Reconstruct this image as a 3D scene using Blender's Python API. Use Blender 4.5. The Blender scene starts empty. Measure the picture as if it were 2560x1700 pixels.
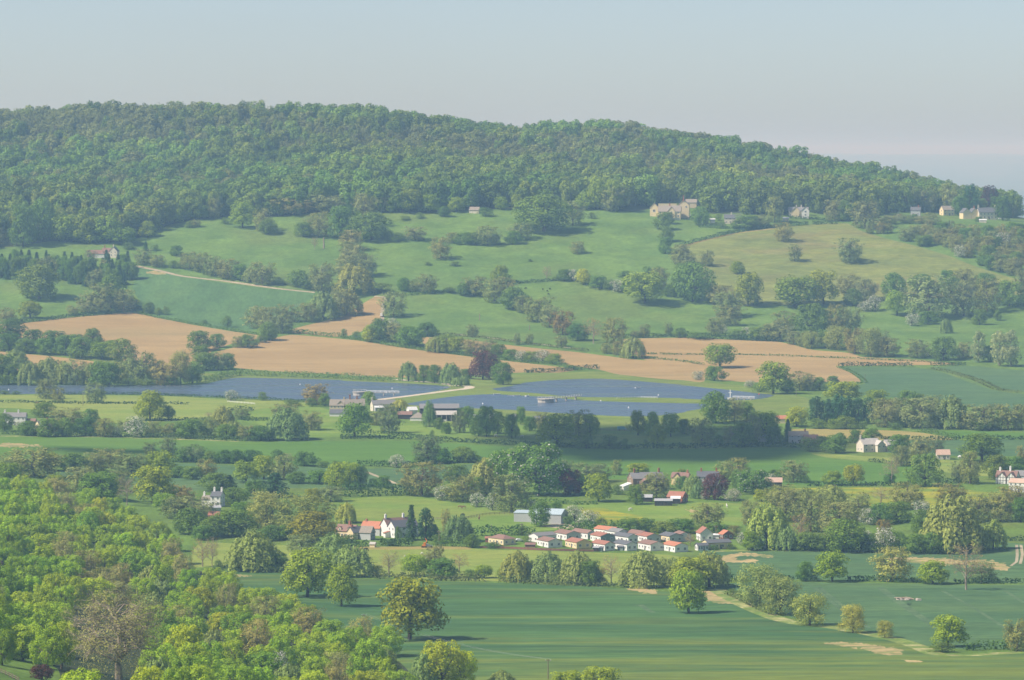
import bpy, math, random
import numpy as np
from mathutils import Vector, Matrix
from mathutils.geometry import delaunay_2d_cdt

random.seed(7)
RNG = np.random.default_rng(7)
SC = bpy.context.scene
COL = SC.collection
R = math.radians

# ------------------------------------------------------------------ camera
FPX = 11000.0                 # focal length in photo pixels (photo 2560 x 1700)
HC = 180.0                    # camera height above the valley floor
PITCH = math.atan(470.0 / FPX)
cam_d = bpy.data.cameras.new('camera')
cam = bpy.data.objects.new('camera', cam_d)
COL.objects.link(cam)
cam_d.sensor_fit = 'HORIZONTAL'
cam_d.sensor_width = 36.0
cam_d.lens = FPX * 36.0 / 2560.0
cam_d.clip_start = 1.0
cam_d.clip_end = 200000.0
cam.location = (0, 0, HC)
cam.rotation_euler = (math.pi / 2 - PITCH, 0, 0)
SC.camera = cam

# ------------------------------------------------------------------ light
SUN_EL, SUN_AZ = 46.0, 18.0   # azimuth: degrees the sun stands behind due left
to_sun = Vector((-math.cos(R(SUN_EL)) * math.cos(R(SUN_AZ)), -math.cos(R(SUN_EL)) * math.sin(R(SUN_AZ)), math.sin(R(SUN_EL))))
world = bpy.data.worlds.new('World')
SC.world = world
world.use_nodes = True
wn = world.node_tree
bg = wn.nodes['Background']
sky = wn.nodes.new('ShaderNodeTexSky')
sky.sky_type = 'NISHITA'
sky.sun_disc = False
sky.sun_elevation = R(SUN_EL)
sky.sun_rotation = math.atan2(to_sun.x, to_sun.y)
sky.altitude = 100
sky.air_density = 0.54
sky.dust_density = 0.75
sky.ozone_density = 0.0
wn.links.new(sky.outputs[0], bg.inputs['Color'])
bg.inputs['Strength'].default_value = 0.116
sun_d = bpy.data.lights.new('sun', 'SUN')
sun_d.energy = 5.0
sun_d.angle = R(0.53)
sun_d.color = (1.0, 0.95, 0.87)
sun = bpy.data.objects.new('sun', sun_d)
COL.objects.link(sun)
sun.rotation_euler = to_sun.to_track_quat('Z', 'Y').to_euler()
sun.location = (-2000, -800, 3000)
SC.view_settings.view_transform = 'Standard'
SC.view_settings.look = 'None'
SC.view_settings.exposure = 0.21
SC.view_settings.gamma = 1.0
SC.view_settings.use_curve_mapping = False
SC.render.engine = 'CYCLES'
cy = SC.cycles
cy.use_denoising = True
cy.max_bounces = 6
cy.diffuse_bounces = 4
cy.glossy_bounces = 2
cy.transmission_bounces = 4
cy.transparent_max_bounces = 4
cy.volume_bounces = 0
cy.sample_clamp_indirect = 4.0
HAZE_DENSITY = 0.000098

# ------------------------------------------------------------------ terrain height
YK = [0, 300, 600, 850, 1100, 1300, 1500, 1700, 1860, 1950, 2080, 2290, 2450, 2620, 2680, 2950, 3210, 3270, 3440, 3600, 3760,
      3920, 4050, 4350, 4650, 5000, 6000, 7500, 12000, 30000, 45000, 60000]


def zrow(Y, py):              # height of a ground point at distance Y that shows at photo row py
    y = (850.0 - py) / FPX
    c, s = math.cos(PITCH), math.sin(PITCH)
    return HC + Y * (y * c - s) / (c + y * s)


BASE = [178.3, 132, 86, 50, 20, 12, 8, 4, 2.4, 2.7, 6, 9.3, 13, 15.5, 18, 18, 18, 19.5, zrow(3440, 850), zrow(3600, 800),
        zrow(3760, 700), zrow(3920, 600), zrow(4050, 530)]


def column(near, mid, top, far):
    b = list(BASE)
    for k, v in near.items():
        b[YK.index(k)] = v
    for k, v in mid.items():
        b[YK.index(k)] = zrow(k, v)
    b += [zrow(4350, top[0]), zrow(4650, top[1])]
    b += far
    return b


FARL = [120 + 60, 40, -30, -60, -20, 150, 150]
COLS = [
    (-1600, column({850: 90, 1100: 85, 1300: 75, 1500: 65, 1700: 58, 1860: 50, 1950: 46, 2080: 38, 2290: 26, 2450: 20}, {}, (450, 330), FARL)),
    (-500, column({850: 72, 1100: 64, 1300: 52, 1500: 42, 1700: 36, 1860: 31, 1950: 28, 2080: 24, 2290: 18, 2450: 16}, {}, (450, 335), FARL)),
    (0, column({850: 60, 1100: 46, 1300: 33, 1500: 24, 1700: 20, 1860: 19, 1950: 18, 2080: 17, 2290: 15, 2450: 15, 2620: 16}, {}, (450, 322), FARL)),
    (450, column({850: 55, 1100: 38, 1300: 24, 1500: 13, 1700: 6, 1860: 3}, {}, (440, 306), FARL)),
    (900, column({}, {}, (432, 318), FARL)),
    (1280, column({}, {}, (445, 362), FARL)),
    (1500, column({}, {}, (440, 352), FARL)),
    (1750, column({}, {4050: 536}, (446, 382), [120, 20, -40, -60, -20, 150, 150])),
    (2100, column({}, {4050: 547}, (492, 444), [90, 0, -40, -60, -20, 150, 150])),
    (2350, column({}, {4050: 552}, (527, 505), [70, -10, -40, -60, -20, 150, 150])),
    (2530, column({}, {4050: 557}, (544, 541), [70, 60, -40, -60, -20, 150, 150])),
    (2800, column({}, {3920: 620, 4050: 585}, (590, 600), [60, 84, -20, -60, -20, 150, 150])),
    (4200, column({}, {3920: 640, 4050: 610}, (620, 640), [40, 60, -40, -60, -20, 150, 150])),
]


def pchip(x, y, xq):
    x = np.asarray(x, float); y = np.asarray(y, float); xq = np.clip(np.asarray(xq, float), x[0], x[-1])
    h = np.diff(x); d = np.diff(y) / h
    m = np.zeros_like(y)
    for i in range(1, len(x) - 1):
        if d[i - 1] * d[i] > 0:
            w1, w2 = 2 * h[i] + h[i - 1], h[i] + 2 * h[i - 1]
            m[i] = (w1 + w2) / (w1 / d[i - 1] + w2 / d[i])
    m[0], m[-1] = d[0], d[-1]
    k = np.clip(np.searchsorted(x, xq) - 1, 0, len(x) - 2)
    t = (xq - x[k]) / h[k]
    return ((2 * t**3 - 3 * t**2 + 1) * y[k] + (t**3 - 2 * t**2 + t) * h[k] * m[k]
            + (-2 * t**3 + 3 * t**2) * y[k + 1] + (t**3 - t**2) * h[k] * m[k + 1])


GY = np.concatenate([np.arange(0, 7500, 15.0), np.arange(7500, 12000, 100.0), np.linspace(12000, 60000, 60)])
CPX = np.array([c[0] for c in COLS], float)
_tab = np.array([pchip(YK, c[1], GY) for c in COLS])
GU = np.arange(-1600, 4200.1, 20.0)
GRID = np.array([pchip(CPX, _tab[:, j], GU) for j in range(len(GY))])   # [Y, u]
HUM = [(0.021, 0.013, 0.4), (-0.017, 0.024, 2.1), (0.045, 0.031, 4.0), (0.037, -0.05, 1.0), (0.09, 0.05, 3.0), (0.011, -0.008, 5.0)]


def height(X, Y):
    X = np.asarray(X, float); Y = np.asarray(Y, float)
    u = np.clip(X / np.maximum(Y, 1.0) * FPX + 1280.0, GU[0], GU[-1] - 0.01)
    fi = (u - GU[0]) / 20.0
    i = np.floor(fi).astype(int); fi = fi - i
    Yc = np.clip(Y, 0, 59999)
    j = np.clip(np.searchsorted(GY, Yc, side='right') - 1, 0, len(GY) - 2)
    fj = (Yc - GY[j]) / (GY[j + 1] - GY[j])
    z = (GRID[j, i] * (1 - fi) + GRID[j, i + 1] * fi) * (1 - fj) + (GRID[j + 1, i] * (1 - fi) + GRID[j + 1, i + 1] * fi) * fj
    amp = np.interp(Y, [0, 1200, 2500, 2640, 3300, 3480, 3650, 4060, 4400, 5000, 6000, 60000], [0, .25, .35, 0, 0, .25, 1.35, 1.3, .8, .8, 3, 12])
    n = 0
    for a, b, c in HUM:
        n = n + np.sin(a * X + b * Y + c + 1.3 * np.sin(0.5 * b * X - 0.7 * a * Y + c))
    return z + amp * n / 3.0


_c, _s = math.cos(PITCH), math.sin(PITCH)
MARCH = np.concatenate([np.arange(500, 5200, 4.0), np.arange(5200, 45000, 60.0)])


def ground(px, py, dz=0.0):
    """point of the ground (raised by dz) seen at photo pixel (px, py)"""
    x = (px - 1280.0) / FPX
    y = (850.0 - py) / FPX
    dy = _c + y * _s
    kx, kz = x / dy, (y * _c - _s) / dy
    d = HC + kz * MARCH - (height(kx * MARCH, MARCH) + dz)
    w = np.nonzero(d < 0)[0]
    if len(w) == 0:
        return None
    k = max(w[0], 1)
    t = d[k - 1] / (d[k - 1] - d[k])
    Y = MARCH[k - 1] + t * (MARCH[k] - MARCH[k - 1])
    X = kx * Y
    return Vector((X, Y, float(height(X, Y))))


# photo tiles used while measuring: name -> offset, all enlarged 2.7453 times
TS = 2361.0 / 860.0
TILES = {'A1': (0, 200), 'A2': (850, 200), 'A3': (1700, 300), 'B1': (0, 500), 'B2': (850, 500), 'B3': (1700, 540),
         'C1': (0, 840), 'C2': (850, 840), 'C3': (1700, 840), 'D1': (0, 1240), 'D2': (850, 1240), 'D3': (1700, 1240)}


def T(t, x, y):
    o = TILES[t]
    return o[0] + x / TS, o[1] + y / TS


def pts(*segs):
    out = []
    for t, l in segs:
        out += [T(t, x, y) for x, y in l]
    return out


# ------------------------------------------------------------------ helpers
def tag(o, label=None, cat=None, group=None, kind=None):
    if label: o['label'] = label
    if cat: o['category'] = cat
    if group: o['group'] = group
    if kind: o['kind'] = kind
    return o


def link(name, data, parent=None):
    o = bpy.data.objects.new(name, data)
    COL.objects.link(o)
    if parent is not None:
        o.parent = parent
    return o


def mesh(name, verts, faces, mats=(), midx=None, smooth=False):
    me = bpy.data.meshes.new(name)
    me.from_pydata([tuple(v) for v in verts], [], [tuple(f) for f in faces])
    for m in mats:
        me.materials.append(m)
    if midx is not None:
        me.polygons.foreach_set('material_index', np.asarray(midx, np.int32))
    if smooth:
        me.polygons.foreach_set('use_smooth', np.ones(len(me.polygons), bool))
    me.update()
    return me


def quads_mesh(name, V, mats, midx=None, extra=None):
    """V: (n,4,3) quads, joined with extra (verts, faces, material index) tubes"""
    n = len(V)
    v = V.reshape(-1, 3)
    loops = np.arange(4 * n)
    starts = np.arange(0, 4 * n, 4)
    tot = np.full(n, 4)
    mi = np.zeros(n, np.int32) if midx is None else np.asarray(midx, np.int32)
    if extra is not None and len(extra[1]):
        ev, ef, em = extra
        base = len(v)
        v = np.concatenate([v, np.asarray(ev, float)])
        l2 = np.asarray(ef, int).reshape(-1) + base
        k = len(ef[0])
        starts = np.concatenate([starts, len(loops) + np.arange(0, len(l2), k)])
        loops = np.concatenate([loops, l2])
        tot = np.concatenate([tot, np.full(len(ef), k)])
        mi = np.concatenate([mi, np.full(len(ef), em, np.int32)])
    me = bpy.data.meshes.new(name)
    me.vertices.add(len(v))
    me.vertices.foreach_set('co', v.astype(np.float32).ravel())
    me.loops.add(len(loops))
    me.loops.foreach_set('vertex_index', loops.astype(np.int32))
    me.polygons.add(len(starts))
    me.polygons.foreach_set('loop_start', starts.astype(np.int32))
    me.polygons.foreach_set('loop_total', tot.astype(np.int32))
    for m in mats:
        me.materials.append(m)
    me.polygons.foreach_set('material_index', mi)
    me.update(calc_edges=True)
    return me


def nmat(name):
    m = bpy.data.materials.new(name)
    m.use_nodes = True
    return m, m.node_tree, m.node_tree.nodes['Principled BSDF']


def noise_mat(name, c1, c2, scale, rough=0.95, detail=5, c3=None, scale3=None, stretch=(1, 1, 1), bump=0.0, lo=.38, hi=.62, amt3=.5, spec=0.1, fine=None, soft3=.18, grad=None):
    """two colours mixed by world noise, a third in larger patches, optional fine speckle"""
    m, nt, b = nmat(name)
    geo = nt.nodes.new('ShaderNodeNewGeometry')
    mp = nt.nodes.new('ShaderNodeMapping')
    mp.inputs['Scale'].default_value = stretch
    nt.links.new(geo.outputs['Position'], mp.inputs['Vector'])

    def noise(sc, det):
        n = nt.nodes.new('ShaderNodeTexNoise')
        n.inputs['Scale'].default_value = sc
        n.inputs['Detail'].default_value = det
        n.inputs['Roughness'].default_value = 0.62
        nt.links.new(mp.outputs[0], n.inputs['Vector'])
        return n

    def ramp(n, lo, hi):
        r = nt.nodes.new('ShaderNodeMapRange')
        r.inputs['From Min'].default_value = lo
        r.inputs['From Max'].default_value = hi
        r.interpolation_type = 'SMOOTHSTEP'
        nt.links.new(n.outputs['Fac'], r.inputs['Value'])
        return r

    def mix(f, a, bb):
        x = nt.nodes.new('ShaderNodeMix')
        x.data_type = 'RGBA'
        nt.links.new(f.outputs[0], x.inputs[0])
        if hasattr(a, 'default_value') or isinstance(a, bpy.types.NodeSocket):
            nt.links.new(a, x.inputs[6])
        else:
            x.inputs[6].default_value = (*a, 1)
        x.inputs[7].default_value = (*bb, 1)
        return x
    n1 = noise(scale, detail)
    x = mix(ramp(n1, lo, hi), c1, c2)
    if c3 is not None:
        n3 = noise(scale3, 4)
        if grad is not None:
            sx = nt.nodes.new('ShaderNodeSeparateXYZ'); nt.links.new(geo.outputs['Position'], sx.inputs[0])
            gr = nt.nodes.new('ShaderNodeMapRange')
            gr.inputs['From Min'].default_value = grad[0]; gr.inputs['From Max'].default_value = grad[1]
            gr.inputs['To Min'].default_value = grad[2]; gr.inputs['To Max'].default_value = 0
            nt.links.new(sx.outputs['Y'], gr.inputs['Value'])
            ad = nt.nodes.new('ShaderNodeMath'); ad.operation = 'ADD'
            nt.links.new(n3.outputs['Fac'], ad.inputs[0]); nt.links.new(gr.outputs[0], ad.inputs[1])
            n3 = type('S', (), {'outputs': {'Fac': ad.outputs[0]}})
        r3 = ramp(n3, .48, .48 + soft3)
        mul = nt.nodes.new('ShaderNodeMath'); mul.operation = 'MULTIPLY'
        mul.inputs[1].default_value = amt3
        nt.links.new(r3.outputs[0], mul.inputs[0])
        x = mix(mul, x.outputs[2], c3)
    if fine is not None:
        n4 = noise(fine[0], 3)
        r4 = nt.nodes.new('ShaderNodeMapRange')
        r4.inputs['From Min'].default_value = .3; r4.inputs['From Max'].default_value = .7
        r4.inputs['To Min'].default_value = 1 - fine[1]; r4.inputs['To Max'].default_value = 1 + fine[1]
        nt.links.new(n4.outputs['Fac'], r4.inputs['Value'])
        n5 = noise(fine[0] * .22, 4)
        r5 = nt.nodes.new('ShaderNodeMapRange')
        r5.inputs['From Min'].default_value = .3; r5.inputs['From Max'].default_value = .7
        r5.inputs['To Min'].default_value = 1 - fine[1] * .8; r5.inputs['To Max'].default_value = 1 + fine[1] * .8
        nt.links.new(n5.outputs['Fac'], r5.inputs['Value'])
        mm = nt.nodes.new('ShaderNodeMath'); mm.operation = 'MULTIPLY'
        nt.links.new(r4.outputs[0], mm.inputs[0]); nt.links.new(r5.outputs[0], mm.inputs[1])
        hs = nt.nodes.new('ShaderNodeHueSaturation')
        nt.links.new(mm.outputs[0], hs.inputs['Value'])
        nt.links.new(x.outputs[2], hs.inputs['Color'])
        nt.links.new(hs.outputs[0], b.inputs['Base Color'])
    else:
        nt.links.new(x.outputs[2], b.inputs['Base Color'])
    b.inputs['Roughness'].default_value = rough
    b.inputs['Specular IOR Level'].default_value = spec
    if bump:
        bp = nt.nodes.new('ShaderNodeBump')
        bp.inputs['Strength'].default_value = 1.0
        bp.inputs['Distance'].default_value = bump
        nt.links.new(n1.outputs['Fac'], bp.inputs['Height'])
        nt.links.new(bp.outputs[0], b.inputs['Normal'])
    return m


def plain(name, c, rough=0.7, var=0.18, scale=1.2, spec=0.2, metallic=0.0):
    m, nt, b = nmat(name)
    tc = nt.nodes.new('ShaderNodeTexCoord')
    n = nt.nodes.new('ShaderNodeTexNoise')
    n.inputs['Scale'].default_value = scale
    n.inputs['Detail'].default_value = 6
    nt.links.new(tc.outputs['Object'], n.inputs['Vector'])
    x = nt.nodes.new('ShaderNodeMix'); x.data_type = 'RGBA'
    x.inputs[6].default_value = (*[v * (1 - var) for v in c], 1)
    x.inputs[7].default_value = (*[min(1, v * (1 + var)) for v in c], 1)
    nt.links.new(n.outputs['Fac'], x.inputs[0])
    nt.links.new(x.outputs[2], b.inputs['Base Color'])
    b.inputs['Roughness'].default_value = rough
    b.inputs['Specular IOR Level'].default_value = spec
    b.inputs['Metallic'].default_value = metallic
    return m
# ------------------------------------------------------------------ ground materials
G = {}
G['pasture'] = noise_mat('grass_pasture', (0.105, 0.180, 0.027), (0.135, 0.222, 0.034), .035, c3=(0.173, 0.198, 0.041), scale3=.012, bump=.5, fine=(.6, .22), stretch=(1, .5, 1))
G['hillgrass'] = noise_mat('grass_hill_pasture', (0.105, 0.191, 0.034), (0.139, 0.232, 0.041), .03, c3=(0.153, 0.197, 0.043), scale3=.011, bump=.6, fine=(.35, .2), stretch=(.7, .6, 1))
G['rough'] = noise_mat('grass_rough_pasture', (0.167, 0.206, 0.047), (0.210, 0.237, 0.056), .03, c3=(0.239, 0.206, 0.077), scale3=.014, bump=.9, fine=(.3, .22), stretch=(.5, .8, 1), amt3=.7)
G['meadow'] = noise_mat('grass_meadow', (0.208, 0.275, 0.050), (0.264, 0.312, 0.061), .03, c3=(0.192, 0.290, 0.044), scale3=.01, bump=.3, fine=(.5, .15), stretch=(.6, 1, 1))
G['meadowgreen'] = noise_mat('grass_green_meadow', (0.150, 0.247, 0.035), (0.195, 0.286, 0.045), .03, c3=(0.225, 0.247, 0.050), scale3=.015, bump=.3, fine=(.5, .15), stretch=(.6, 1, 1))
G['buttercup'] = noise_mat('grass_with_buttercups', (.19, .26, .035), (.36, .34, .025), .1, c3=(.16, .25, .04), scale3=.03, lo=.38, hi=.66, fine=(.6, .2), stretch=(.4, 1, 1), amt3=.8)
G['wheat'] = noise_mat('crop_young_wheat', (0.058, 0.132, 0.043), (0.075, 0.159, 0.045), .02, c3=(0.20, 0.235, 0.036), scale3=.03, bump=.25, fine=(.5, .26), stretch=(.14, 1, 1), amt3=.75, soft3=.3, grad=(1430, 1620, .16))
G['wheatdark'] = noise_mat('crop_dark_wheat', (0.074, 0.148, 0.056), (0.092, 0.168, 0.060), .03, c3=(0.122, 0.188, 0.052), scale3=.014, bump=.2, fine=(.5, .24), stretch=(.3, 1, 1), amt3=.5, soft3=.25)
G['slope'] = noise_mat('crop_slope_field', (0.082, 0.165, 0.052), (0.098, 0.188, 0.056), .03, c3=(0.12, 0.20, 0.05), scale3=.012, bump=.2, fine=(.4, .2), stretch=(1, .25, 1), amt3=.5, soft3=.25)
G['barley'] = noise_mat('crop_green_barley', (0.090, 0.190, 0.026), (0.112, 0.218, 0.030), .02, c3=(0.139, 0.236, 0.032), scale3=.009, bump=.2, fine=(.7, .12), stretch=(.3, 1, 1), amt3=.5)
G['plough'] = noise_mat('soil_ploughed', (0.35, 0.242, 0.098), (0.405, 0.286, 0.118), .02, c3=(0.29, 0.225, 0.09), scale3=.009, bump=.25, fine=(.4, .09), stretch=(.3, 1.2, 1), amt3=.6)
G['soil'] = noise_mat('soil_bare_patch', (.46, .35, .16), (.38, .31, .14), .12, c3=(.16, .22, .06), scale3=.16, fine=(.6, .22), amt3=.8, soft3=.12, stretch=(.6, 1, 1))
G['fallow'] = noise_mat('soil_fallow', (0.312, 0.276, 0.081), (0.364, 0.288, 0.099), .03, c3=(0.260, 0.276, 0.072), scale3=.02, fine=(.6, .12), stretch=(.3, 1, 1))
G['bank'] = noise_mat('grass_bank', (.150, .215, .036), (.185, .245, .042), .05, c3=(.20, .22, .055), scale3=.03, bump=.25, fine=(.4, .2), stretch=(.4, 1, 1))
G['verge'] = noise_mat('grass_flowering_verge', (0.143, 0.228, 0.041), (0.221, 0.264, 0.068), .2, c3=(0.546, 0.480, 0.234), scale3=.11, fine=(.8, .25), amt3=.7)
G['track'] = noise_mat('stone_track', (.44, .38, .26), (.36, .30, .19), .2, c3=(.3, .3, .15), scale3=.15, fine=(.5, .15), amt3=.4)
G['causeway'] = noise_mat('stone_causeway', (.62, .54, .42), (.54, .46, .34), .2, fine=(.5, .12))
G['tram'] = noise_mat('crop_trampled', (.12, .19, .085), (.085, .15, .065), .1, fine=(.6, .2))
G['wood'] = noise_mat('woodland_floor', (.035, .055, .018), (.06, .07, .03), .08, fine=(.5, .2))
G['vale'] = noise_mat('vale_farmland', (.06, .12, .04), (.10, .16, .05), .0025, c3=(.28, .24, .14), scale3=.0016, amt3=.5, lo=.45, hi=.55)


def water_mat():
    m, nt, b = nmat('reservoir_water')
    b.inputs['Base Color'].default_value = (.085, .125, .185, 1)
    b.inputs['Roughness'].default_value = .22
    b.inputs['IOR'].default_value = 1.33
    geo = nt.nodes.new('ShaderNodeNewGeometry')
    mp = nt.nodes.new('ShaderNodeMapping')
    mp.inputs['Scale'].default_value = (.035, .22, 1)
    nt.links.new(geo.outputs['Position'], mp.inputs['Vector'])
    n = nt.nodes.new('ShaderNodeTexNoise')
    n.inputs['Scale'].default_value = 1.0
    n.inputs['Detail'].default_value = 3
    nt.links.new(mp.outputs[0], n.inputs['Vector'])
    bp = nt.nodes.new('ShaderNodeBump')
    bp.inputs['Strength'].default_value = 1.0
    bp.inputs['Distance'].default_value = .8
    nt.links.new(n.outputs['Fac'], bp.inputs['Height'])
    nt.links.new(bp.outputs[0], b.inputs['Normal'])
    # wind streaks: patches of rougher and calmer water
    mp2 = nt.nodes.new('ShaderNodeMapping'); mp2.inputs['Scale'].default_value = (.006, .03, 1)
    nt.links.new(geo.outputs['Position'], mp2.inputs['Vector'])
    n2 = nt.nodes.new('ShaderNodeTexNoise'); n2.inputs['Scale'].default_value = 1; n2.inputs['Detail'].default_value = 4
    nt.links.new(mp2.outputs[0], n2.inputs['Vector'])
    r = nt.nodes.new('ShaderNodeMapRange')
    r.inputs['From Min'].default_value = .35; r.inputs['From Max'].default_value = .65
    r.inputs['To Min'].default_value = .16; r.inputs['To Max'].default_value = .34
    nt.links.new(n2.outputs['Fac'], r.inputs['Value'])
    nt.links.new(r.outputs[0], b.inputs['Roughness'])
    return m


G['water'] = water_mat()


def smooth_poly(P, step=12.0, closed=True, tension=.5):
    P = [np.array(p, float) for p in P]
    n = len(P)
    out = []
    rng = range(n) if closed else range(n - 1)
    for i in rng:
        p1, p2 = P[i], P[(i + 1) % n]
        p0 = P[i - 1] if (closed or i > 0) else p1
        p3 = P[(i + 2) % n] if (closed or i < n - 2) else p2
        L = np.linalg.norm(p2 - p1)
        m1 = (p2 - p0) * tension; m2 = (p3 - p1) * tension
        for v in (m1, m2):
            k = np.linalg.norm(v)
            if k > L * .8: v *= L * .8 / k
        k = max(1, int(L / step))
        for j in range(k):
            t = j / k
            out.append((2*t**3-3*t**2+1)*p1 + (t**3-2*t**2+t)*m1 + (-2*t**3+3*t**2)*p2 + (t**3-t**2)*m2)
    if not closed:
        out.append(P[-1])
    return out


def strip(P, width, step=12.0):
    """a ribbon of ground of the given width in metres along pixel polyline P -> world polygon"""
    W = [ground(*p) for p in smooth_poly(P, step, False)]
    W = [w for w in W if w is not None]
    a, b = [], []
    for i, w in enumerate(W):
        d = (W[min(i + 1, len(W) - 1)] - W[max(i - 1, 0)]); d.z = 0; d.normalize()
        nrm = Vector((-d.y, d.x, 0))
        a.append((w + nrm * width / 2)[:2]); b.append((w - nrm * width / 2)[:2])
    return a + b[::-1]


def area(P, step=12.0, rag=0.0):
    Q = smooth_poly(P, step)
    if rag: Q = [(p[0] + random.gauss(0, rag), p[1] + random.gauss(0, rag * .28)) for p in Q]
    W = [ground(*p) for p in Q]
    return [w[:2] for w in W if w is not None]


FIELDS = []      # name, label, category, material, world polygon; later ones lie on top


def field(name, label, cat, mat, P):
    # carry the fields on past both sides of the view
    P = [(p[0] + 520 if p[0] > 2595 else p[0] - 460 if p[0] < -13 else p[0], p[1]) for p in P]
    FIELDS.append((name, label, cat, mat, area(P)))


def road(name, label, cat, mat, P, w):
    FIELDS.append((name, label, cat, mat, strip(P, w)))


field('pasture', 'green rolling pasture on the slope below the wooded hill', 'pasture', 'hillgrass', pts(
    ('B1', [(-400, 330), (0, 330), (600, 290), (1000, 260), (1400, 110), (2361, 60)]), ('A2', [(0, 880), (1200, 860), (2200, 880)]),
    ('B3', [(0, 40), (1000, 20), (1900, 20), (2700, 150), (2700, 1000), (1900, 1000), (700, 870), (0, 840)]), ('B2', [(2361, 945), (1500, 1020), (800, 950), (300, 830)]),
    ('B1', [(2361, 780), (1800, 930), (900, 770), (0, 850), (-400, 870)])))
field('pasture', 'pale olive rough pasture on the broad brow at right', 'pasture', 'rough', pts(('B3', [
    (0, 215), (200, 160), (400, 115), (640, 82), (900, 58), (1150, 50), (1230, 95), (1400, 150), (1600, 200), (1850, 275), (2000, 335), (2200, 400), (2361, 440), (2500, 520),
    (2300, 540), (1900, 560), (1600, 570), (1350, 590), (900, 605), (600, 615), (420, 620), (220, 610), (200, 480), (130, 400), (0, 340), (-60, 290)])))
field('wheat_field', 'blue-green crop field on the slope below the stone farmhouse', 'crop field', 'slope', pts(('B1', [
    (932, 468), (1080, 488), (1400, 548), (1800, 603), (2170, 638), (2120, 690), (1950, 790), (1750, 890), (1560, 885), (1300, 840), (1000, 775), (950, 680), (905, 600), (930, 550)])))
field('ploughed_field', 'tan ploughed field at left below the conifer clump', 'ploughed field', 'plough', pts(('B1', [
    (-60, 862), (130, 845), (400, 815), (760, 782), (905, 771), (1010, 792), (1300, 852), (1560, 897), (1810, 940), (1600, 985), (1450, 1040), (1400, 1110), (1340, 1150), (1000, 1180), (850, 1110), (600, 1010), (400, 950), (150, 965), (-60, 1000)])))
field('ploughed_field', 'narrow tan ploughed strip showing between hedge trees at far left', 'ploughed field', 'plough', pts(('B1', [
    (-60, 1035), (0, 1040), (160, 1055), (420, 1080), (700, 1120), (640, 1165), (200, 1170), (-60, 1140)])))
field('ploughed_field', 'large tan ploughed field behind the left reservoir', 'ploughed field', 'plough', pts(
    ('B1', [(1450, 1055), (1700, 992), (1880, 948), (2000, 925), (2361, 955)]), ('B2', [(150, 968), (560, 1032), (950, 1082), (1300, 1122), (1610, 1162), (1500, 1185), (1280, 1183), (1000, 1198), (600, 1215), (400, 1218), (0, 1200)]),
    ('B1', [(2361, 1197), (2000, 1182), (1620, 1152), (1480, 1115)])))
field('ploughed_field', 'small tan ploughed field above the hedge bend at centre left', 'ploughed field', 'plough', pts(
    ('B1', [(2010, 885), (2361, 795)]), ('B2', [(60, 770), (200, 685), (240, 662), (300, 672), (292, 760), (285, 830), (200, 855), (150, 900), (60, 932), (0, 938)]), ('B1', [(2300, 940), (2000, 908)])))
field('ploughed_field', 'long tan ploughed strip behind the purple tree', 'ploughed field', 'plough', pts(('B2', [
    (560, 942), (680, 946), (820, 953), (1090, 987), (1300, 1012), (1650, 1047), (2000, 1092), (2361, 1120), (2500, 1150), (2500, 1245), (2361, 1238), (2200, 1228), (1900, 1195), (1780, 1165), (1520, 1125), (1500, 1092), (1080, 1062), (950, 1042), (850, 1015), (600, 1003), (565, 977)])))
field('ploughed_field', 'wide tan ploughed field at right beyond the reservoirs', 'ploughed field', 'plough', pts(
    ('B2', [(1945, 957), (2361, 945)]), ('B3', [(100, 838), (300, 847), (660, 862), (770, 882), (900, 917), (1180, 942), (1240, 966), (1700, 992), (1890, 1016), (1750, 1022), (1250, 1026), (1080, 1032), (1180, 1067), (1230, 1112), (1240, 1137), (1090, 1142), (740, 1132), (500, 1142), (300, 1127), (0, 1092), (-40, 1050), (-120, 1025)]), ('B2', [(2070, 1087), (1930, 1000)])))
field('wheat_field', 'dark blue-green crop field curving beside the tan ploughed field', 'crop field', 'wheatdark', pts(('C3', [
    (1100, 216), (1250, 213), (1600, 216), (1720, 232), (1850, 267), (2000, 322), (2150, 372), (2250, 388), (2361, 398), (2500, 410), (2500, 520), (2361, 505), (1950, 485), (1500, 425), (1250, 405), (1165, 350), (1272, 327), (1255, 300), (1200, 258)])))
field('wheat_field', 'dark blue-green crop field at the right edge by the poplars', 'crop field', 'wheatdark', pts(('C3', [
    (1740, 217), (2000, 207), (2361, 237), (2500, 250), (2500, 395), (2361, 383), (2200, 366), (2050, 298), (1880, 243)])))
field('reservoir_bank', 'mown grass embankment around the reservoirs', 'grass bank', 'bank', pts(
    ('C2', [(230, 450), (440, 485), (880, 510), (1400, 600), (1900, 640), (2361, 640)]), ('C3', [(200, 605), (640, 565), (890, 485), (885, 430), (700, 392), (440, 342), (0, 308)]),
    ('C2', [(2361, 312), (2000, 278), (1780, 243), (1500, 253), (1280, 255), (1170, 265), (900, 300), (880, 335), (700, 330), (300, 300), (0, 285)]), ('C1', [(2361, 285), (1900, 270), (1600, 265), (1340, 260), (1370, 320), (1500, 310), (2361, 320)]), ('C2', [(600, 395), (260, 432)])))
field('meadow', 'yellow-green meadow between the left reservoir and its hedge', 'meadow', 'meadow', pts(('C1', [
    (-60, 402), (700, 407), (1150, 412), (1500, 432), (2000, 452), (2150, 472), (2000, 507), (1600, 512), (1430, 562), (1000, 592), (500, 587), (200, 500), (-60, 480)])))
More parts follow.
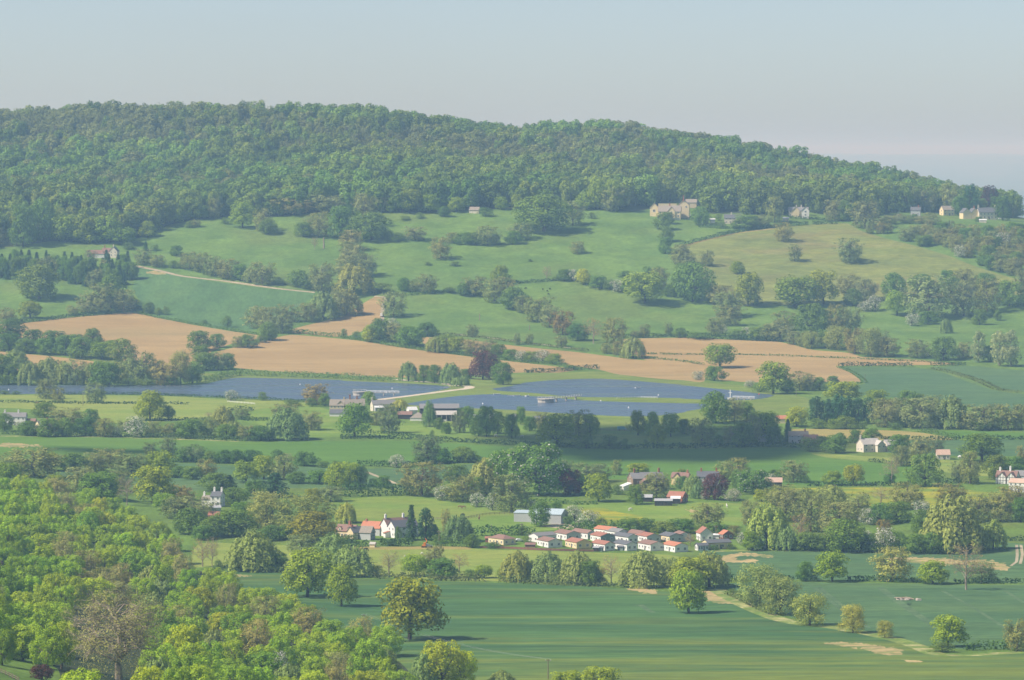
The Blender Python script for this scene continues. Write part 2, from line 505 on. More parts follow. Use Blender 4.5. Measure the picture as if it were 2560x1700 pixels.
field('meadow', 'grazed meadow under the orchard trees below the reservoirs', 'meadow', 'meadowgreen', pts(
    ('C1', [(1700, 520), (2150, 480), (2361, 545)]), ('C2', [(180, 590), (560, 600), (900, 575), (1400, 600), (2000, 645), (2361, 690)]), ('C3', [(200, 650), (640, 650), (300, 760), (0, 772)]), ('C2', [(2361, 772), (1500, 755), (800, 712), (200, 692), (0, 690)]), ('C1', [(2050, 690), (1850, 640)])))
field('barley_field', 'long bright green crop field crossing the middle of the valley', 'crop field', 'barley', pts(
    ('C1', [(-60, 690), (700, 692), (1200, 708), (1700, 728), (2361, 718)]), ('C2', [(0, 722), (520, 722), (1000, 752), (1500, 770), (2361, 782)]),
    ('C3', [(0, 778), (800, 775), (1000, 835), (1400, 872), (1650, 902), (1720, 990), (1400, 1015), (900, 1025), (600, 1010), (250, 980), (0, 985)]), ('C2', [(2100, 990), (1500, 960), (960, 862), (500, 885), (0, 885)]), ('C1', [(2361, 885), (1900, 885), (1200, 852), (600, 812), (-60, 822)])))
field('wheat_field', 'dark crop field between the hedges left of the chestnut trees', 'crop field', 'wheatdark', pts(
    ('C1', [(1150, 875), (1640, 888), (2361, 903)]), ('C2', [(0, 908), (500, 908), (970, 878), (880, 960), (440, 1040), (0, 1042)]), ('C1', [(2361, 1052), (1800, 1042), (1150, 1062), (700, 1000), (400, 960), (420, 930), (900, 930)])))
field('fallow_field', 'strip of olive brown fallow ground by the dark conifers', 'fallow field', 'fallow', pts(('C3', [
    (760, 640), (1200, 642), (1640, 662), (1870, 712), (1400, 712), (1000, 694), (800, 676)])))
field('barley_field', 'light green crop strip at the right edge beyond the cream house', 'crop field', 'barley', pts(('C3', [
    (1760, 650), (2361, 662), (2500, 665), (2500, 710), (2361, 707), (1960, 705)])))
field('wheat_field', 'dark crop field behind the small pink-roofed house', 'crop field', 'wheatdark', pts(('C3', [
    (1380, 722), (2500, 722), (2500, 810), (1900, 822), (1380, 792)])))
field('meadow', 'pale mown meadow in front of the cream house', 'meadow', 'meadow', pts(('C3', [
    (900, 805), (1400, 832), (1750, 850), (2100, 870), (2120, 960), (1800, 930), (1650, 895), (1400, 868), (1000, 832)])))
field('meadow', 'horse paddock of olive grass behind the white homes', 'meadow', 'meadowgreen', pts(
    ('D2', [(-60, 30), (50, 20), (300, 2), (560, 7), (780, 47), (1000, 62), (1250, 52), (1600, 57), (1960, 47), (2361, 62)]), ('D3', [(130, 42), (440, 52), (620, 60), (440, 190), (330, 240), (0, 232)]),
    ('D2', [(2361, 215), (1900, 215), (1500, 230), (1200, 250), (900, 270), (680, 230), (300, 190), (100, 170), (-60, 120)])))
field('buttercup_meadow', 'patch of yellow buttercups in the horse paddock', 'meadow', 'buttercup', pts(('D2', [
    (1640, 85), (1800, 80), (1900, 108), (2060, 135), (2100, 160), (2050, 190), (1880, 200), (1790, 195), (1700, 150)])))
field('buttercup_meadow', 'yellow buttercup meadow behind the tree belt at right', 'meadow', 'buttercup', pts(
    ('C3', [(600, 1062), (930, 1042), (1400, 1038), (1780, 1037), (2250, 1082), (2500, 1100)]), ('D3', [(2500, 70), (2100, 60), (1300, 70), (900, 60), (450, 55)])))
field('meadow', 'strip of olive meadow between the white homes and the willow row', 'meadow', 'meadow', pts(
    ('D1', [(1360, 332), (1640, 327), (2361, 352)]), ('D2', [(130, 357), (600, 352), (870, 357), (1000, 367), (1300, 372), (1700, 387), (2050, 397), (2361, 432), (2320, 620), (1990, 615), (1300, 592), (700, 572), (200, 547), (0, 545)]), ('D1', [(1960, 525), (1560, 495), (1480, 480), (1320, 480)])))
field('wheat_field', 'wide green crop field sweeping across the foot of the view', 'crop field', 'wheat', pts(
    ('D1', [(1440, 525), (1700, 520), (1950, 532), (2361, 562)]), ('D2', [(100, 567), (700, 587), (1300, 602), (1700, 622), (2000, 640), (2200, 655)]),
    ('D3', [(240, 665), (420, 745), (560, 815), (800, 885), (1000, 907), (1250, 948), (1500, 998), (1660, 1055), (1760, 1098), (2000, 1103), (2361, 1083), (2560, 1080), (2560, 1600), (0, 1600)]), ('D2', [(900, 1600), (0, 1150)]), ('D1', [(2000, 900), (1600, 650)])))
field('wheat_field', 'green crop field with tractor lines below the lone bare tree', 'crop field', 'wheatdark', pts(('D3', [
    (320, 602), (700, 588), (940, 593), (1400, 598), (1900, 608), (2361, 608), (2560, 610), (2560, 1045), (2250, 1047), (1950, 1052), (1750, 1032), (1650, 1028), (1400, 955), (1250, 920), (1000, 875), (850, 862), (680, 795), (540, 715), (430, 675), (330, 640)])))
field('wheat_field', 'green crop field with bare patches below the tall willows', 'crop field', 'wheatdark', pts(('D3', [
    (130, 375), (300, 382), (700, 373), (1200, 388), (1850, 398), (2100, 378), (2250, 322), (2361, 326), (2560, 330), (2560, 588), (1900, 592), (1400, 578), (900, 573), (330, 563), (180, 500)])))
field('pasture', 'green pasture strip at the right edge behind the largest willow', 'pasture', 'pasture', pts(('D3', [
    (850, 250), (1250, 190), (1600, 190), (2100, 165), (2361, 185), (2560, 190), (2560, 300), (2100, 310), (1500, 290), (1000, 270)])))
S = [('large bare patch across the crop below the tall willows', [(1420, 430), (1550, 420), (1850, 430), (1900, 440), (2100, 440), (2230, 470), (2255, 495), (2240, 507), (2120, 500), (2050, 480), (1800, 472), (1600, 457)], 'D3'),
     ('curled bare patch in the crop beside the white homes', [(270, 425), (300, 405), (430, 390), (560, 400), (650, 412), (600, 425), (440, 407), (380, 420), (400, 438), (530, 433), (530, 452), (320, 454)], 'D3'),
     ('bare sandy wedge beside the pair of oaks in the field', [(170, 640), (240, 660), (290, 690), (420, 745), (330, 738), (180, 718)], 'D3'),
     ('long bare streak in the lowest crop field', [(990, 1010), (1070, 1003), (1300, 1018), (1430, 1038), (1535, 1060), (1520, 1088), (1390, 1088), (1300, 1062), (1200, 1042)], 'D3'),
     ('faint small bare spot at the foot of the crop field', [(1530, 1125), (1650, 1130), (1640, 1142), (1540, 1138)], 'D3'),
     ('bare patch at the field edge under the olive oak', [(1975, 640), (2050, 632), (2190, 650), (2190, 670), (2080, 664)], 'D2'),
     ('bare corner of the crop field by the foreground wood', [(1470, 530), (1600, 535), (1730, 548), (1600, 557), (1500, 552)], 'D1'),
     ('bare earth patch by the bend of the hill track', [(1000, 492), (1060, 486), (1130, 500), (1110, 512), (1040, 505)], 'B1'),
     ('bare yard patch in the green field at far left', [(-40, 740), (80, 735), (200, 745), (300, 755), (200, 762), (-40, 760)], 'C1'),
     ('worn sandy path patch in the horse paddock', [(40, 95), (110, 100), (120, 110), (60, 112)], 'D3')]
for lab, P, t in S:
    FIELDS.append(('soil_patch', lab, 'bare soil', 'soil', area(pts((t, P)), 3.0, 4.5)))
road('track', 'pale farm track along the top of the blue-green slope field', 'track', 'track', pts(('B1', [(925, 452), (1080, 482), (1250, 522), (1550, 557), (1900, 607), (2160, 634)])), 5)
road('track', 'pale lane climbing beside the small ploughed field', 'track', 'track', pts(('B2', [(235, 660), (290, 662), (318, 680), (300, 720), (290, 780), (288, 830)])), 3.5)
road('track', 'thin pale lane along the foot of the hill pasture', 'track', 'track', pts(('B2', [(790, 921), (1000, 942), (1200, 967), (1400, 992), (1640, 1022)])), 2.5)
road('path', 'pale stone causeway path between the reservoirs', 'path', 'causeway', pts(('C2', [(255, 438), (480, 410), (780, 371), (880, 359), (893, 350), (870, 343), (790, 341), (700, 325), (520, 310), (380, 296)])), 7)
road('track', 'brown bare strip along the top hedge of the olive brow', 'track', 'fallow', pts(('B3', [(0, 213), (200, 159), (400, 116), (640, 86)])), 5)
road('verge', 'flowering grass verge along the ditch between two crop fields', 'verge', 'verge', pts(('D3', [(250, 640), (330, 690), (420, 735), (560, 800), (700, 850), (850, 880), (1000, 893), (1250, 936), (1500, 990), (1660, 1043), (1760, 1085), (2000, 1090), (2361, 1070)])), 7.5)
road('verge', 'flowering verge under the hedge of the long green field', 'verge', 'verge', pts(('C1', [(0, 687), (700, 692), (1200, 708), (1650, 722)])), 8)
road('verge', 'flowering field edge under the tall willow belt', 'verge', 'verge', pts(('D3', [(240, 378), (500, 374), (900, 376), (1300, 388), (1800, 398)])), 6)
road('track', 'pale farm yard beside the blue-roofed barn', 'yard', 'track', pts(('D2', [(1420, 197), (1500, 203), (1600, 217)])), 14)
road('track', 'bare strip along the garden hedge of the timbered cottage', 'track', 'fallow', pts(('D2', [(80, 352), (300, 358), (600, 356), (900, 358)])), 12)
road('track', 'sandy bank beside the hedge left of the chestnut trees', 'track', 'track', pts(('C2', [(180, 932), (250, 960), (330, 990), (380, 1012)])), 2.5)
for i, L in enumerate([[(925, 627), (1140, 805), (1300, 905)], [(957, 625), (1160, 790)], [(1360, 627), (1480, 720), (1760, 915)], [(1385, 625), (1510, 720), (1780, 905)], [(1800, 650), (2020, 770), (2240, 912)], [(2230, 650), (2361, 732)]]):
    road('tractor_track', ['first', 'second', 'third', 'fourth', 'fifth', 'sixth'][i] + ' tractor line from left in the field below the bare tree', 'tractor track', 'tram', pts(('D3', L)), 1.6)
for i, L in enumerate([[(2310, 335), (2315, 400), (2310, 450), (2270, 480)], [(2340, 335), (2350, 400), (2335, 465)]]):
    road('tractor_track', ['left', 'right'][i] + ' of the twin tractor lines at the right edge', 'tractor track', 'track', pts(('D3', L)), 1.3)
road('tractor_track', 'short pair of wheel marks curving in the big crop field', 'tractor track', 'tram', pts(('D2', [(2020, 750), (2060, 745), (2110, 780), (2150, 800)])), 2.5)
field('water', 'blue water of the left reservoir with the wooded shore', 'reservoir', 'water', pts(
    ('C1', [(-80, 340), (400, 338), (1330, 336), (1400, 330), (1500, 306), (1620, 287), (1900, 291), (2361, 301)]), ('C2', [(0, 306), (370, 321), (640, 336), (760, 352), (600, 388), (270, 430), (0, 448)]), ('C1', [(2361, 450), (2000, 440), (1500, 420), (1100, 404), (700, 400), (200, 398), (-80, 388)])))
field('water', 'blue water of the upper right reservoir below the ploughed field', 'reservoir', 'water', pts(
    ('C2', [(1040, 362), (1180, 342), (1270, 320), (1500, 301), (1800, 293), (2361, 336)]), ('C3', [(0, 336), (300, 366), (560, 396), (650, 407), (600, 424), (500, 436), (330, 440), (0, 430)]), ('C2', [(2361, 427), (2000, 421), (1650, 419), (1560, 414), (1300, 389), (1080, 375)])))
field('water', 'blue water of the lower reservoir with the round tower', 'reservoir', 'water', pts(
    ('C2', [(455, 468), (560, 446), (800, 412), (1050, 399), (1200, 407), (1400, 417), (1650, 440), (1950, 452), (2361, 462)]), ('C3', [(0, 462), (215, 467), (190, 490), (50, 515)]), ('C2', [(2361, 524), (2200, 545), (2000, 552), (1600, 535), (1200, 508), (870, 495), (600, 481)])))

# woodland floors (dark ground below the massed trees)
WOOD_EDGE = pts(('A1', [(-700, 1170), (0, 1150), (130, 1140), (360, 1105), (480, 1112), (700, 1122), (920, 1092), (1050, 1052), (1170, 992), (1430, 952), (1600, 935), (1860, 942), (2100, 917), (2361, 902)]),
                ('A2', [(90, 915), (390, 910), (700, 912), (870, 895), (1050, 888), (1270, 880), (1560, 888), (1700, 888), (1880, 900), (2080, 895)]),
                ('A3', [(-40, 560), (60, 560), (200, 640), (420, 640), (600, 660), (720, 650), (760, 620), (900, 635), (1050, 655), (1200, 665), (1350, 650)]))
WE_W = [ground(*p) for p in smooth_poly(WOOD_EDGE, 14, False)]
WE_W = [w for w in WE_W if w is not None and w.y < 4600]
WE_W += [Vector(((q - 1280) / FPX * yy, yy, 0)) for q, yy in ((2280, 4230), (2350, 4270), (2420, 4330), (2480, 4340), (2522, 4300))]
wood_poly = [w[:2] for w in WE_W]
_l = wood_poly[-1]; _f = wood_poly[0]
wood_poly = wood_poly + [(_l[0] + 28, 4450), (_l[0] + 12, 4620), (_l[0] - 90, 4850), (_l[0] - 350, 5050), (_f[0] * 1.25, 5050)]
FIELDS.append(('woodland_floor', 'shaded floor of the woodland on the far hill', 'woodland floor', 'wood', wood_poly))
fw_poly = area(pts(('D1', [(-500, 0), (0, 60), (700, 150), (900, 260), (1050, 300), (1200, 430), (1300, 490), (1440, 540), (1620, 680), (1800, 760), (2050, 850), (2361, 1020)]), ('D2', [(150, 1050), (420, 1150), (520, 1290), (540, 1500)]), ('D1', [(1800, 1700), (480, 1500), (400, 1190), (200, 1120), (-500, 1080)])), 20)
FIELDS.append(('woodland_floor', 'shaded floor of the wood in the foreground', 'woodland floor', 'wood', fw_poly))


def row_of(Y):
    return np.interp(Y, [0, 300, 600, 850, 1100, 1300, 1500, 1700, 1860, 1950, 2080, 2290, 2450, 2620, 2680, 2950, 3210, 3270, 3440, 3600, 3760, 3920, 4050, 4350, 4650, 5000, 6000, 7500, 12000, 30000, 60000],
                     [2900, 2700, 2400, 2200, 2000, 1800, 1640, 1520, 1430, 1385, 1300, 1200, 1130, 1070, 1045, 985, 929, 915, 850, 800, 700, 600, 530, 440, 360, 320, 280, 250, 220, 180, 120])


_ys = np.linspace(0, 60000, 120001)
_rs = row_of(_ys)


def Y_of(row):
    return np.interp(-np.asarray(row), -_rs, _ys)


def in_poly(px, py, P):
    P = np.asarray(P)
    x1, y1 = P[:, 0], P[:, 1]
    x2, y2 = np.roll(x1, -1), np.roll(y1, -1)
    inside = np.zeros(len(px), bool)
    for a, b, c, d in zip(x1, y1, x2, y2):
        if b == d: continue
        m = ((b > py) != (d > py))
        inside ^= m & (px < (c - a) * (py - b) / (d - b) + a)
    return inside


def build_ground():
    us = np.concatenate([np.arange(-1580, -180, 140), np.arange(-160, 2740, 17), np.arange(2760, 4190, 140)])
    rs = np.concatenate([np.arange(2880, 1780, -55), np.arange(1760, 330, -10.5), np.arange(325, 121, -12)])
    V, E = [], []
    for r in rs:
        for u in us:
            j = 3.0 if -100 < u < 2700 and 330 < r < 1760 else 0.4
            V.append((u + random.uniform(-j, j), r + random.uniform(-j, j) * .6))
    polys = []
    for f in FIELDS:
        W = np.array(f[4])
        q = np.stack([W[:, 0] / W[:, 1] * FPX + 1280, row_of(W[:, 1])], 1)
        q[:, 0] = np.clip(q[:, 0], -1560, 4170)
        keep = [0]
        for k in range(1, len(q)):
            if np.linalg.norm(q[k] - q[keep[-1]]) > .35: keep.append(k)
        q = q[keep]
        polys.append(q)
        b = len(V)
        V += [tuple(p) for p in q]
        E += [(b + k, b + (k + 1) % len(q)) for k in range(len(q))]
    res = delaunay_2d_cdt([Vector(v) for v in V], E, [], 0, 1e-4)
    P = np.array([v[:] for v in res[0]])
    F = np.array([f for f in res[2] if len(f) == 3])
    cen = P[F].mean(1)
    owner = np.full(len(F), -1)
    for i, q in enumerate(polys):
        lo, hi = q.min(0), q.max(0)
        c = np.nonzero((cen[:, 0] > lo[0]) & (cen[:, 0] < hi[0]) & (cen[:, 1] > lo[1]) & (cen[:, 1] < hi[1]))[0]
        if len(c):
            ins = in_poly(cen[c, 0], cen[c, 1], q)
            owner[c[ins]] = i
    Y = Y_of(P[:, 1])
    X = (P[:, 0] - 1280) / FPX * Y
    # keep a strip of hill under the camera wide enough to stand on
    X = np.where(Y < 400, X + (P[:, 0] - 1280) / 2000 * (400 - Y), X)
    Z = height(X, Y)
    W3 = np.stack([X, Y, Z], 1)

    def part(name, fi, mat, label, cat, flat=False):
        idx, inv = np.unique(F[fi].ravel(), return_inverse=True)
        v = W3[idx].copy()
        if flat: v[:, 2] = 18.0
        f = inv.reshape(-1, 3)
        a, b, c = v[f[:, 0]], v[f[:, 1]], v[f[:, 2]]
        flip = np.cross(b - a, c - a)[:, 2] < 0
        f[flip] = f[flip][:, ::-1]
        o = link(name, mesh(name, v, f, [mat], smooth=not flat))
        tag(o, label, cat, kind='structure')
        return o
    far = cen[:, 1] < 300
    part('ground', np.nonzero((owner < 0) & ~far)[0], G['pasture'], 'green grassland filling the valley between the fields', 'ground')
    part('far_plain', np.nonzero((owner < 0) & far)[0], G['vale'], 'hazy blue plain beyond the right end of the hill', 'plain')
    for i, f in enumerate(FIELDS):
        fi = np.nonzero(owner == i)[0]
        if len(fi):
            part(f[0], fi, G[f[3]], f[1], f[2], f[3] == 'water')


build_ground()

# ------------------------------------------------------------------ haze
def build_haze():
    x, y0, y1, z0, z1 = 52000, -900, 62000, -90, 256
    v = [(-x, y0, z0), (x, y0, z0), (x, y1, z0), (-x, y1, z0), (-x, y0, z1), (x, y0, z1), (x, y1, z1), (-x, y1, z1)]
    f = [(3, 2, 1, 0), (4, 5, 6, 7), (0, 1, 5, 4), (1, 2, 6, 5), (2, 3, 7, 6), (3, 0, 4, 7)]
    m = bpy.data.materials.new('haze')
    m.use_nodes = True
    nt = m.node_tree
    nt.nodes.remove(nt.nodes['Principled BSDF'])
    pv = nt.nodes.new('ShaderNodeVolumePrincipled')
    pv.inputs['Color'].default_value = (.42, .72, 1.0, 1)
    pv.inputs['Density'].default_value = HAZE_DENSITY
    pv.inputs['Density Attribute'].default_value = ''
    pv.inputs['Absorption Color'].default_value = (1, 1, 1, 1)
    pv.inputs['Anisotropy'].default_value = 0.0
    nt.links.new(pv.outputs[0], nt.nodes['Material Output'].inputs['Volume'])
    o = link('haze', mesh('haze', v, f, [m]))
    tag(o, 'pale blue haze filling the air over the valley', 'haze', kind='stuff')


build_haze()
# ------------------------------------------------------------------ foliage
def leaf_mat(name, trans=.3, var=.25, blossom=None):
    m, nt, b = nmat(name)
    nt.nodes.remove(b)
    at = nt.nodes.new('ShaderNodeAttribute')
    at.attribute_type = 'INSTANCER'
    at.attribute_name = 'tint'
    tc = nt.nodes.new('ShaderNodeNewGeometry')
    n = nt.nodes.new('ShaderNodeTexNoise')
    n.inputs['Scale'].default_value = .45
    n.inputs['Detail'].default_value = 3
    nt.links.new(tc.outputs['Position'], n.inputs['Vector'])
    r = nt.nodes.new('ShaderNodeMapRange')
    r.inputs['From Min'].default_value = .3; r.inputs['From Max'].default_value = .7
    r.inputs['To Min'].default_value = 1 - var; r.inputs['To Max'].default_value = 1 + var
    nt.links.new(n.outputs['Fac'], r.inputs['Value'])
    # each leaf a little different
    rnd = nt.nodes.new('ShaderNodeMapRange')
    rnd.inputs['To Min'].default_value = .82; rnd.inputs['To Max'].default_value = 1.18
    nt.links.new(tc.outputs['Random Per Island'], rnd.inputs['Value'])
    mu = nt.nodes.new('ShaderNodeMath'); mu.operation = 'MULTIPLY'
    nt.links.new(r.outputs[0], mu.inputs[0]); nt.links.new(rnd.outputs[0], mu.inputs[1])
    hs = nt.nodes.new('ShaderNodeHueSaturation')
    nt.links.new(mu.outputs[0], hs.inputs['Value'])
    nt.links.new(at.outputs['Color'], hs.inputs['Color'])
    col = hs.outputs[0]
    if blossom:
        th = nt.nodes.new('ShaderNodeMath'); th.operation = 'GREATER_THAN'
        th.inputs[1].default_value = 1 - blossom
        nt.links.new(tc.outputs['Random Per Island'], th.inputs[0])
        x = nt.nodes.new('ShaderNodeMix'); x.data_type = 'RGBA'
        nt.links.new(th.outputs[0], x.inputs[0]); nt.links.new(col, x.inputs[6])
        x.inputs[7].default_value = (.72, .70, .60, 1)
        col = x.outputs[2]
    d = nt.nodes.new('ShaderNodeBsdfDiffuse')
    t = nt.nodes.new('ShaderNodeBsdfTranslucent')
    ms = nt.nodes.new('ShaderNodeMixShader'); ms.inputs[0].default_value = trans
    nt.links.new(col, d.inputs[0]); nt.links.new(col, t.inputs[0])
    nt.links.new(d.outputs[0], ms.inputs[1]); nt.links.new(t.outputs[0], ms.inputs[2])
    nt.links.new(ms.outputs[0], nt.nodes['Material Output'].inputs['Surface'])
    return m


LEAF = leaf_mat('leaves')
NEEDLE = leaf_mat('needles', .12)
HAWLEAF = leaf_mat('hawthorn_leaves', .3, blossom=.5)
CANDLE = leaf_mat('chestnut_leaves', .3, blossom=.07)
BARK = plain('bark', (.16, .125, .09), .95, .35, 6)
PALEBARK = plain('pale_bark', (.34, .28, .20), .95, .3, 6)
DARKBARK = plain('dark_bark', (.07, .058, .045), .95, .35, 6)


def unit(v):
    return v / np.maximum(np.linalg.norm(v, axis=-1, keepdims=True), 1e-9)


def cards(pos, nrm, size, rng, aspect=1.0, tilt=.75, hang=None):
    """small leaf-spray faces at pos, facing nrm loosely"""
    n = len(pos)
    nn = unit(nrm + rng.normal(0, tilt, (n, 3)) * .6)
    a = rng.normal(0, 1, (n, 3))
    if hang is not None:
        a = np.tile(np.array([[0, 0, -1.0]]), (n, 1)) + rng.normal(0, hang, (n, 3))
    t = unit(a - (a * nn).sum(1, keepdims=True) * nn)
    b = np.cross(nn, t)
    s = (size * rng.uniform(.55, 1.35, n))[:, None]
    k = rng.uniform(.55, 1.0, (n, 4, 1))
    c = [(-1, -.15), (.1, -1), (1, .2), (-.1, 1)]
    V = np.stack([pos + (t * cx * aspect + b * cy_ / aspect ** .5) * s * .5 * k[:, i] for i, (cx, cy_) in enumerate(c)], 1)
    return V


def sphere_dirs(n, rng, up=0.25):
    d = unit(rng.normal(0, 1, (n, 3)) + np.array([0, 0, up]))
    return d


class Tubes:
    def __init__(s):
        s.v, s.f = [], []

    def add(s, P, r0, r1, k=4):
        P = [np.asarray(p, float) for p in P]
        base = len(s.v)
        m = len(P)
        for i, p in enumerate(P):
            d = P[min(i + 1, m - 1)] - P[max(i - 1, 0)]
            d = d / (np.linalg.norm(d) + 1e-9)
            a = np.cross(d, [1, .3, .2]); a /= np.linalg.norm(a) + 1e-9
            b = np.cross(d, a)
            r = r0 + (r1 - r0) * i / max(m - 1, 1)
            for j in range(k):
                t = 2 * math.pi * j / k
                s.v.append(p + (a * math.cos(t) + b * math.sin(t)) * r)
        for i in range(m - 1):
            for j in range(k):
                q = base + i * k
                s.f.append((q + j, q + (j + 1) % k, q + k + (j + 1) % k, q + k + j))

    def arr(s):
        return (np.array(s.v), s.f)


def limb(a, b, rng, wob=.08, n=4):
    a, b = np.asarray(a, float), np.asarray(b, float)
    L = np.linalg.norm(b - a)
    out = [a]
    for i in range(1, n):
        t = i / n
        out.append(a + (b - a) * t + rng.normal(0, wob * L * .6, 3) * np.array([1, 1, .5]) + np.array([0, 0, .12 * L * math.sin(math.pi * t)]))
    return out + [b]


def dome(z, lo, zm, top):
    """half-width of a crown at height z, as a share of its greatest"""
    z = np.asarray(z, float)
    up = np.sqrt(np.clip(1 - np.clip((z - zm) / (top - zm), 0, 1) ** 2.1, 0, 1))
    dn = .62 + .38 * np.sqrt(np.clip((z - lo) / max(zm - lo, 1e-3), 0, 1))
    return np.where(z > zm, up, dn)


def broad(seed, ncards, card, nclump=34, lo=.05, top=1.0, wide=.5, zm=.42, trunk=.03, rmin=.13, rmax=.215, fuzz=0.0, shell=.72):
    """crown of leafy clumps carried on limbs; unit height and width"""
    rng = np.random.default_rng(seed)
    C, Rr = [], []
    ecc = rng.normal(0, .06, 6)
    for i in range(nclump):
        z = lo + .09 + (top - lo - .17) * ((i + rng.uniform(0, 1)) / nclump) ** .95
        ang = i * 2.39996 + rng.uniform(-.5, .5)
        lump = 1 + ecc[0] * 2.2 * math.sin(ang + ecc[1] * 30) + ecc[2] * 2 * math.sin(2 * ang + ecc[3] * 30 + 4 * z) + ecc[4] * 2 * math.sin(9 * z + ecc[5] * 30)
        rr = rng.uniform(shell - .1, shell + .08) if i % 5 else rng.uniform(.1, .5)
        w = wide * float(dome(z, lo, zm, top)) * lump * rr
        C.append((w * math.cos(ang), w * math.sin(ang), z)); Rr.append(rng.uniform(rmin, rmax) * wide / .5)
    C = np.array(C); Rr = np.array(Rr)
    per = rng.multinomial(ncards, Rr ** 2 / (Rr ** 2).sum())
    pos, nrm = [], []
    ctr = np.array([0, 0, .4])
    for c, r, k in zip(C, Rr, per):
        d = sphere_dirs(k, rng, .3)
        rad = r * (rng.uniform(.78, 1.04, k) if not fuzz else 1 - fuzz * rng.uniform(-.25, 1, k))[:, None] * (1 + .15 * np.sin(7 * d[:, :1] + seed) * np.sin(6 * d[:, 1:2] + r * 90))
        pos.append(c + d * rad * np.array([1, 1, .78])); nrm.append(d + np.array([0, 0, .2]) + unit(c - ctr) * .4)
    pos = np.concatenate(pos); nrm = np.concatenate(nrm)
    pos[:, 2] = np.where(pos[:, 2] < .015, rng.uniform(.015, .1, len(pos)), pos[:, 2])
    V = cards(pos, nrm, card, rng)
    t = Tubes()
    fork = max(lo + .12, .26)
    t.add([(0, 0, -.05), (0, 0, .02), (.01, 0, fork * .6), (0, .01, fork)], trunk * 1.25, trunk * .85, 6)
    for i in rng.choice(nclump, min(14, nclump), replace=False):
        if C[i][2] > fork * .6:
            t.add(limb((0, 0, fork * rng.uniform(.75, 1)), C[i], rng), trunk * .5, trunk * .12, 4)
    t.add(limb((0, 0, fork), (0, 0, top * .8), rng, .04), trunk * .75, trunk * .15, 5)
    return V, t


def ashy(seed, ncards, card, lo=.06, zm=.5, trunk=.026, nlimb=26, sub=5, twigs=5, start=.16, wob=.1, core=.4):
    """open-crowned tree: a leader with side limbs, branches and twigs under a thin veil of young leaf"""
    rng = np.random.default_rng(seed)
    t = Tubes()
    lead = limb((0, 0, -.04), (rng.uniform(-.05, .05), rng.uniform(-.05, .05), .9), rng, .03, 6)
    t.add(lead, trunk * 1.2, trunk * .12, 6)
    L = np.array(lead)
    tips = []
    for i in range(nlimb):
        z0 = start + (.8 - start) * (i / nlimb) ** 1.1
        p = np.array([np.interp(z0, L[:, 2], L[:, 0]), np.interp(z0, L[:, 2], L[:, 1]), z0])
        a = i * 2.39996 + rng.uniform(-.5, .5)
        ze = min(.97, z0 + rng.uniform(.06, .34) * (1.1 - z0 * .6))
        w = .5 * float(dome(ze, lo, zm, 1.0)) * rng.uniform(.72, 1.0)
        q = np.array([w * math.cos(a), w * math.sin(a), ze])
        r = trunk * .5 * (1 - .65 * z0)
        path = limb(p, q, rng, wob, 5)
        t.add(path, r, r * .25, 4)
        path = np.array(path)
        for j in range(sub):
            k = rng.uniform(.35, 1) * 4.99
            b = path[int(k)] + (path[int(k) + 1] - path[int(k)]) * (k % 1)
            d = unit(q - p) * .5 + rng.normal(0, .55, 3) + np.array([0, 0, .25])
            e = b + unit(d) * rng.uniform(.09, .19)
            t.add([b, (b + e) / 2 + rng.normal(0, .012, 3), e], r * .3, r * .12, 3)
            for m in range(twigs):
                f = b + (e - b) * rng.uniform(.4, 1)
                g = f + unit(unit(e - b) * .6 + rng.normal(0, .6, 3) + np.array([0, 0, .15])) * rng.uniform(.04, .09)
                if sub > 3: t.add([f, g], r * .11, r * .05, 3)
                tips.append(g)
        # low outer sprays keep the crown closed toward the ground
    tips = np.array(tips)
    low = int(len(tips) * core)
    if low:
        zz = rng.uniform(lo + .02, .5, low); a = rng.uniform(0, 6.283, low)
        w = .5 * dome(zz, lo, zm, 1.0) * rng.uniform(.55, .92, low)
        tips = np.concatenate([tips, np.stack([w * np.cos(a), w * np.sin(a), zz], 1)])
    tips[:, 2] = np.minimum(tips[:, 2], 1.0)
    if ncards:
        idx = rng.integers(0, len(tips), ncards)
        pos = tips[idx] + rng.normal(0, .022, (ncards, 3))
        nrm = unit(pos - np.array([0, 0, .45])) + np.array([0, 0, .4])
        V = cards(pos, nrm, card, rng)
    else:
        V = np.zeros((0, 4, 3))
    return V, t


def willow(seed, ncards, card):
    rng = np.random.default_rng(seed)
    V0, t = broad(seed, 10, card, 26, lo=.1, trunk=.035)
    C = []
    for i in range(64):
        a = i * 2.39996 + rng.uniform(-.3, .3); rr = .46 * math.sqrt((i + .5) / 64)
        top = .97 * float(np.sqrt(max(.06, 1 - (rr / .5) ** 2.2))) * rng.uniform(.84, 1.02)
        C.append((rr * math.cos(a) * rng.uniform(.88, 1.1), rr * math.sin(a) * rng.uniform(.88, 1.1), max(top, .3), rng.uniform(.28, .62)))
    per = ncards // len(C)
    pos, nrm = [], []
    for x, y, z, L in C:
        s = rng.uniform(0, 1, per)
        out = np.array([x, y]) / (math.hypot(x, y) + .05)
        r = .075 * (.45 + .55 * np.minimum(1, s * 4)) * (1 - .3 * s)
        a = rng.uniform(0, 2 * math.pi, per)
        px = x + out[0] * .04 * s + np.cos(a) * r; py = y + out[1] * .04 * s + np.sin(a) * r
        pz = z - s * min(L, z - .02)
        pos.append(np.stack([px, py, np.maximum(pz, .02)], 1))
        nrm.append(np.stack([np.cos(a) + out[0], np.sin(a) + out[1], .8 - s * .6], 1))
    V = cards(np.concatenate(pos), np.concatenate(nrm), card, rng, aspect=1.5, tilt=.6, hang=.5)
    return V, t


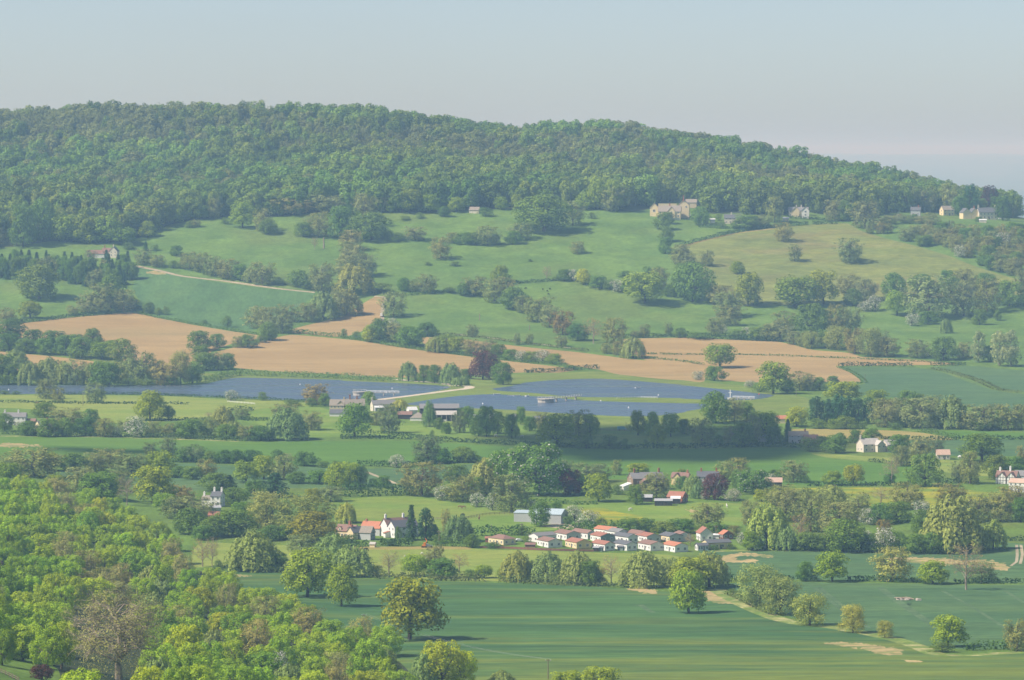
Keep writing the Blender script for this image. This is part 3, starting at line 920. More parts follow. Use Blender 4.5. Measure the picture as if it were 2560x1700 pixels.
def conifer(seed, ncards, card, tiers=15, slim=1.0):
    rng = np.random.default_rng(seed)
    t = Tubes()
    t.add([(0, 0, -.03), (0, 0, .5), (0, 0, .97)], .022, .003, 5)
    pos, nrm = [], []
    for i in range(tiers):
        z = .08 + .9 * i / tiers
        rad = .5 * (1 - z) ** .8 * slim + .02
        nb = int(9 - 4 * z)
        for j in range(nb):
            a = 2 * math.pi * (j + rng.uniform(-.35, .35)) / nb + i
            L = rad * rng.uniform(.7, 1.1)
            k = max(4, int(ncards / (tiers * 7)))
            s = rng.uniform(.15, 1, k)
            droop = .10 * s ** 1.5 * (1 - z)
            sp = rng.normal(0, .05 * (1.2 - s), k)
            p = np.stack([np.cos(a) * s * L - np.sin(a) * sp, np.sin(a) * s * L + np.cos(a) * sp, z - droop + rng.normal(0, .012, k)], 1)
            pos.append(p); nrm.append(np.tile([[math.cos(a) * .8, math.sin(a) * .8, .7]], (k, 1)))
    V = cards(np.concatenate(pos), np.concatenate(nrm), card, rng, aspect=1.4)
    return V, t


def poplar(seed, ncards, card):
    rng = np.random.default_rng(seed)
    t = Tubes()
    t.add([(0, 0, -.03), (.01, 0, .5), (0, 0, .93)], .022, .004, 5)
    pos, nrm = [], []
    for i in range(46):
        z = rng.uniform(.1, .93)
        R0 = .42 * math.sin(math.pi * min(1, (z + .06) / 1.1) ** .75) ** .7
        a = rng.uniform(0, 6.28); rr = R0 * rng.uniform(.3, .8)
        c = np.array([rr * math.cos(a), rr * math.sin(a), z])
        t.add(limb((0, 0, z - .12), c, rng), .007, .002, 3)
        k = ncards // 46
        d = sphere_dirs(k, rng, .2)
        pos.append(c + d * np.array([.14, .14, .085]) * rng.uniform(.6, 1.05, k)[:, None]); nrm.append(d)
    V = cards(np.concatenate(pos), np.concatenate(nrm), card, rng)
    return V, t


def bush(seed, ncards, card):
    V, t = broad(seed, ncards, card, 22, lo=.0, trunk=.025)
    V[:, :, 2] = np.maximum(V[:, :, 2], -.03)
    return V, t


# prototype meshes: kind -> list of (crown mesh, trunk mesh, joined mesh)
PROTO = {}


def proto(kind, gens, leafm, bark):
    out = []
    for V, t in gens:
        tv, tf = t.arr()
        cm = quads_mesh(kind + '_crown', V, [leafm]) if len(V) else None
        tm = mesh(kind + '_trunk', tv, tf, [bark])
        jm = quads_mesh(kind, V, [leafm, bark], extra=(tv, tf, 1)) if len(V) else tm
        out.append((cm, tm, jm))
    PROTO[kind] = out


proto('near', [broad(10 + i, 9500, .036, 95, lo=.04, rmin=.065, rmax=.115, shell=.8) for i in range(4)], LEAF, BARK)
proto('nearash', [ashy(30 + i, 7500, .034, nlimb=32) for i in range(2)], LEAF, PALEBARK)
proto('oak', [broad(50 + i, 4800, .052, 40 + 4 * i, lo=[.1, .05, .13, .07][i], zm=[.42, .4, .48, .36][i], rmin=.11, rmax=.18) for i in range(4)], LEAF, DARKBARK)
proto('dense', [broad(60 + i, 4800, .052, 42, lo=.0, zm=.36, rmin=.11, rmax=.18) for i in range(3)], LEAF, DARKBARK)
proto('ash', [ashy(70 + i, 4600, .045, lo=.02, zm=[.5, .42, .55, .46][i], core=.5) for i in range(4)], LEAF, BARK)
proto('bare', [ashy(80 + i, 900, .03, start=.22, core=0, nlimb=24, sub=6, twigs=6) for i in range(2)], LEAF, PALEBARK)
proto('willow', [willow(90 + i, 6000, .048) for i in range(3)], LEAF, DARKBARK)
proto('sallow', [broad(95 + i, 6500, .038, 40, lo=.0, zm=.4, rmin=.12, rmax=.2, fuzz=.55) for i in range(2)], LEAF, DARKBARK)
proto('con', [conifer(100 + i, 3000, .055) for i in range(2)], NEEDLE, DARKBARK)
proto('dconw', [broad(110 + i, 3200, .05, 36, lo=.0, wide=.42, zm=.3, rmin=.1, rmax=.17) for i in range(2)], NEEDLE, DARKBARK)
proto('pop', [poplar(120, 3600, .05)], LEAF, PALEBARK)
proto('cop', [broad(130, 4800, .052, 46, lo=.0, zm=.4, rmin=.11, rmax=.18)], LEAF, DARKBARK)
proto('haw', [broad(140 + i, 2400, .055, 26, lo=.0, zm=.4) for i in range(2)], HAWLEAF, DARKBARK)
proto('bush', [broad(150 + i, 1800, .065, 22, lo=.0, zm=.35, trunk=.02) for i in range(3)], LEAF, DARKBARK)
proto('ches', [broad(160 + i, 7500, .042, 64, lo=.0, zm=.38, rmin=.09, rmax=.15, shell=.8) for i in range(2)], CANDLE, DARKBARK)

KIND = {   # base leaf colour, name, words, category
    'near': ((.196, .270, .033), 'woodland_tree', 'fresh green tree', 'tree'),
    'nearash': ((.205, .205, .085), 'budding_tree', 'brownish budding tree', 'tree'),
    'oak': ((.138, .195, .032), 'oak_tree', 'green leafy tree', 'tree'),
    'dense': ((.086, .146, .040), 'broadleaf_tree', 'dark green tree', 'tree'),
    'ash': ((.150, .178, .080), 'open_crowned_tree', 'olive open-crowned tree', 'tree'),
    'bare': ((.22, .19, .10), 'bare_tree', 'nearly bare tree', 'tree'),
    'willow': ((.150, .195, .075), 'willow_tree', 'grey-green willow', 'tree'),
    'sallow': ((.185, .205, .07), 'willow_tree', 'rounded pale willow', 'tree'),
    'con': ((.030, .066, .034), 'conifer_tree', 'pointed conifer', 'tree'),
    'dconw': ((.030, .075, .048), 'evergreen_tree', 'dark evergreen', 'tree'),
    'pop': ((.21, .25, .15), 'poplar_tree', 'tall silvery poplar', 'tree'),
    'cop': ((.075, .034, .040), 'copper_beech_tree', 'purple-leaved tree', 'tree'),
    'haw': ((.10, .155, .055), 'hawthorn_bush', 'blossoming hawthorn', 'bush'),
    'bush': ((.080, .128, .040), 'shrub', 'green shrub', 'bush'),
    'ches': ((.090, .160, .040), 'chestnut_tree', 'candle-flowered chestnut', 'tree'),
}
# colour words a tree entry may add: multiplies the base colour
TONE = {'': (1, 1, 1), 'bright': (1.2, 1.12, .9), 'yellow': (1.55, 1.3, 1.0), 'olive': (1.16, 1.0, .88), 'dark': (.7, .8, .9), 'brown': (1.06, .97, .85),
        'red': (1.2, .84, .8), 'gray': (.92, .96, 1.05), 'pale': (1.25, 1.22, 1.1)}
TONEWORD = {'bright': 'bright', 'yellow': 'yellow-tinged', 'olive': 'olive-toned', 'dark': 'deep-toned', 'brown': 'brownish', 'red': 'rusty', 'gray': 'greyish', 'pale': 'pale-toned', '': ''}
ORD = 'first second third fourth fifth sixth seventh eighth ninth tenth eleventh twelfth thirteenth fourteenth fifteenth sixteenth seventeenth eighteenth nineteenth twentieth'.split()
TENS = {20: 'twenty', 30: 'thirty', 40: 'forty', 50: 'fifty', 60: 'sixty', 70: 'seventy', 80: 'eighty', 90: 'ninety'}


def ordinal(i):
    if i < 20: return ORD[i]
    n = i + 1
    h, n = divmod(n, 100)
    pre = ('hundred-and-' if h else '')
    if n == 0: return 'hundredth'
    if n <= 20: return pre + ORD[n - 1]
    t, u = n // 10 * 10, n % 10
    return pre + (TENS[t] + '-' + ORD[u - 1] if u else TENS[t][:-1] + 'ieth')


TREE_COUNT = [0]
GREEN = ('near', 'oak', 'dense', 'ches', 'con', 'dconw', 'bush')


def plant(kind, base, w, h, tone='', label=None, group=None, big=False, variant=None, rot=None, cat=None):
    col, name, words, c = KIND[kind]
    TREE_COUNT[0] += 1
    rr = random.Random(TREE_COUNT[0] * 31 + 5)
    P = PROTO[kind]
    cm, tm, jm = P[(variant if variant is not None else rr.randrange(len(P))) % len(P)]
    tm3 = TONE[tone]
    j = rr.uniform(.88, 1.12)
    j *= 2.0
    tint = [col[0] * tm3[0] * j * rr.uniform(.9, 1.12), col[1] * tm3[1] * j, col[2] * tm3[2] * (.55 if kind in GREEN else .68) * j * rr.uniform(.9, 1.1)]
    rz = rr.uniform(0, 6.28) if rot is None else rot
    loc = (base[0], base[1], base[2] - .15)
    if big and cm is not None:
        o = link(name, None)
        a = link('crown', cm, o); a['tint'] = tint
        link('trunk', tm, o)
        o.empty_display_size = .2
    else:
        o = link(name, jm); o['tint'] = tint
    o.location = loc
    o.rotation_euler = (0, 0, rz)
    o.scale = (w, w, h)
    tag(o, label, cat or c, group)
    return o


def trees(tile, phrase, L):
    """L: (x, base y, width, height, kind[, tone]) in enlarged tile pixels"""
    L = sorted(L, key=lambda e: e[0])
    for i, e in enumerate(L):
        x, y, w, h, kind = e[:5]
        tone = e[5] if len(e) > 5 else ''
        px, py = T(tile, x, y)
        b = ground(px, py)
        if b is None: continue
        m = b.y / FPX / TS
        words = (TONEWORD[tone] + ' ' if tone else '') + KIND[kind][2]
        lab = f'{words}, {ordinal(i)} from left {phrase}' if len(L) > 1 else f'{words} {phrase}'
        if len(lab.split()) > 16 and tone: lab = lab[len(TONEWORD[tone]) + 1:]
        plant(kind, b, w * m * (1.26 if kind != 'bare' else 1.15), h * m * (1.14 if kind != 'bare' else 1.0), tone, lab, 'trees and bushes ' + phrase, big=max(w, h) * .4 / TS > 22)
# ------------------------------------------------------------------ single trees, measured tile by tile
trees('B1', 'on the pasture under the wood', [
    (1665, 190, 150, 160, 'oak'), (1805, 215, 110, 140, 'ash', 'brown'), (1840, 232, 120, 90, 'dense'), (2080, 250, 110, 90, 'dense'), (2190, 252, 150, 150, 'ash', 'brown'),
    (2330, 268, 140, 205, 'dense'), (2160, 342, 50, 90, 'bare'), (855, 305, 155, 105, 'oak', 'gray'), (885, 338, 80, 42, 'bush'), (1000, 347, 45, 60, 'con'), (1062, 347, 50, 36, 'bush'), (1210, 382, 80, 66, 'dense'),
    (1545, 165, 50, 40, 'bush'), (1340, 185, 70, 45, 'ash', 'brown'), (1300, 190, 60, 40, 'bush')])
trees('B1', 'in the row above the pale hill track', [
    (985, 442, 120, 92, 'ash'), (1080, 458, 100, 72, 'ash', 'brown'), (1190, 468, 55, 48, 'dense'), (1240, 470, 60, 36, 'bush'), (1300, 475, 120, 105, 'ash'), (1380, 492, 120, 115, 'ash', 'brown'), (1470, 522, 120, 118, 'ash'),
    (1560, 542, 130, 122, 'ash', 'brown'), (1650, 552, 105, 100, 'dense'), (1720, 562, 95, 92, 'willow'), (1800, 577, 165, 135, 'ash'), (1910, 582, 80, 50, 'bush'), (1420, 512, 70, 60, 'bush'),
    (2050, 592, 140, 102, 'dense'), (2110, 612, 90, 60, 'bush'), (2210, 632, 155, 175, 'ash'), (2300, 642, 80, 60, 'bush')])
trees('B1', 'on the left slope by the conifer clump', [
    (270, 678, 245, 205, 'dense', 'olive'), (205, 808, 150, 102, 'oak', 'olive'), (45, 842, 110, 90, 'ash'), (600, 772, 130, 112, 'ash'), (690, 772, 165, 172, 'ash', 'brown'), (760, 745, 175, 205, 'dense', 'olive'),
    (850, 765, 150, 132, 'ash', 'brown'), (930, 748, 85, 62, 'bush'), (500, 790, 80, 60, 'ash', 'brown'), (80, 850, 90, 40, 'bush')])
trees('B1', 'along the hedge of the slope field', [
    (1025, 778, 80, 70, 'dense', 'gray'), (1090, 787, 55, 42, 'bush'), (1140, 787, 48, 52, 'bush', 'pale'), (1565, 872, 65, 66, 'bush', 'gray'), (1405, 850, 40, 25, 'bush')])
trees('B1', 'between the tan fields at left', [
    (1780, 880, 175, 132, 'ash'), (1850, 905, 150, 150, 'ash'), (1970, 835, 125, 105, 'ash'), (1940, 915, 145, 112, 'ash', 'gray'), (1840, 962, 115, 112, 'dense'), (2100, 835, 140, 112, 'ash'), (2220, 822, 165, 182, 'willow'),
    (2330, 795, 120, 150, 'ash'), (1365, 1032, 142, 122, 'dense', 'olive'), (1490, 1012, 97, 86, 'dense'), (1630, 1012, 75, 70, 'ash'), (1700, 1012, 112, 82, 'dense'), (1790, 977, 80, 46, 'bush'), (1850, 962, 90, 40, 'bush'),
    (1385, 1110, 130, 100, 'dense'), (1410, 1170, 180, 112, 'dense'), (1500, 1168, 112, 112, 'ash'), (1565, 1162, 92, 100, 'dense')])
trees('B1', 'in the dark belt crossing the left fields', [
    (70, 962, 185, 122, 'dense', 'dark'), (230, 1012, 132, 112, 'dense', 'dark'), (370, 1022, 155, 115, 'dense', 'dark'), (300, 1060, 130, 100, 'dense'), (450, 1062, 145, 122, 'dense'), (560, 1085, 180, 132, 'dense'),
    (640, 1015, 135, 122, 'dense'), (700, 1095, 150, 112, 'oak'), (840, 1115, 175, 145, 'dense', 'olive'), (180, 1050, 135, 90, 'dense'), (60, 1032, 165, 105, 'dense', 'dark'), (520, 1020, 120, 90, 'dense'), (760, 1060, 110, 90, 'dense')])
trees('C1', 'on the wooded shore of the left reservoir', [
    (-20, 332, 220, 190, 'dense'), (110, 255, 165, 155, 'willow'), (60, 335, 150, 130, 'dense'), (200, 338, 140, 155, 'willow'), (330, 330, 185, 172, 'willow'), (430, 332, 155, 152, 'willow'), (530, 336, 155, 152, 'ash'), (620, 336, 135, 142, 'willow', 'olive'),
    (690, 342, 145, 152, 'dense'), (750, 345, 155, 142, 'dense'), (830, 325, 145, 132, 'ash'), (900, 315, 155, 152, 'willow'), (970, 333, 185, 192, 'ash'), (1080, 325, 125, 142, 'ash'), (1130, 336, 180, 132, 'ash', 'olive'),
    (1240, 332, 135, 202, 'sallow'), (1320, 325, 130, 112, 'dense'), (880, 338, 110, 40, 'bush', 'pale'), (1010, 340, 110, 40, 'bush', 'pale'), (1180, 338, 110, 50, 'bush')])
trees('C1', 'on the meadow below the left reservoir', [
    (315, 432, 135, 122, 'ash'), (400, 458, 85, 92, 'ash', 'brown'), (655, 458, 135, 124, 'ash'), (1585, 442, 92, 62, 'haw', 'dark'), (1805, 442, 62, 52, 'bush', 'olive'), (2170, 472, 158, 124, 'ash', 'red'), (2230, 482, 82, 82, 'dense'),
    (2140, 484, 72, 52, 'bush'), (1030, 577, 182, 182, 'oak', 'bright'), (1155, 572, 84, 86, 'oak', 'dark'), (2000, 480, 110, 40, 'bush', 'olive'), (30, 400, 70, 24, 'bush'), (105, 402, 60, 22, 'bush')])
trees('C1', 'above the long green field', [
    (305, 557, 142, 92, 'dense', 'olive'), (622, 612, 102, 102, 'dense'), (450, 645, 212, 135, 'ash'), (30, 655, 105, 112, 'dense'), (200, 684, 135, 92, 'dense', 'dark'), (330, 692, 145, 112, 'dense'), (450, 690, 112, 115, 'dense'),
    (590, 684, 155, 112, 'dense', 'dark'), (720, 692, 125, 112, 'ash', 'brown'), (800, 692, 65, 62, 'haw'), (860, 655, 105, 72, 'ash'), (945, 692, 142, 122, 'haw', 'dark'), (1050, 692, 105, 92, 'ash'), (1160, 692, 95, 82, 'ash', 'brown'),
    (1235, 692, 95, 92, 'dense'), (1315, 702, 155, 122, 'dense'), (1430, 695, 125, 122, 'ash'), (1530, 645, 155, 155, 'willow', 'olive'), (1600, 692, 135, 102, 'willow'), (1550, 705, 130, 90, 'dense'), (1660, 570, 105, 66, 'ash'), (1700, 715, 130, 90, 'ash'),
    (1790, 718, 185, 92, 'dense', 'dark'), (1970, 712, 255, 205, 'willow', 'dark'), (1960, 562, 175, 84, 'ash'), (2140, 645, 135, 112, 'ash'), (1430, 560, 60, 40, 'bare'), (530, 560, 60, 40, 'bush'), (130, 640, 60, 50, 'haw')])
trees('C1', 'in the hedge below the green field', [
    (1030, 812, 85, 72, 'ash'), (1160, 835, 115, 126, 'ash', 'dark'), (1260, 865, 125, 82, 'bush'), (1330, 862, 145, 102, 'ash', 'dark'), (1450, 872, 95, 72, 'bush'), (1540, 872, 110, 82, 'dense', 'dark'), (1620, 874, 110, 84, 'dense', 'dark'),
    (1720, 872, 135, 82, 'dense', 'dark'), (1910, 852, 92, 62, 'bush', 'dark'), (2090, 892, 135, 92, 'dense', 'dark'), (2210, 902, 85, 40, 'bush'), (2310, 895, 70, 34, 'bush'), (1970, 840, 70, 40, 'bare')])
trees('C1', 'in the mixed belt beyond the foreground wood', [
    (1110, 965, 195, 155, 'oak', 'bright'), (1045, 1145, 255, 225, 'oak', 'bright'), (870, 1160, 125, 195, 'bare'), (1200, 1125, 155, 92, 'ash', 'red'), (1280, 1130, 110, 80, 'ash', 'red'), (690, 1115, 265, 165, 'dense', 'bright'), (560, 1085, 235, 165, 'ash'), (380, 1055, 135, 92, 'oak'),
    (230, 965, 335, 175, 'ash', 'brown'), (500, 925, 175, 112, 'dense'), (650, 925, 155, 112, 'ash'), (760, 905, 205, 115, 'ash'), (900, 955, 250, 132, 'ash'), (1230, 972, 105, 72, 'dense'), (1320, 982, 125, 82, 'dense'), (1420, 972, 132, 112, 'ash', 'olive'),
    (1690, 1005, 165, 132, 'oak'), (1812, 980, 145, 145, 'oak', 'bright'), (1950, 985, 155, 145, 'ash'), (2040, 1012, 125, 74, 'dense'), (2190, 1012, 155, 84, 'dense'), (2310, 1055, 145, 165, 'oak', 'bright'), (1480, 1065, 185, 115, 'dense'),
    (1570, 1062, 165, 102, 'con', 'olive'), (1890, 1105, 245, 155, 'con'), (1595, 1155, 175, 105, 'dense'), (1750, 1115, 135, 115, 'dense'), (2150, 1135, 105, 82, 'oak', 'olive'), (2270, 1135, 175, 92, 'ash'), (60, 1000, 170, 120, 'oak'), (820, 1060, 160, 120, 'ash'),
    (340, 920, 150, 110, 'oak', 'olive'), (90, 920, 200, 100, 'ash')])
trees('C2', 'on the bank between the reservoirs', [
    (470, 308, 112, 124, 'willow'), (575, 318, 84, 108, 'dense'), (650, 323, 104, 112, 'dense'), (760, 333, 124, 142, 'willow', 'gray'), (865, 293, 82, 62, 'dense'), (850, 338, 64, 64, 'willow', 'gray'), (980, 298, 178, 178, 'cop'), (1120, 333, 132, 134, 'dense', 'gray'), (1080, 240, 60, 70, 'dense'), (800, 345, 70, 60, 'willow')])
trees('C2', 'in the sunlit orchard by the farm', [
    (200, 472, 92, 82, 'oak'), (410, 514, 104, 76, 'willow', 'yellow'), (100, 692, 205, 205, 'oak', 'dark'), (340, 665, 145, 172, 'ash', 'dark'), (250, 612, 105, 84, 'ash'), (612, 622, 82, 168, 'willow', 'dark'), (682, 640, 62, 72, 'dense'), (730, 672, 62, 72, 'dense'),
    (820, 665, 92, 134, 'ash', 'dark'), (880, 627, 82, 132, 'dense'), (840, 548, 72, 54, 'dense', 'dark'), (950, 688, 112, 134, 'dense'), (1005, 690, 112, 190, 'dense'), (1080, 672, 102, 142, 'dense'), (1180, 702, 94, 152, 'dense'), (1240, 607, 62, 112, 'dense'),
    (1300, 652, 82, 92, 'dense'), (1380, 642, 84, 104, 'ash'), (630, 702, 32, 50, 'bush')])
trees('C2', 'in the shaded orchard under the dam', [
    (1490, 752, 242, 192, 'oak'), (1640, 712, 135, 178, 'ash'), (1720, 695, 112, 144, 'oak'), (1690, 772, 124, 84, 'bush'), (1850, 774, 112, 84, 'bush'), (1950, 778, 84, 64, 'bush'),
    (2045, 682, 104, 154, 'oak'), (2145, 692, 92, 154, 'oak'), (2180, 752, 104, 134, 'oak'), (2270, 692, 114, 148, 'oak'), (2350, 672, 64, 84, 'oak'), (2095, 735, 30, 25, 'bush')])
trees('C2', 'at the bend of the mid-valley hedge', [
    (600, 872, 185, 165, 'ash', 'dark'), (700, 874, 125, 92, 'dense', 'dark'), (850, 864, 155, 94, 'dense', 'olive'), (930, 868, 90, 45, 'bush'), (390, 902, 104, 78, 'haw'), (540, 880, 90, 50, 'bush')])
trees('C2', 'in the great clump behind the horse paddock', [
    (560, 1095, 265, 205, 'ash', 'olive'), (800, 1005, 145, 115, 'dense'), (840, 1135, 225, 155, 'ash', 'olive'), (700, 1125, 125, 84, 'haw', 'olive'), (1000, 1085, 225, 235, 'willow', 'olive'), (1110, 1085, 195, 275, 'ches', 'bright'), (1370, 1095, 335, 325, 'ches'),
    (1240, 865, 135, 92, 'ash'), (1178, 1205, 225, 225, 'ash'), (1580, 1095, 155, 165, 'cop', 'red'), (1560, 955, 84, 94, 'ash'), (1690, 1010, 180, 125, 'ash', 'gray'), (1780, 1000, 150, 110, 'ash', 'gray'), (1775, 1135, 172, 172, 'oak', 'bright'), (1640, 1080, 120, 120, 'dense', 'dark'),
    (930, 1100, 130, 120, 'dense'), (1260, 1000, 150, 130, 'ches')])
trees('C2', 'around the brown stone house', [
    (1900, 955, 72, 92, 'ash'), (2050, 955, 135, 76, 'oak', 'bright'), (2170, 1115, 195, 155, 'ash'), (2030, 1155, 104, 124, 'dense'), (1910, 1090, 80, 60, 'bush'), (2340, 975, 70, 60, 'oak'), (1990, 1095, 60, 50, 'bush', 'bright')])
trees('C2', 'beside the hedge corner at centre left', [
    (60, 1035, 145, 155, 'oak', 'bright'), (140, 1034, 92, 132, 'dense'), (232, 1034, 62, 52, 'dense'), (300, 1038, 84, 74, 'dense')])
trees('C3', 'in and beside the right ploughed field', [
    (275, 218, 195, 148, 'oak'), (235, 308, 124, 94, 'dense'), (130, 302, 74, 56, 'haw'), (640, 397, 205, 195, 'oak'), (480, 352, 64, 44, 'haw'), (550, 385, 104, 62, 'bush'), (820, 374, 155, 114, 'ash'), (880, 374, 124, 92, 'ash'), (960, 374, 94, 84, 'dense'), (1050, 332, 74, 54, 'dense'), (740, 393, 84, 74, 'dense', 'dark')])
trees('C3', 'below the right end of the dam', [
    (245, 598, 175, 194, 'dense'), (375, 584, 115, 142, 'ash'), (460, 574, 104, 114, 'dense'), (800, 624, 145, 124, 'oak', 'yellow')])
trees('C3', 'of the evergreen clump beside the dam', [
    (935, 604, 112, 172, 'dconw'), (1010, 602, 124, 154, 'dconw'), (1085, 582, 114, 164, 'dconw'), (1150, 604, 132, 172, 'dconw'), (1225, 604, 104, 164, 'dconw'), (1290, 604, 94, 166, 'dconw'), (1060, 604, 110, 140, 'dconw'), (950, 634, 124, 58, 'bush', 'bright'), (1070, 638, 110, 60, 'bush', 'bright'), (1140, 637, 130, 78, 'bush', 'bright'), (1250, 636, 80, 40, 'bush')])
trees('C3', 'in the long belt below the dark crop field', [
    (1110, 450, 225, 124, 'oak', 'olive'), (1350, 475, 155, 94, 'oak', 'olive'), (1410, 624, 195, 165, 'ash', 'olive'), (1450, 570, 205, 124, 'ash'), (1550, 624, 145, 84, 'dense', 'bright'), (1650, 634, 235, 185, 'ash'), (1560, 475, 125, 94, 'dense'), (1730, 530, 140, 110, 'ash', 'brown'), (1860, 634, 205, 214, 'willow'),
    (2080, 644, 235, 154, 'ash'), (2090, 646, 205, 64, 'bush'), (2250, 644, 185, 154, 'ash', 'brown'), (2345, 644, 110, 154, 'ash'), (1760, 630, 120, 120, 'ash'), (1480, 640, 90, 40, 'bush'), (1960, 640, 120, 90, 'ash'), (1640, 460, 80, 60, 'dense')])
trees('C3', 'among the shaded cottages', [
    (30, 672, 84, 94, 'dense'), (150, 752, 165, 164, 'ash'), (360, 744, 134, 114, 'ash'), (430, 762, 144, 154, 'dense'), (500, 744, 114, 174, 'ash'), (590, 724, 175, 185, 'oak'), (650, 740, 110, 110, 'dense'), (740, 724, 84, 144, 'con'), (265, 745, 70, 60, 'bush'),
    (900, 735, 64, 54, 'bush'), (890, 792, 134, 84, 'bush'), (1070, 802, 165, 114, 'dense'), (1100, 734, 74, 64, 'dense'), (980, 740, 90, 50, 'bush'), (1200, 734, 84, 84, 'dense'), (1310, 734, 134, 94, 'dense')])
trees('C3', 'about the cream and pink-roofed houses', [
    (1505, 802, 134, 114, 'dense'), (1650, 834, 155, 124, 'ash'), (1765, 804, 84, 84, 'ash', 'dark'), (2070, 862, 265, 174, 'oak', 'dark'), (1685, 1032, 195, 204, 'dense'), (1520, 892, 114, 124, 'ash'), (1455, 1012, 134, 184, 'bare'), (1190, 1022, 134, 128, 'oak', 'olive'), (1045, 1022, 124, 88, 'oak'),
    (1910, 1004, 104, 124, 'ash', 'dark'), (1990, 1014, 134, 194, 'ash'), (2175, 984, 165, 154, 'dense', 'olive'), (2300, 954, 155, 114, 'dense'), (2350, 880, 80, 114, 'ash', 'brown'), (1440, 1010, 70, 60, 'dense', 'dark')])
trees('C3', 'in the gardens left of the buttercups', [
    (310, 1000, 125, 124, 'ash', 'bright'), (400, 964, 145, 114, 'ash', 'bright'), (390, 1052, 74, 124, 'dense'), (520, 1084, 195, 154, 'ches'), (445, 1070, 100, 110, 'dense'), (650, 984, 104, 64, 'dense'), (625, 994, 64, 44, 'haw'), (780, 1004, 165, 134, 'ash'), (240, 1124, 155, 164, 'cop'), (370, 1134, 94, 74, 'haw', 'red'),
    (560, 1134, 104, 74, 'oak', 'bright'), (90, 1094, 125, 134, 'willow'), (130, 1114, 100, 110, 'willow', 'dark'), (20, 1050, 90, 80, 'dense', 'dark'), (850, 1010, 60, 50, 'bush'), (180, 1120, 60, 40, 'haw')])
trees('D3', 'in the belt right of the homes', [
    (480, 205, 115, 154, 'ash'), (600, 362, 265, 294, 'willow', 'bright'), (830, 345, 145, 224, 'bare', 'red'), (900, 244, 185, 234, 'ash', 'brown'), (1090, 275, 255, 204, 'ash'), (1120, 384, 245, 204, 'dense', 'olive'), (500, 374, 135, 124, 'oak'), (730, 374, 125, 154, 'willow'), (890, 374, 185, 114, 'dense'), (1000, 378, 120, 100, 'dense'),
    (720, 170, 220, 190, 'ash'), (1290, 194, 104, 94, 'haw'), (1370, 194, 124, 134, 'dense'), (1400, 254, 94, 84, 'ash', 'red'), (1390, 384, 165, 144, 'haw', 'olive'), (1500, 384, 125, 124, 'dense'), (1660, 274, 145, 164, 'dense'), (1620, 394, 165, 124, 'dense'), (1290, 380, 110, 110, 'dense'),
    (1870, 384, 365, 366, 'willow', 'bright'), (2150, 364, 155, 194, 'willow', 'bright'), (1730, 396, 130, 130, 'dense'), (1220, 170, 190, 170, 'ash'), (1500, 180, 180, 130, 'dense', 'olive'), (1560, 90, 220, 160, 'ash', 'olive'), (1850, 60, 200, 130, 'ash', 'olive'), (2050, 175, 160, 170, 'ash'), (2200, 175, 185, 174, 'ash', 'brown'),
    (2340, 178, 150, 150, 'dense'), (2280, 100, 200, 150, 'ash', 'olive'), (430, 335, 64, 74, 'haw'), (1020, 80, 230, 150, 'willow', 'olive'), (1270, 310, 70, 70, 'haw'), (700, 60, 200, 120, 'ash', 'olive'), (1380, 60, 150, 130, 'bare', 'brown'), (860, 60, 170, 110, 'willow', 'olive'), (2000, 350, 150, 100, 'dense'), (1650, 130, 120, 90, 'haw', 'dark')])
trees('D3', 'along the field hedge below the willow belt', [
    (860, 584, 114, 124, 'dense', 'gray'), (1045, 588, 205, 184, 'oak', 'bright'), (1460, 584, 235, 204, 'ash', 'yellow'), (1735, 603, 195, 144, 'oak', 'bright'), (1965, 643, 235, 325, 'bare', 'brown'), (2070, 594, 185, 124, 'ash', 'dark'), (1600, 592, 60, 30, 'bush'), (930, 586, 60, 30, 'bush'), (1510, 592, 70, 34, 'bush')])
trees('D3', 'along the flowering ditch at lower right', [
    (550, 748, 265, 255, 'sallow'), (690, 813, 245, 234, 'sallow'), (890, 888, 215, 198, 'sallow', 'bright'), (1185, 938, 165, 178, 'sallow', 'bright'), (1405, 973, 108, 108, 'sallow', 'bright'), (1840, 1034, 215, 194, 'oak', 'bright'), (2315, 1063, 165, 194, 'ash', 'olive'), (1800, 1070, 150, 60, 'bush', 'olive'),
    (360, 665, 50, 30, 'bush'), (405, 675, 40, 26, 'bush')])
trees('D3', 'clustered at the field corner below the homes', [
    (60, 803, 225, 264, 'oak', 'bright'), (70, 640, 265, 204, 'oak', 'olive'), (200, 625, 235, 234, 'willow', 'olive'), (-90, 600, 190, 170, 'willow', 'olive'), (290, 610, 90, 60, 'bush')])
trees('D1', 'standing in the crop field near the wood', [(2110, 693, 325, 294, 'oak', 'bright'), (2345, 756, 190, 255, 'oak', 'bright')])
trees('D2', 'alone in the middle of the lowest crop field', [(478, 984, 385, 376, 'oak', 'olive')])
trees('D2', 'in the willow row above the lowest field', [
    (80, 553, 265, 204, 'willow'), (340, 548, 155, 184, 'bare', 'olive'), (250, 545, 90, 60, 'bush'), (520, 548, 175, 134, 'oak', 'bright'), (650, 543, 135, 184, 'ash'), (700, 563, 185, 124, 'dense'), (820, 523, 125, 134, 'bare', 'olive'), (900, 563, 94, 54, 'bush'), (990, 563, 114, 84, 'oak'), (1120, 578, 74, 74, 'bush', 'bright'),
    (1210, 583, 195, 194, 'willow', 'olive'), (1330, 583, 114, 134, 'willow'), (1430, 588, 205, 194, 'willow'), (1630, 603, 205, 214, 'willow'), (1725, 613, 134, 154, 'dense', 'gray'), (1860, 608, 124, 204, 'bare', 'olive'), (1780, 605, 90, 110, 'sallow'), (2080, 625, 265, 234, 'willow'), (2240, 600, 130, 130, 'willow')])
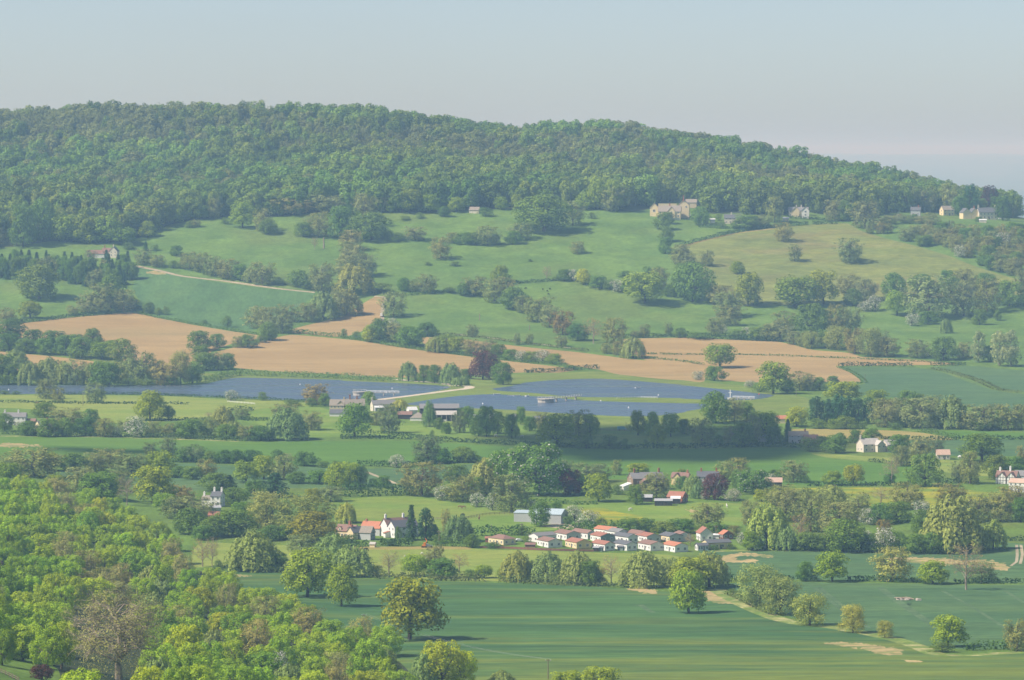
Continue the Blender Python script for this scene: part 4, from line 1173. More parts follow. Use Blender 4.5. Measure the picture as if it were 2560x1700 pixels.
trees('D2', 'around the white house and timbered cottage', [
    (490, 304, 105, 228, 'con', 'olive'), (590, 304, 115, 204, 'dconw'), (650, 304, 115, 104, 'con'), (810, 314, 185, 174, 'willow', 'dark'), (730, 255, 64, 142, 'ash', 'olive'), (910, 353, 104, 84, 'dense'), (397, 296, 42, 78, 'bush'), (40, 184, 125, 134, 'willow', 'yellow'), (700, 320, 110, 50, 'bush'), (350, 340, 70, 36, 'bush'), (60, 320, 90, 50, 'bush', 'bright')])
trees('D2', 'around the blue-roofed barn and paddock', [
    (1380, 208, 135, 154, 'dense'), (1610, 174, 125, 94, 'haw'), (1720, 208, 125, 94, 'haw'), (1310, 104, 94, 64, 'haw'), (1480, 124, 104, 74, 'dense'), (940, 74, 104, 84, 'haw'), (1045, 98, 84, 104, 'haw', 'dark'), (1560, 194, 60, 50, 'bush'), (1790, 215, 80, 60, 'bush', 'olive')])
trees('D2', 'in the hedge behind the white homes', [
    (1990, 244, 155, 84, 'dense'), (2100, 244, 125, 84, 'dense'), (2215, 254, 155, 74, 'bush', 'yellow'), (2315, 246, 135, 84, 'dense'), (1900, 240, 84, 54, 'bush'), (1560, 290, 60, 44, 'bush', 'bright'), (1375, 300, 36, 40, 'bush', 'olive'), (1285, 318, 60, 38, 'bush', 'pale'), (1060, 355, 120, 34, 'bush', 'dark'), (2060, 290, 40, 30, 'bush', 'bright'), (1250, 270, 70, 54, 'bush')])
trees('D3', 'in the paddock corner and park gardens', [(190, 214, 205, 144, 'ash', 'olive'), (40, 255, 120, 90, 'dense'), (130, 260, 90, 50, 'bush', 'yellow'), (230, 270, 110, 80, 'dense'), (300, 265, 70, 60, 'dense'), (370, 280, 80, 70, 'ash', 'olive'), (70, 345, 80, 90, 'bare', 'olive'), (350, 365, 50, 36, 'bush'), (230, 372, 60, 34, 'bush')])
trees('D1', 'behind the foreground wood', [
    (1830, 255, 255, 254, 'sallow'), (2100, 255, 335, 240, 'sallow'), (2150, 314, 295, 184, 'oak', 'red'), (1600, 274, 265, 164, 'dense'), (1470, 284, 155, 134, 'dense'), (1860, 304, 155, 94, 'dense'), (1740, 514, 305, 254, 'willow', 'olive'), (1900, 514, 155, 114, 'dense'), (2070, 404, 185, 124, 'ash'), (2280, 490, 235, 224, 'willow'),
    (1390, 484, 135, 194, 'bare', 'olive'), (1458, 492, 105, 214, 'bare'), (1340, 155, 235, 134, 'ash'), (1200, 155, 175, 134, 'ash'), (1300, 264, 205, 164, 'dense'), (1960, 300, 120, 90, 'dense'), (1500, 495, 60, 50, 'bush'), (1600, 500, 120, 50, 'bush'), (1390, 300, 130, 90, 'dense'), (1660, 160, 140, 110, 'dense', 'bright'), (1130, 100, 150, 110, 'oak')])
trees('D2', 'showing only its top at the bottom edge', [(1550, 1345, 225, 130, 'oak', 'yellow'), (1790, 1350, 255, 160, 'oak', 'bright'), (1110, 1310, 155, 110, 'willow')])
trees('A3', 'on the olive brow and by cottages', [
    (650, 702, 115, 154, 'ash', 'brown'), (140, 722, 115, 114, 'dense'), (450, 742, 165, 84, 'dense'), (550, 734, 135, 74, 'ash'), (262, 690, 54, 44, 'bush', 'yellow'), (1060, 692, 134, 124, 'ash'), (1130, 692, 124, 124, 'dense'), (1270, 742, 185, 164, 'ash'), (1500, 690, 70, 40, 'ash'), (1610, 694, 60, 44, 'dense'), (1720, 690, 80, 50, 'ash'), (1440, 710, 110, 50, 'ash'), (1550, 706, 100, 46, 'ash'), (1660, 710, 110, 46, 'ash', 'brown'),
    (1390, 712, 80, 40, 'ash'), (1740, 716, 110, 46, 'ash'), (710, 832, 115, 114, 'ash', 'brown'), (787, 967, 84, 104, 'ash', 'gray'), (1165, 977, 155, 144, 'ash', 'gray'), (395, 1057, 94, 78, 'oak'), (187, 1002, 84, 94, 'ash', 'brown'), (60, 1008, 94, 84, 'ash', 'gray'), (2050, 700, 60, 34, 'dense'), (290, 740, 60, 40, 'bush'), (380, 740, 70, 50, 'bush')])
trees('A3', 'against the sky at the right end of the hill', [
    (1995, 655, 115, 195, 'dconw'), (2120, 662, 120, 190, 'cop', 'dark'), (2215, 690, 100, 150, 'dense', 'dark'), (1850, 640, 110, 180, 'ash', 'pale'), (2060, 660, 100, 110, 'dense'), (1920, 655, 100, 120, 'dense'), (2170, 668, 100, 130, 'dense', 'dark')])
trees('B2', 'in the gully left of the pasture', [
    (45, 240, 175, 174, 'dense'), (160, 175, 140, 174, 'ash'), (220, 275, 245, 168, 'dense'), (330, 272, 74, 64, 'bush'), (400, 284, 104, 54, 'bush'), (512, 274, 135, 80, 'ash'), (80, 335, 135, 114, 'ash', 'brown'), (100, 455, 155, 134, 'ash'), (100, 645, 225, 194, 'willow', 'olive'), (40, 785, 185, 164, 'willow', 'olive'), (180, 524, 135, 134, 'ash'), (40, 530, 140, 130, 'ash'), (60, 400, 120, 100, 'ash')])
trees('B2', 'scattered on the middle pasture', [
    (690, 408, 124, 134, 'ash', 'olive'), (770, 294, 94, 64, 'ash'), (860, 304, 114, 74, 'dense'), (940, 304, 124, 74, 'dense'), (1010, 308, 154, 114, 'ash'), (1065, 304, 64, 62, 'dense'), (1190, 304, 94, 84, 'dense'), (1240, 274, 155, 104, 'ash'), (1400, 214, 330, 220, 'dense', 'olive'), (1600, 174, 135, 144, 'ash'), (1725, 128, 54, 38, 'bush'),
    (1630, 368, 94, 74, 'ash', 'brown'), (790, 452, 64, 28, 'bush'), (600, 447, 44, 22, 'bush'), (1305, 422, 30, 16, 'bush'), (2115, 504, 64, 44, 'bush'), (2185, 494, 54, 34, 'bush'), (1950, 528, 84, 38, 'bush'), (450, 138, 64, 28, 'bush'), (550, 128, 54, 38, 'bush'), (715, 113, 74, 64, 'dense', 'dark'), (1000, 112, 94, 54, 'bush')])
trees('B2', 'in the column down from the hillside mansion', [(2215, 200, 94, 104, 'dense'), (2240, 284, 94, 94, 'dense'), (2235, 368, 84, 104, 'dense', 'gray'), (2335, 444, 125, 124, 'ash'), (2255, 160, 70, 70, 'dense')])
trees('B2', 'along the hedge across the middle pasture', [
    (1100, 574, 114, 114, 'oak'), (1420, 554, 64, 104, 'bare'), (1540, 554, 94, 74, 'dense'), (1600, 554, 74, 68, 'haw', 'dark'), (1670, 578, 94, 94, 'oak', 'yellow'), (1770, 604, 114, 78, 'dense'), (1850, 614, 74, 64, 'bush'), (1905, 628, 94, 74, 'haw', 'dark'), (1970, 634, 94, 84, 'dense'), (2090, 708, 245, 194, 'oak'), (2190, 604, 114, 124, 'ash', 'brown'),
    (2290, 664, 114, 84, 'dense'), (2340, 604, 94, 154, 'dense'), (440, 624, 84, 84, 'dense'), (510, 628, 84, 74, 'ash'), (600, 638, 114, 114, 'ash'), (290, 634, 144, 58, 'bush'), (750, 634, 84, 34, 'bush')])
trees('B2', 'in the diagonal line down the middle pasture', [
    (850, 654, 94, 74, 'dense'), (930, 654, 154, 114, 'ash', 'brown'), (1060, 704, 154, 144, 'ash'), (1130, 690, 140, 140, 'ash', 'brown'), (1190, 744, 174, 134, 'dense'), (1250, 774, 104, 104, 'ash'), (1370, 834, 194, 144, 'ash', 'brown'), (1440, 874, 134, 134, 'ash'), (1530, 924, 144, 144, 'ash', 'red'), (1630, 964, 134, 104, 'dense', 'dark'), (1740, 984, 134, 174, 'bare', 'olive'), (1880, 984, 154, 154, 'ash', 'brown'),
    (1520, 1004, 74, 64, 'ash'), (2010, 1084, 144, 134, 'willow'), (1905, 1064, 74, 84, 'ash', 'brown'), (1830, 1054, 74, 64, 'ash'), (2090, 944, 64, 84, 'ash'), (2255, 934, 54, 84, 'ash'), (2335, 944, 74, 64, 'dense'), (2030, 944, 74, 44, 'ash')])
trees('B2', 'below the lane at the foot of the pasture', [
    (370, 804, 164, 154, 'ash'), (360, 884, 84, 64, 'haw'), (270, 974, 134, 144, 'dense', 'dark'), (220, 974, 114, 104, 'oak', 'bright'), (380, 974, 144, 114, 'ash', 'brown'), (470, 1004, 184, 124, 'dense'), (600, 934, 144, 84, 'dense', 'dark'), (25, 944, 44, 54, 'bush'), (110, 954, 54, 48, 'bush'), (910, 938, 74, 74, 'ash', 'gray'), (1215, 994, 44, 74, 'ash'), (1300, 988, 54, 64, 'ash')])
trees('B2', 'in the blossoming hedge behind the purple tree', [
    (650, 1044, 114, 104, 'willow'), (730, 1048, 124, 114, 'oak'), (800, 1054, 114, 104, 'oak'), (900, 1064, 114, 94, 'ash'), (1010, 1054, 114, 84, 'ash'), (1085, 1079, 104, 84, 'dense'), (1170, 1094, 104, 64, 'dense'), (1250, 1104, 94, 64, 'haw'), (1310, 1109, 94, 64, 'oak'), (1390, 1114, 114, 74, 'haw'), (1470, 1124, 104, 64, 'oak')])
trees('B3', 'in the groves below the olive brow', [
    (90, 584, 245, 234, 'dense'), (20, 334, 64, 114, 'ash'), (465, 618, 174, 204, 'oak', 'olive'), (530, 614, 74, 64, 'bush'), (280, 604, 174, 114, 'ash'), (330, 694, 184, 154, 'ash'), (340, 754, 164, 124, 'ash'), (290, 804, 84, 54, 'haw'), (460, 824, 74, 54, 'haw'), (240, 824, 104, 114, 'ash'), (790, 628, 265, 194, 'oak'), (985, 604, 184, 204, 'oak', 'olive'),
    (1150, 528, 134, 114, 'ash'), (1185, 614, 114, 104, 'dense'), (1270, 584, 134, 134, 'ash', 'gray'), (1330, 564, 84, 114, 'bare'), (1275, 654, 84, 64, 'haw', 'dark'), (1340, 654, 94, 94, 'haw', 'dark'), (1465, 564, 154, 154, 'dense'), (1490, 684, 144, 154, 'oak'), (1660, 504, 164, 94, 'dense'), (1700, 704, 305, 254, 'ash'), (1590, 754, 94, 74, 'haw'), (1700, 744, 124, 84, 'dense'),
    (1830, 464, 104, 84, 'dense'), (1950, 504, 154, 124, 'ash', 'brown'), (1950, 684, 204, 204, 'ash'), (2110, 654, 184, 194, 'ash', 'brown'), (2090, 474, 124, 74, 'dense'), (2260, 624, 184, 164, 'dense'), (2055, 748, 98, 98, 'dense'), (2180, 718, 48, 68, 'dense'), (1825, 804, 74, 94, 'willow', 'gray'), (1860, 560, 150, 130, 'dense'), (2340, 520, 90, 130, 'ash')])
trees('B3', 'in the belt above the right ploughed field', [
    (720, 784, 144, 114, 'ash', 'brown'), (620, 854, 124, 104, 'ash'), (690, 856, 164, 114, 'ash'), (840, 894, 94, 94, 'ash'), (900, 908, 114, 104, 'sallow'), (900, 804, 184, 184, 'dense', 'olive'), (990, 770, 120, 120, 'dense'), (1070, 804, 144, 174, 'ash', 'brown'), (1170, 804, 144, 154, 'ash'), (1080, 914, 184, 144, 'sallow'), (1200, 944, 134, 154, 'ash', 'olive'),
    (1310, 964, 164, 174, 'sallow'), (1420, 964, 154, 114, 'ash'), (1630, 974, 134, 114, 'ash'), (1810, 988, 164, 144, 'dense'), (1950, 974, 114, 94, 'ash'), (2050, 1004, 124, 194, 'pop'), (2190, 1030, 150, 215, 'pop'), (2270, 1034, 150, 224, 'pop'), (540, 850, 130, 80, 'dense'), (400, 845, 110, 60, 'dense'), (140, 842, 150, 40, 'bush'), (780, 880, 110, 80, 'ash'), (1370, 905, 120, 110, 'ash'), (1000, 900, 120, 100, 'dense'), (2120, 1000, 90, 100, 'dense'), (1710, 960, 80, 50, 'haw', 'red')])
trees('A2', 'at the lower edge of the hill wood', [
    (480, 910, 160, 150, 'oak'), (620, 910, 120, 110, 'oak'), (800, 905, 110, 90, 'oak', 'gray'), (270, 905, 120, 90, 'ash'), (1110, 890, 90, 80, 'oak'), (1220, 885, 90, 90, 'oak', 'gray'), (1680, 890, 110, 110, 'oak'), (1860, 900, 120, 120, 'ash'), (150, 915, 110, 120, 'ash'), (1770, 890, 130, 190, 'oak'), (1880, 895, 110, 190, 'oak')])
trees('A1', 'at the left edge of the hill wood', [
    (160, 1145, 170, 260, 'dense'), (290, 1105, 160, 260, 'dense'), (450, 1112, 190, 165, 'oak'), (590, 1120, 160, 150, 'oak', 'bright'), (740, 1115, 180, 165, 'oak', 'gray'), (1010, 1080, 110, 100, 'oak', 'gray'), (1200, 985, 100, 90, 'oak'), (1380, 950, 110, 80, 'oak'), (1470, 950, 90, 120, 'ash'), (2000, 920, 250, 100, 'ash', 'olive'), (2250, 905, 200, 100, 'ash')])


def scatter(poly, n_space, rng, fy=.62):
    """jittered positions inside a photo-pixel polygon"""
    P = np.array(poly)
    lo, hi = P.min(0), P.max(0)
    out = []
    y = lo[1]
    k = 0
    while y < hi[1]:
        s = n_space(y)
        x = lo[0] + (s * .5 if k % 2 else 0)
        while x < hi[0]:
            p = (x + rng.uniform(-.32, .32) * s, y + rng.uniform(-.32, .32) * s * fy)
            if in_poly(np.array([p[0]]), np.array([p[1]]), P)[0]:
                out.append(p)
            x += s
        y += s * fy
        k += 1
    return out


# conifer plantation on the left slope
L = scatter(pts(('B1', [(-60, 470), (330, 445), (620, 470), (900, 470), (925, 560), (760, 610), (640, 610), (500, 582), (400, 552), (-60, 548)])), lambda y: 21, random.Random(3), .45)
for i, p in enumerate(sorted(L)):
    b = ground(*p)
    k = 'con' if (i * 7) % 10 < 6 else ('dense' if i % 3 else 'ash')
    plant(k, b, random.uniform(9, 12) * (1 if k == 'con' else 1.15), random.uniform(13, 18), '' if k != 'con' else ('olive' if i % 4 == 0 else ''), f'{KIND[k][2]}, {ordinal(i)} from left in the conifer clump', 'trees of the conifer clump')
# scrub wood at the right
L = scatter(pts(('A3', [(1200, 770), (1330, 740), (1400, 770), (1560, 800), (1700, 750), (1900, 750), (1960, 800), (2250, 790), (2361, 740), (2500, 760), (2500, 1080), (2300, 1075), (2100, 1020), (1850, 905), (1620, 862), (1400, 800)])), lambda y: 25, random.Random(4), .6)
for i, p in enumerate(sorted(L)):
    b = ground(*p)
    r = random.random()
    k = 'haw' if r < .05 else ('dense' if r < .35 else 'ash')
    plant(k, b, random.uniform(10, 17), random.uniform(8, 14), random.choice(['', '', 'olive', 'brown']) if k == 'ash' else '', f'{KIND[k][2]}, {ordinal(i)} from left in the scrub wood at right', 'trees of the scrub wood', big=False)

# foreground wood: crowns laid over the near slope
cr = random.Random(12)
FW = pts(('C1', [(-120, 990), (200, 1000), (420, 1040), (600, 1090), (780, 1150)]), ('D1', [(900, 130), (1060, 190), (1160, 310), (1230, 420), (1320, 500), (1480, 540), (1640, 610), (1830, 670), (2020, 720), (2230, 790), (2361, 870)]), ('D2', [(150, 900), (400, 975), (455, 1090), (480, 1200), (520, 1400)]), ('D1', [(300, 1400), (-120, 1400)]))
L = scatter(FW, lambda y: 35 + (y - 1200) * .065, cr, .58)
BIGTREE = T('D1', 760, 960)
out = []
for (x, y) in L:
    if ((x - BIGTREE[0]) / 118) ** 2 + ((y - BIGTREE[1] - 20) / 115) ** 2 < 1: continue
    if x < 165 and y > 1615: continue
    h = cr.uniform(10, 15)
    b = ground(x, y, h * .62)
    if b is None: continue
    out.append((x, y, h, b))
for i, (x, y, h, b) in enumerate(sorted(out, key=lambda e: e[0])):
    r = cr.random()
    brown = (x < 330 and y > 1400) or (700 < (x - 0) and x < 1000 and r < .1)
    k, tone = 'near', ''
    if r < (.2 if brown else .1): k = 'nearash'
    elif r < .18: k = 'willow'
    elif r < .30: tone = 'olive'
    elif r < .42: tone = 'gray'
    elif r < .56: tone = 'dark'
    w = cr.uniform(9.5, 15)
    words = (TONEWORD[tone] + ' ' if tone else '') + KIND[k][2]
    plant(k, b, w, h * (1 if k != 'willow' else .9), tone, f'{words}, {ordinal(i)} from left in the foreground wood', 'trees of the foreground wood', big=True)
print('foreground trees', len(out), 'planted', TREE_COUNT[0])
# special foreground trees
def at_tree(tile, x, y, w, h, kind, tone, label, **kw):
    b = ground(*T(tile, x, y))
    m = b.y / FPX / TS
    return plant(kind, b, w * m, h * m, tone, label, **kw)


proto('bigash', [ashy(501, 14000, .0125, trunk=.032, lo=.05, nlimb=40, sub=8, twigs=8, start=.2, core=.3, wob=.16)], LEAF, PALEBARK)
KIND['bigash'] = ((.26, .23, .10), 'open_crowned_tree', 'tall buff tree', 'tree')
at_tree('D1', 815, 1262, 740, 610, 'bigash', '', 'tall buff-coloured tree with bare pale limbs above the foreground wood', big=True)
at_tree('D1', 1930, 1300, 165, 230, 'haw', '', 'white-blossomed hawthorn at the bottom of the foreground wood', big=True)
at_tree('D1', 290, 1260, 190, 110, 'cop', '', 'purple-brown bush beside the lawn at the bottom left corner', big=True)
at_tree('D2', 700, 1330, 330, 360, 'near', 'olive', 'rounded olive-green tree at the right foot of the foreground wood', big=True)
at_tree('D2', 850, 1320, 230, 270, 'near', 'yellow', 'yellow-tinged tree at the right foot of the foreground wood', big=True)
at_tree('D2', 570, 1340, 230, 280, 'willow', '', 'pale willow at the right foot of the foreground wood', big=True)

# ------------------------------------------------------------------ the massed wood on the far hill
def hill_wood():
    col = bpy.data.collections.new('hill_wood_kinds')
    for i in range(5):
        V, t = broad(200 + i, 2200, .085, 20, lo=.0, zm=.5, rmin=.15, rmax=.22)
        tv, tf = t.arr()
        o = bpy.data.objects.new('hill_tree_kind_%d' % i, quads_mesh('hill_tree', V, [LEAF, BARK], extra=(tv, tf, 1)))
        col.objects.link(o)
    for i in range(2):
        V, t = ashy(220 + i, 1500, .055, nlimb=16, sub=3, twigs=4)
        tv, tf = t.arr()
        o = bpy.data.objects.new('hill_tree_kind_%d' % (5 + i), quads_mesh('hill_tree', V, [LEAF, BARK], extra=(tv, tf, 1)))
        col.objects.link(o)
    rng = np.random.default_rng(99)
    P = np.array(wood_poly)
    lo, hi = P.min(0), P.max(0)
    s = 14.5
    gx, gy = np.meshgrid(np.arange(lo[0], hi[0], s), np.arange(lo[1], hi[1], s))
    gx = gx.ravel() + rng.uniform(-.42, .42, gx.size) * s
    gy = gy.ravel() + rng.uniform(-.42, .42, gy.size) * s
    ins = in_poly(gx, gy, P) & (np.abs(gx / gy * FPX) < 1560)
    gx, gy = gx[ins], gy[ins]
    # thin out the fully hidden back of the crest
    z = height(gx, gy)
    # patches of species: noise fields over the hill
    f1 = np.sin(gx * .011 + 1.2 * np.sin(gy * .013)) + np.sin(gy * .017 + gx * .006 + 2)
    f2 = np.sin(gx * .027 + 2 * np.sin(gy * .021 + 1)) + rng.normal(0, .7, len(gx))
    keep = rng.random(len(gx)) > np.interp(gy, [4050, 4350], [.3, .0])
    gx, gy, z, f1, f2 = gx[keep], gy[keep], z[keep], f1[keep], f2[keep]
    up = np.interp(gy, [4080, 4300, 4500], [0, .5, 1])
    brownish = (f1 * .6 + up * 1.5 + rng.normal(0, .6, len(gx))) > 1.35
    tint = np.zeros((len(gx), 4)); tint[:, 3] = 1
    g = np.array([.185, .295, .045])
    tint[:, :3] = g * (1 + .14 * f2[:, None]) * rng.uniform(.86, 1.16, (len(gx), 1))
    tint[:, 0] *= rng.uniform(.9, 1.2, len(gx)) * (1 + .1 * np.sin(gx * .006 + gy * .009))
    tint[:, :3] *= (1 + .1 * np.sin(gx * .013 - gy * .011 + 1.5 * np.sin(gx * .004)))[:, None]
    bt = np.array([.245, .285, .085]) * rng.uniform(.88, 1.12, (len(gx), 1))
    tint[brownish, :3] = bt[brownish]
    fresh = rng.random(len(gx)) < .05
    tint[fresh, :3] = np.array([.26, .34, .05])
    tint = np.clip(tint, .01, .5)
    pid = rng.integers(0, 5, len(gx))
    pid[brownish & (rng.random(len(gx)) < .55)] = rng.integers(5, 7)
    large = rng.random(len(gx)) < .3
    w = np.where(large, rng.uniform(21, 29, len(gx)), rng.uniform(12, 19, len(gx))) * (1.08 - .22 * up); hgt = (np.where(large, rng.uniform(22, 27, len(gx)), rng.uniform(15, 23, len(gx)))) * (1.05 - .1 * up) * np.where(brownish, .88, 1)
    me = bpy.data.meshes.new('hill_wood')
    me.vertices.add(len(gx))
    me.vertices.foreach_set('co', np.stack([gx, gy, z - .3], 1).astype(np.float32).ravel())
    a = me.attributes.new('tint', 'FLOAT_COLOR', 'POINT'); a.data.foreach_set('color', tint.astype(np.float32).ravel())
    a = me.attributes.new('size', 'FLOAT_VECTOR', 'POINT'); a.data.foreach_set('vector', np.stack([w, w, hgt], 1).astype(np.float32).ravel())
    a = me.attributes.new('turn', 'FLOAT_VECTOR', 'POINT'); a.data.foreach_set('vector', np.stack([0 * w, 0 * w, rng.uniform(0, 6.28, len(gx))], 1).astype(np.float32).ravel())
    a = me.attributes.new('pick', 'INT', 'POINT'); a.data.foreach_set('value', pid.astype(np.int32))
    o = link('hill_wood', me)
    tag(o, 'dense green woodland covering the long hill on the skyline', 'wood', kind='stuff')
    ng = bpy.data.node_groups.new('hill_wood_trees', 'GeometryNodeTree')
    ng.interface.new_socket('Geometry', in_out='INPUT', socket_type='NodeSocketGeometry')
    ng.interface.new_socket('Geometry', in_out='OUTPUT', socket_type='NodeSocketGeometry')
    N = ng.nodes
    gi, go = N.new('NodeGroupInput'), N.new('NodeGroupOutput')
    ci = N.new('GeometryNodeCollectionInfo')
    ci.inputs['Collection'].default_value = col
    ci.inputs['Separate Children'].default_value = True
    ci.inputs['Reset Children'].default_value = True
    iop = N.new('GeometryNodeInstanceOnPoints')
    iop.inputs['Pick Instance'].default_value = True

    def named(nm, ty):
        x = N.new('GeometryNodeInputNamedAttribute'); x.data_type = ty; x.inputs['Name'].default_value = nm
        return x.outputs['Attribute']
    ng.links.new(gi.outputs[0], iop.inputs['Points'])
    ng.links.new(ci.outputs[0], iop.inputs['Instance'])
    ng.links.new(named('pick', 'INT'), iop.inputs['Instance Index'])
    ng.links.new(named('size', 'FLOAT_VECTOR'), iop.inputs['Scale'])
    ng.links.new(named('turn', 'FLOAT_VECTOR'), iop.inputs['Rotation'])
    ng.links.new(iop.outputs[0], go.inputs[0])
    md = o.modifiers.new('trees', 'NODES')
    md.node_group = ng
    print('hill wood trees', len(gx))


hill_wood()

# ------------------------------------------------------------------ hedges
HEDGE_N = [0]


def hedge(label, P, h=2.0, w=2.0, tint=(.045, .085, .030), blossom=False, name='hedge', lumpy=.22, step=2.2):
    HEDGE_N[0] += 1
    rng = np.random.default_rng(HEDGE_N[0] + 900)
    W = [ground(*p) for p in smooth_poly(P, 10, False)]
    W = np.array([x[:] for x in W if x is not None])
    seg = np.linalg.norm(np.diff(W[:, :2], axis=0), axis=1)
    s = np.concatenate([[0], np.cumsum(seg)])
    tot = s[-1]
    n = int(np.clip(tot * h * 5.0, 300, 9000))
    q = rng.uniform(0, tot, n)
    X = np.interp(q, s, W[:, 0]); Yy = np.interp(q, s, W[:, 1])
    dx = np.interp(q + 1, s, W[:, 0]) - np.interp(q - 1, s, W[:, 0]); dy = np.interp(q + 1, s, W[:, 1]) - np.interp(q - 1, s, W[:, 1])
    dl = np.hypot(dx, dy) + 1e-6
    nx, ny = -dy / dl, dx / dl
    lump = 1 + lumpy * (np.sin(q * .35 + HEDGE_N[0]) + np.sin(q * .83 + 2) + np.sin(q * .13)) / 2.2
    a = rng.uniform(0, math.pi, n)
    hh = np.maximum(.35, h * lump)
    off = np.cos(a) * w * .5 * rng.uniform(.85, 1.1, n)
    zz = np.abs(np.sin(a)) ** .6 * hh * rng.uniform(.8, 1.08, n)
    face = rng.random(n) < .68
    zz = np.where(face, rng.uniform(0, 1, n) * hh, zz)
    off = np.where(face, np.where(rng.random(n) < .5, -1, 1) * w * .5 * rng.uniform(.6, 1, n), off)
    X, Yy = X + nx * off, Yy + ny * off
    pos = np.stack([X, Yy, height(X, Yy) + zz], 1)
    nrm = np.stack([nx * np.cos(a), ny * np.cos(a), np.sin(a) + .3], 1)
    card = float(np.clip(math.sqrt(6 * tot * h / n), .8, 1.7))
    o = link(name, quads_mesh(name, cards(pos, nrm, card, rng), [HAWLEAF if blossom else LEAF]))
    o['tint'] = [tint[0] * 1.7, tint[1] * 1.7, tint[2] * 1.1]
    tag(o, label, 'hedge' if name == 'hedge' else name.replace('_', ' '), 'hedges and field margins')


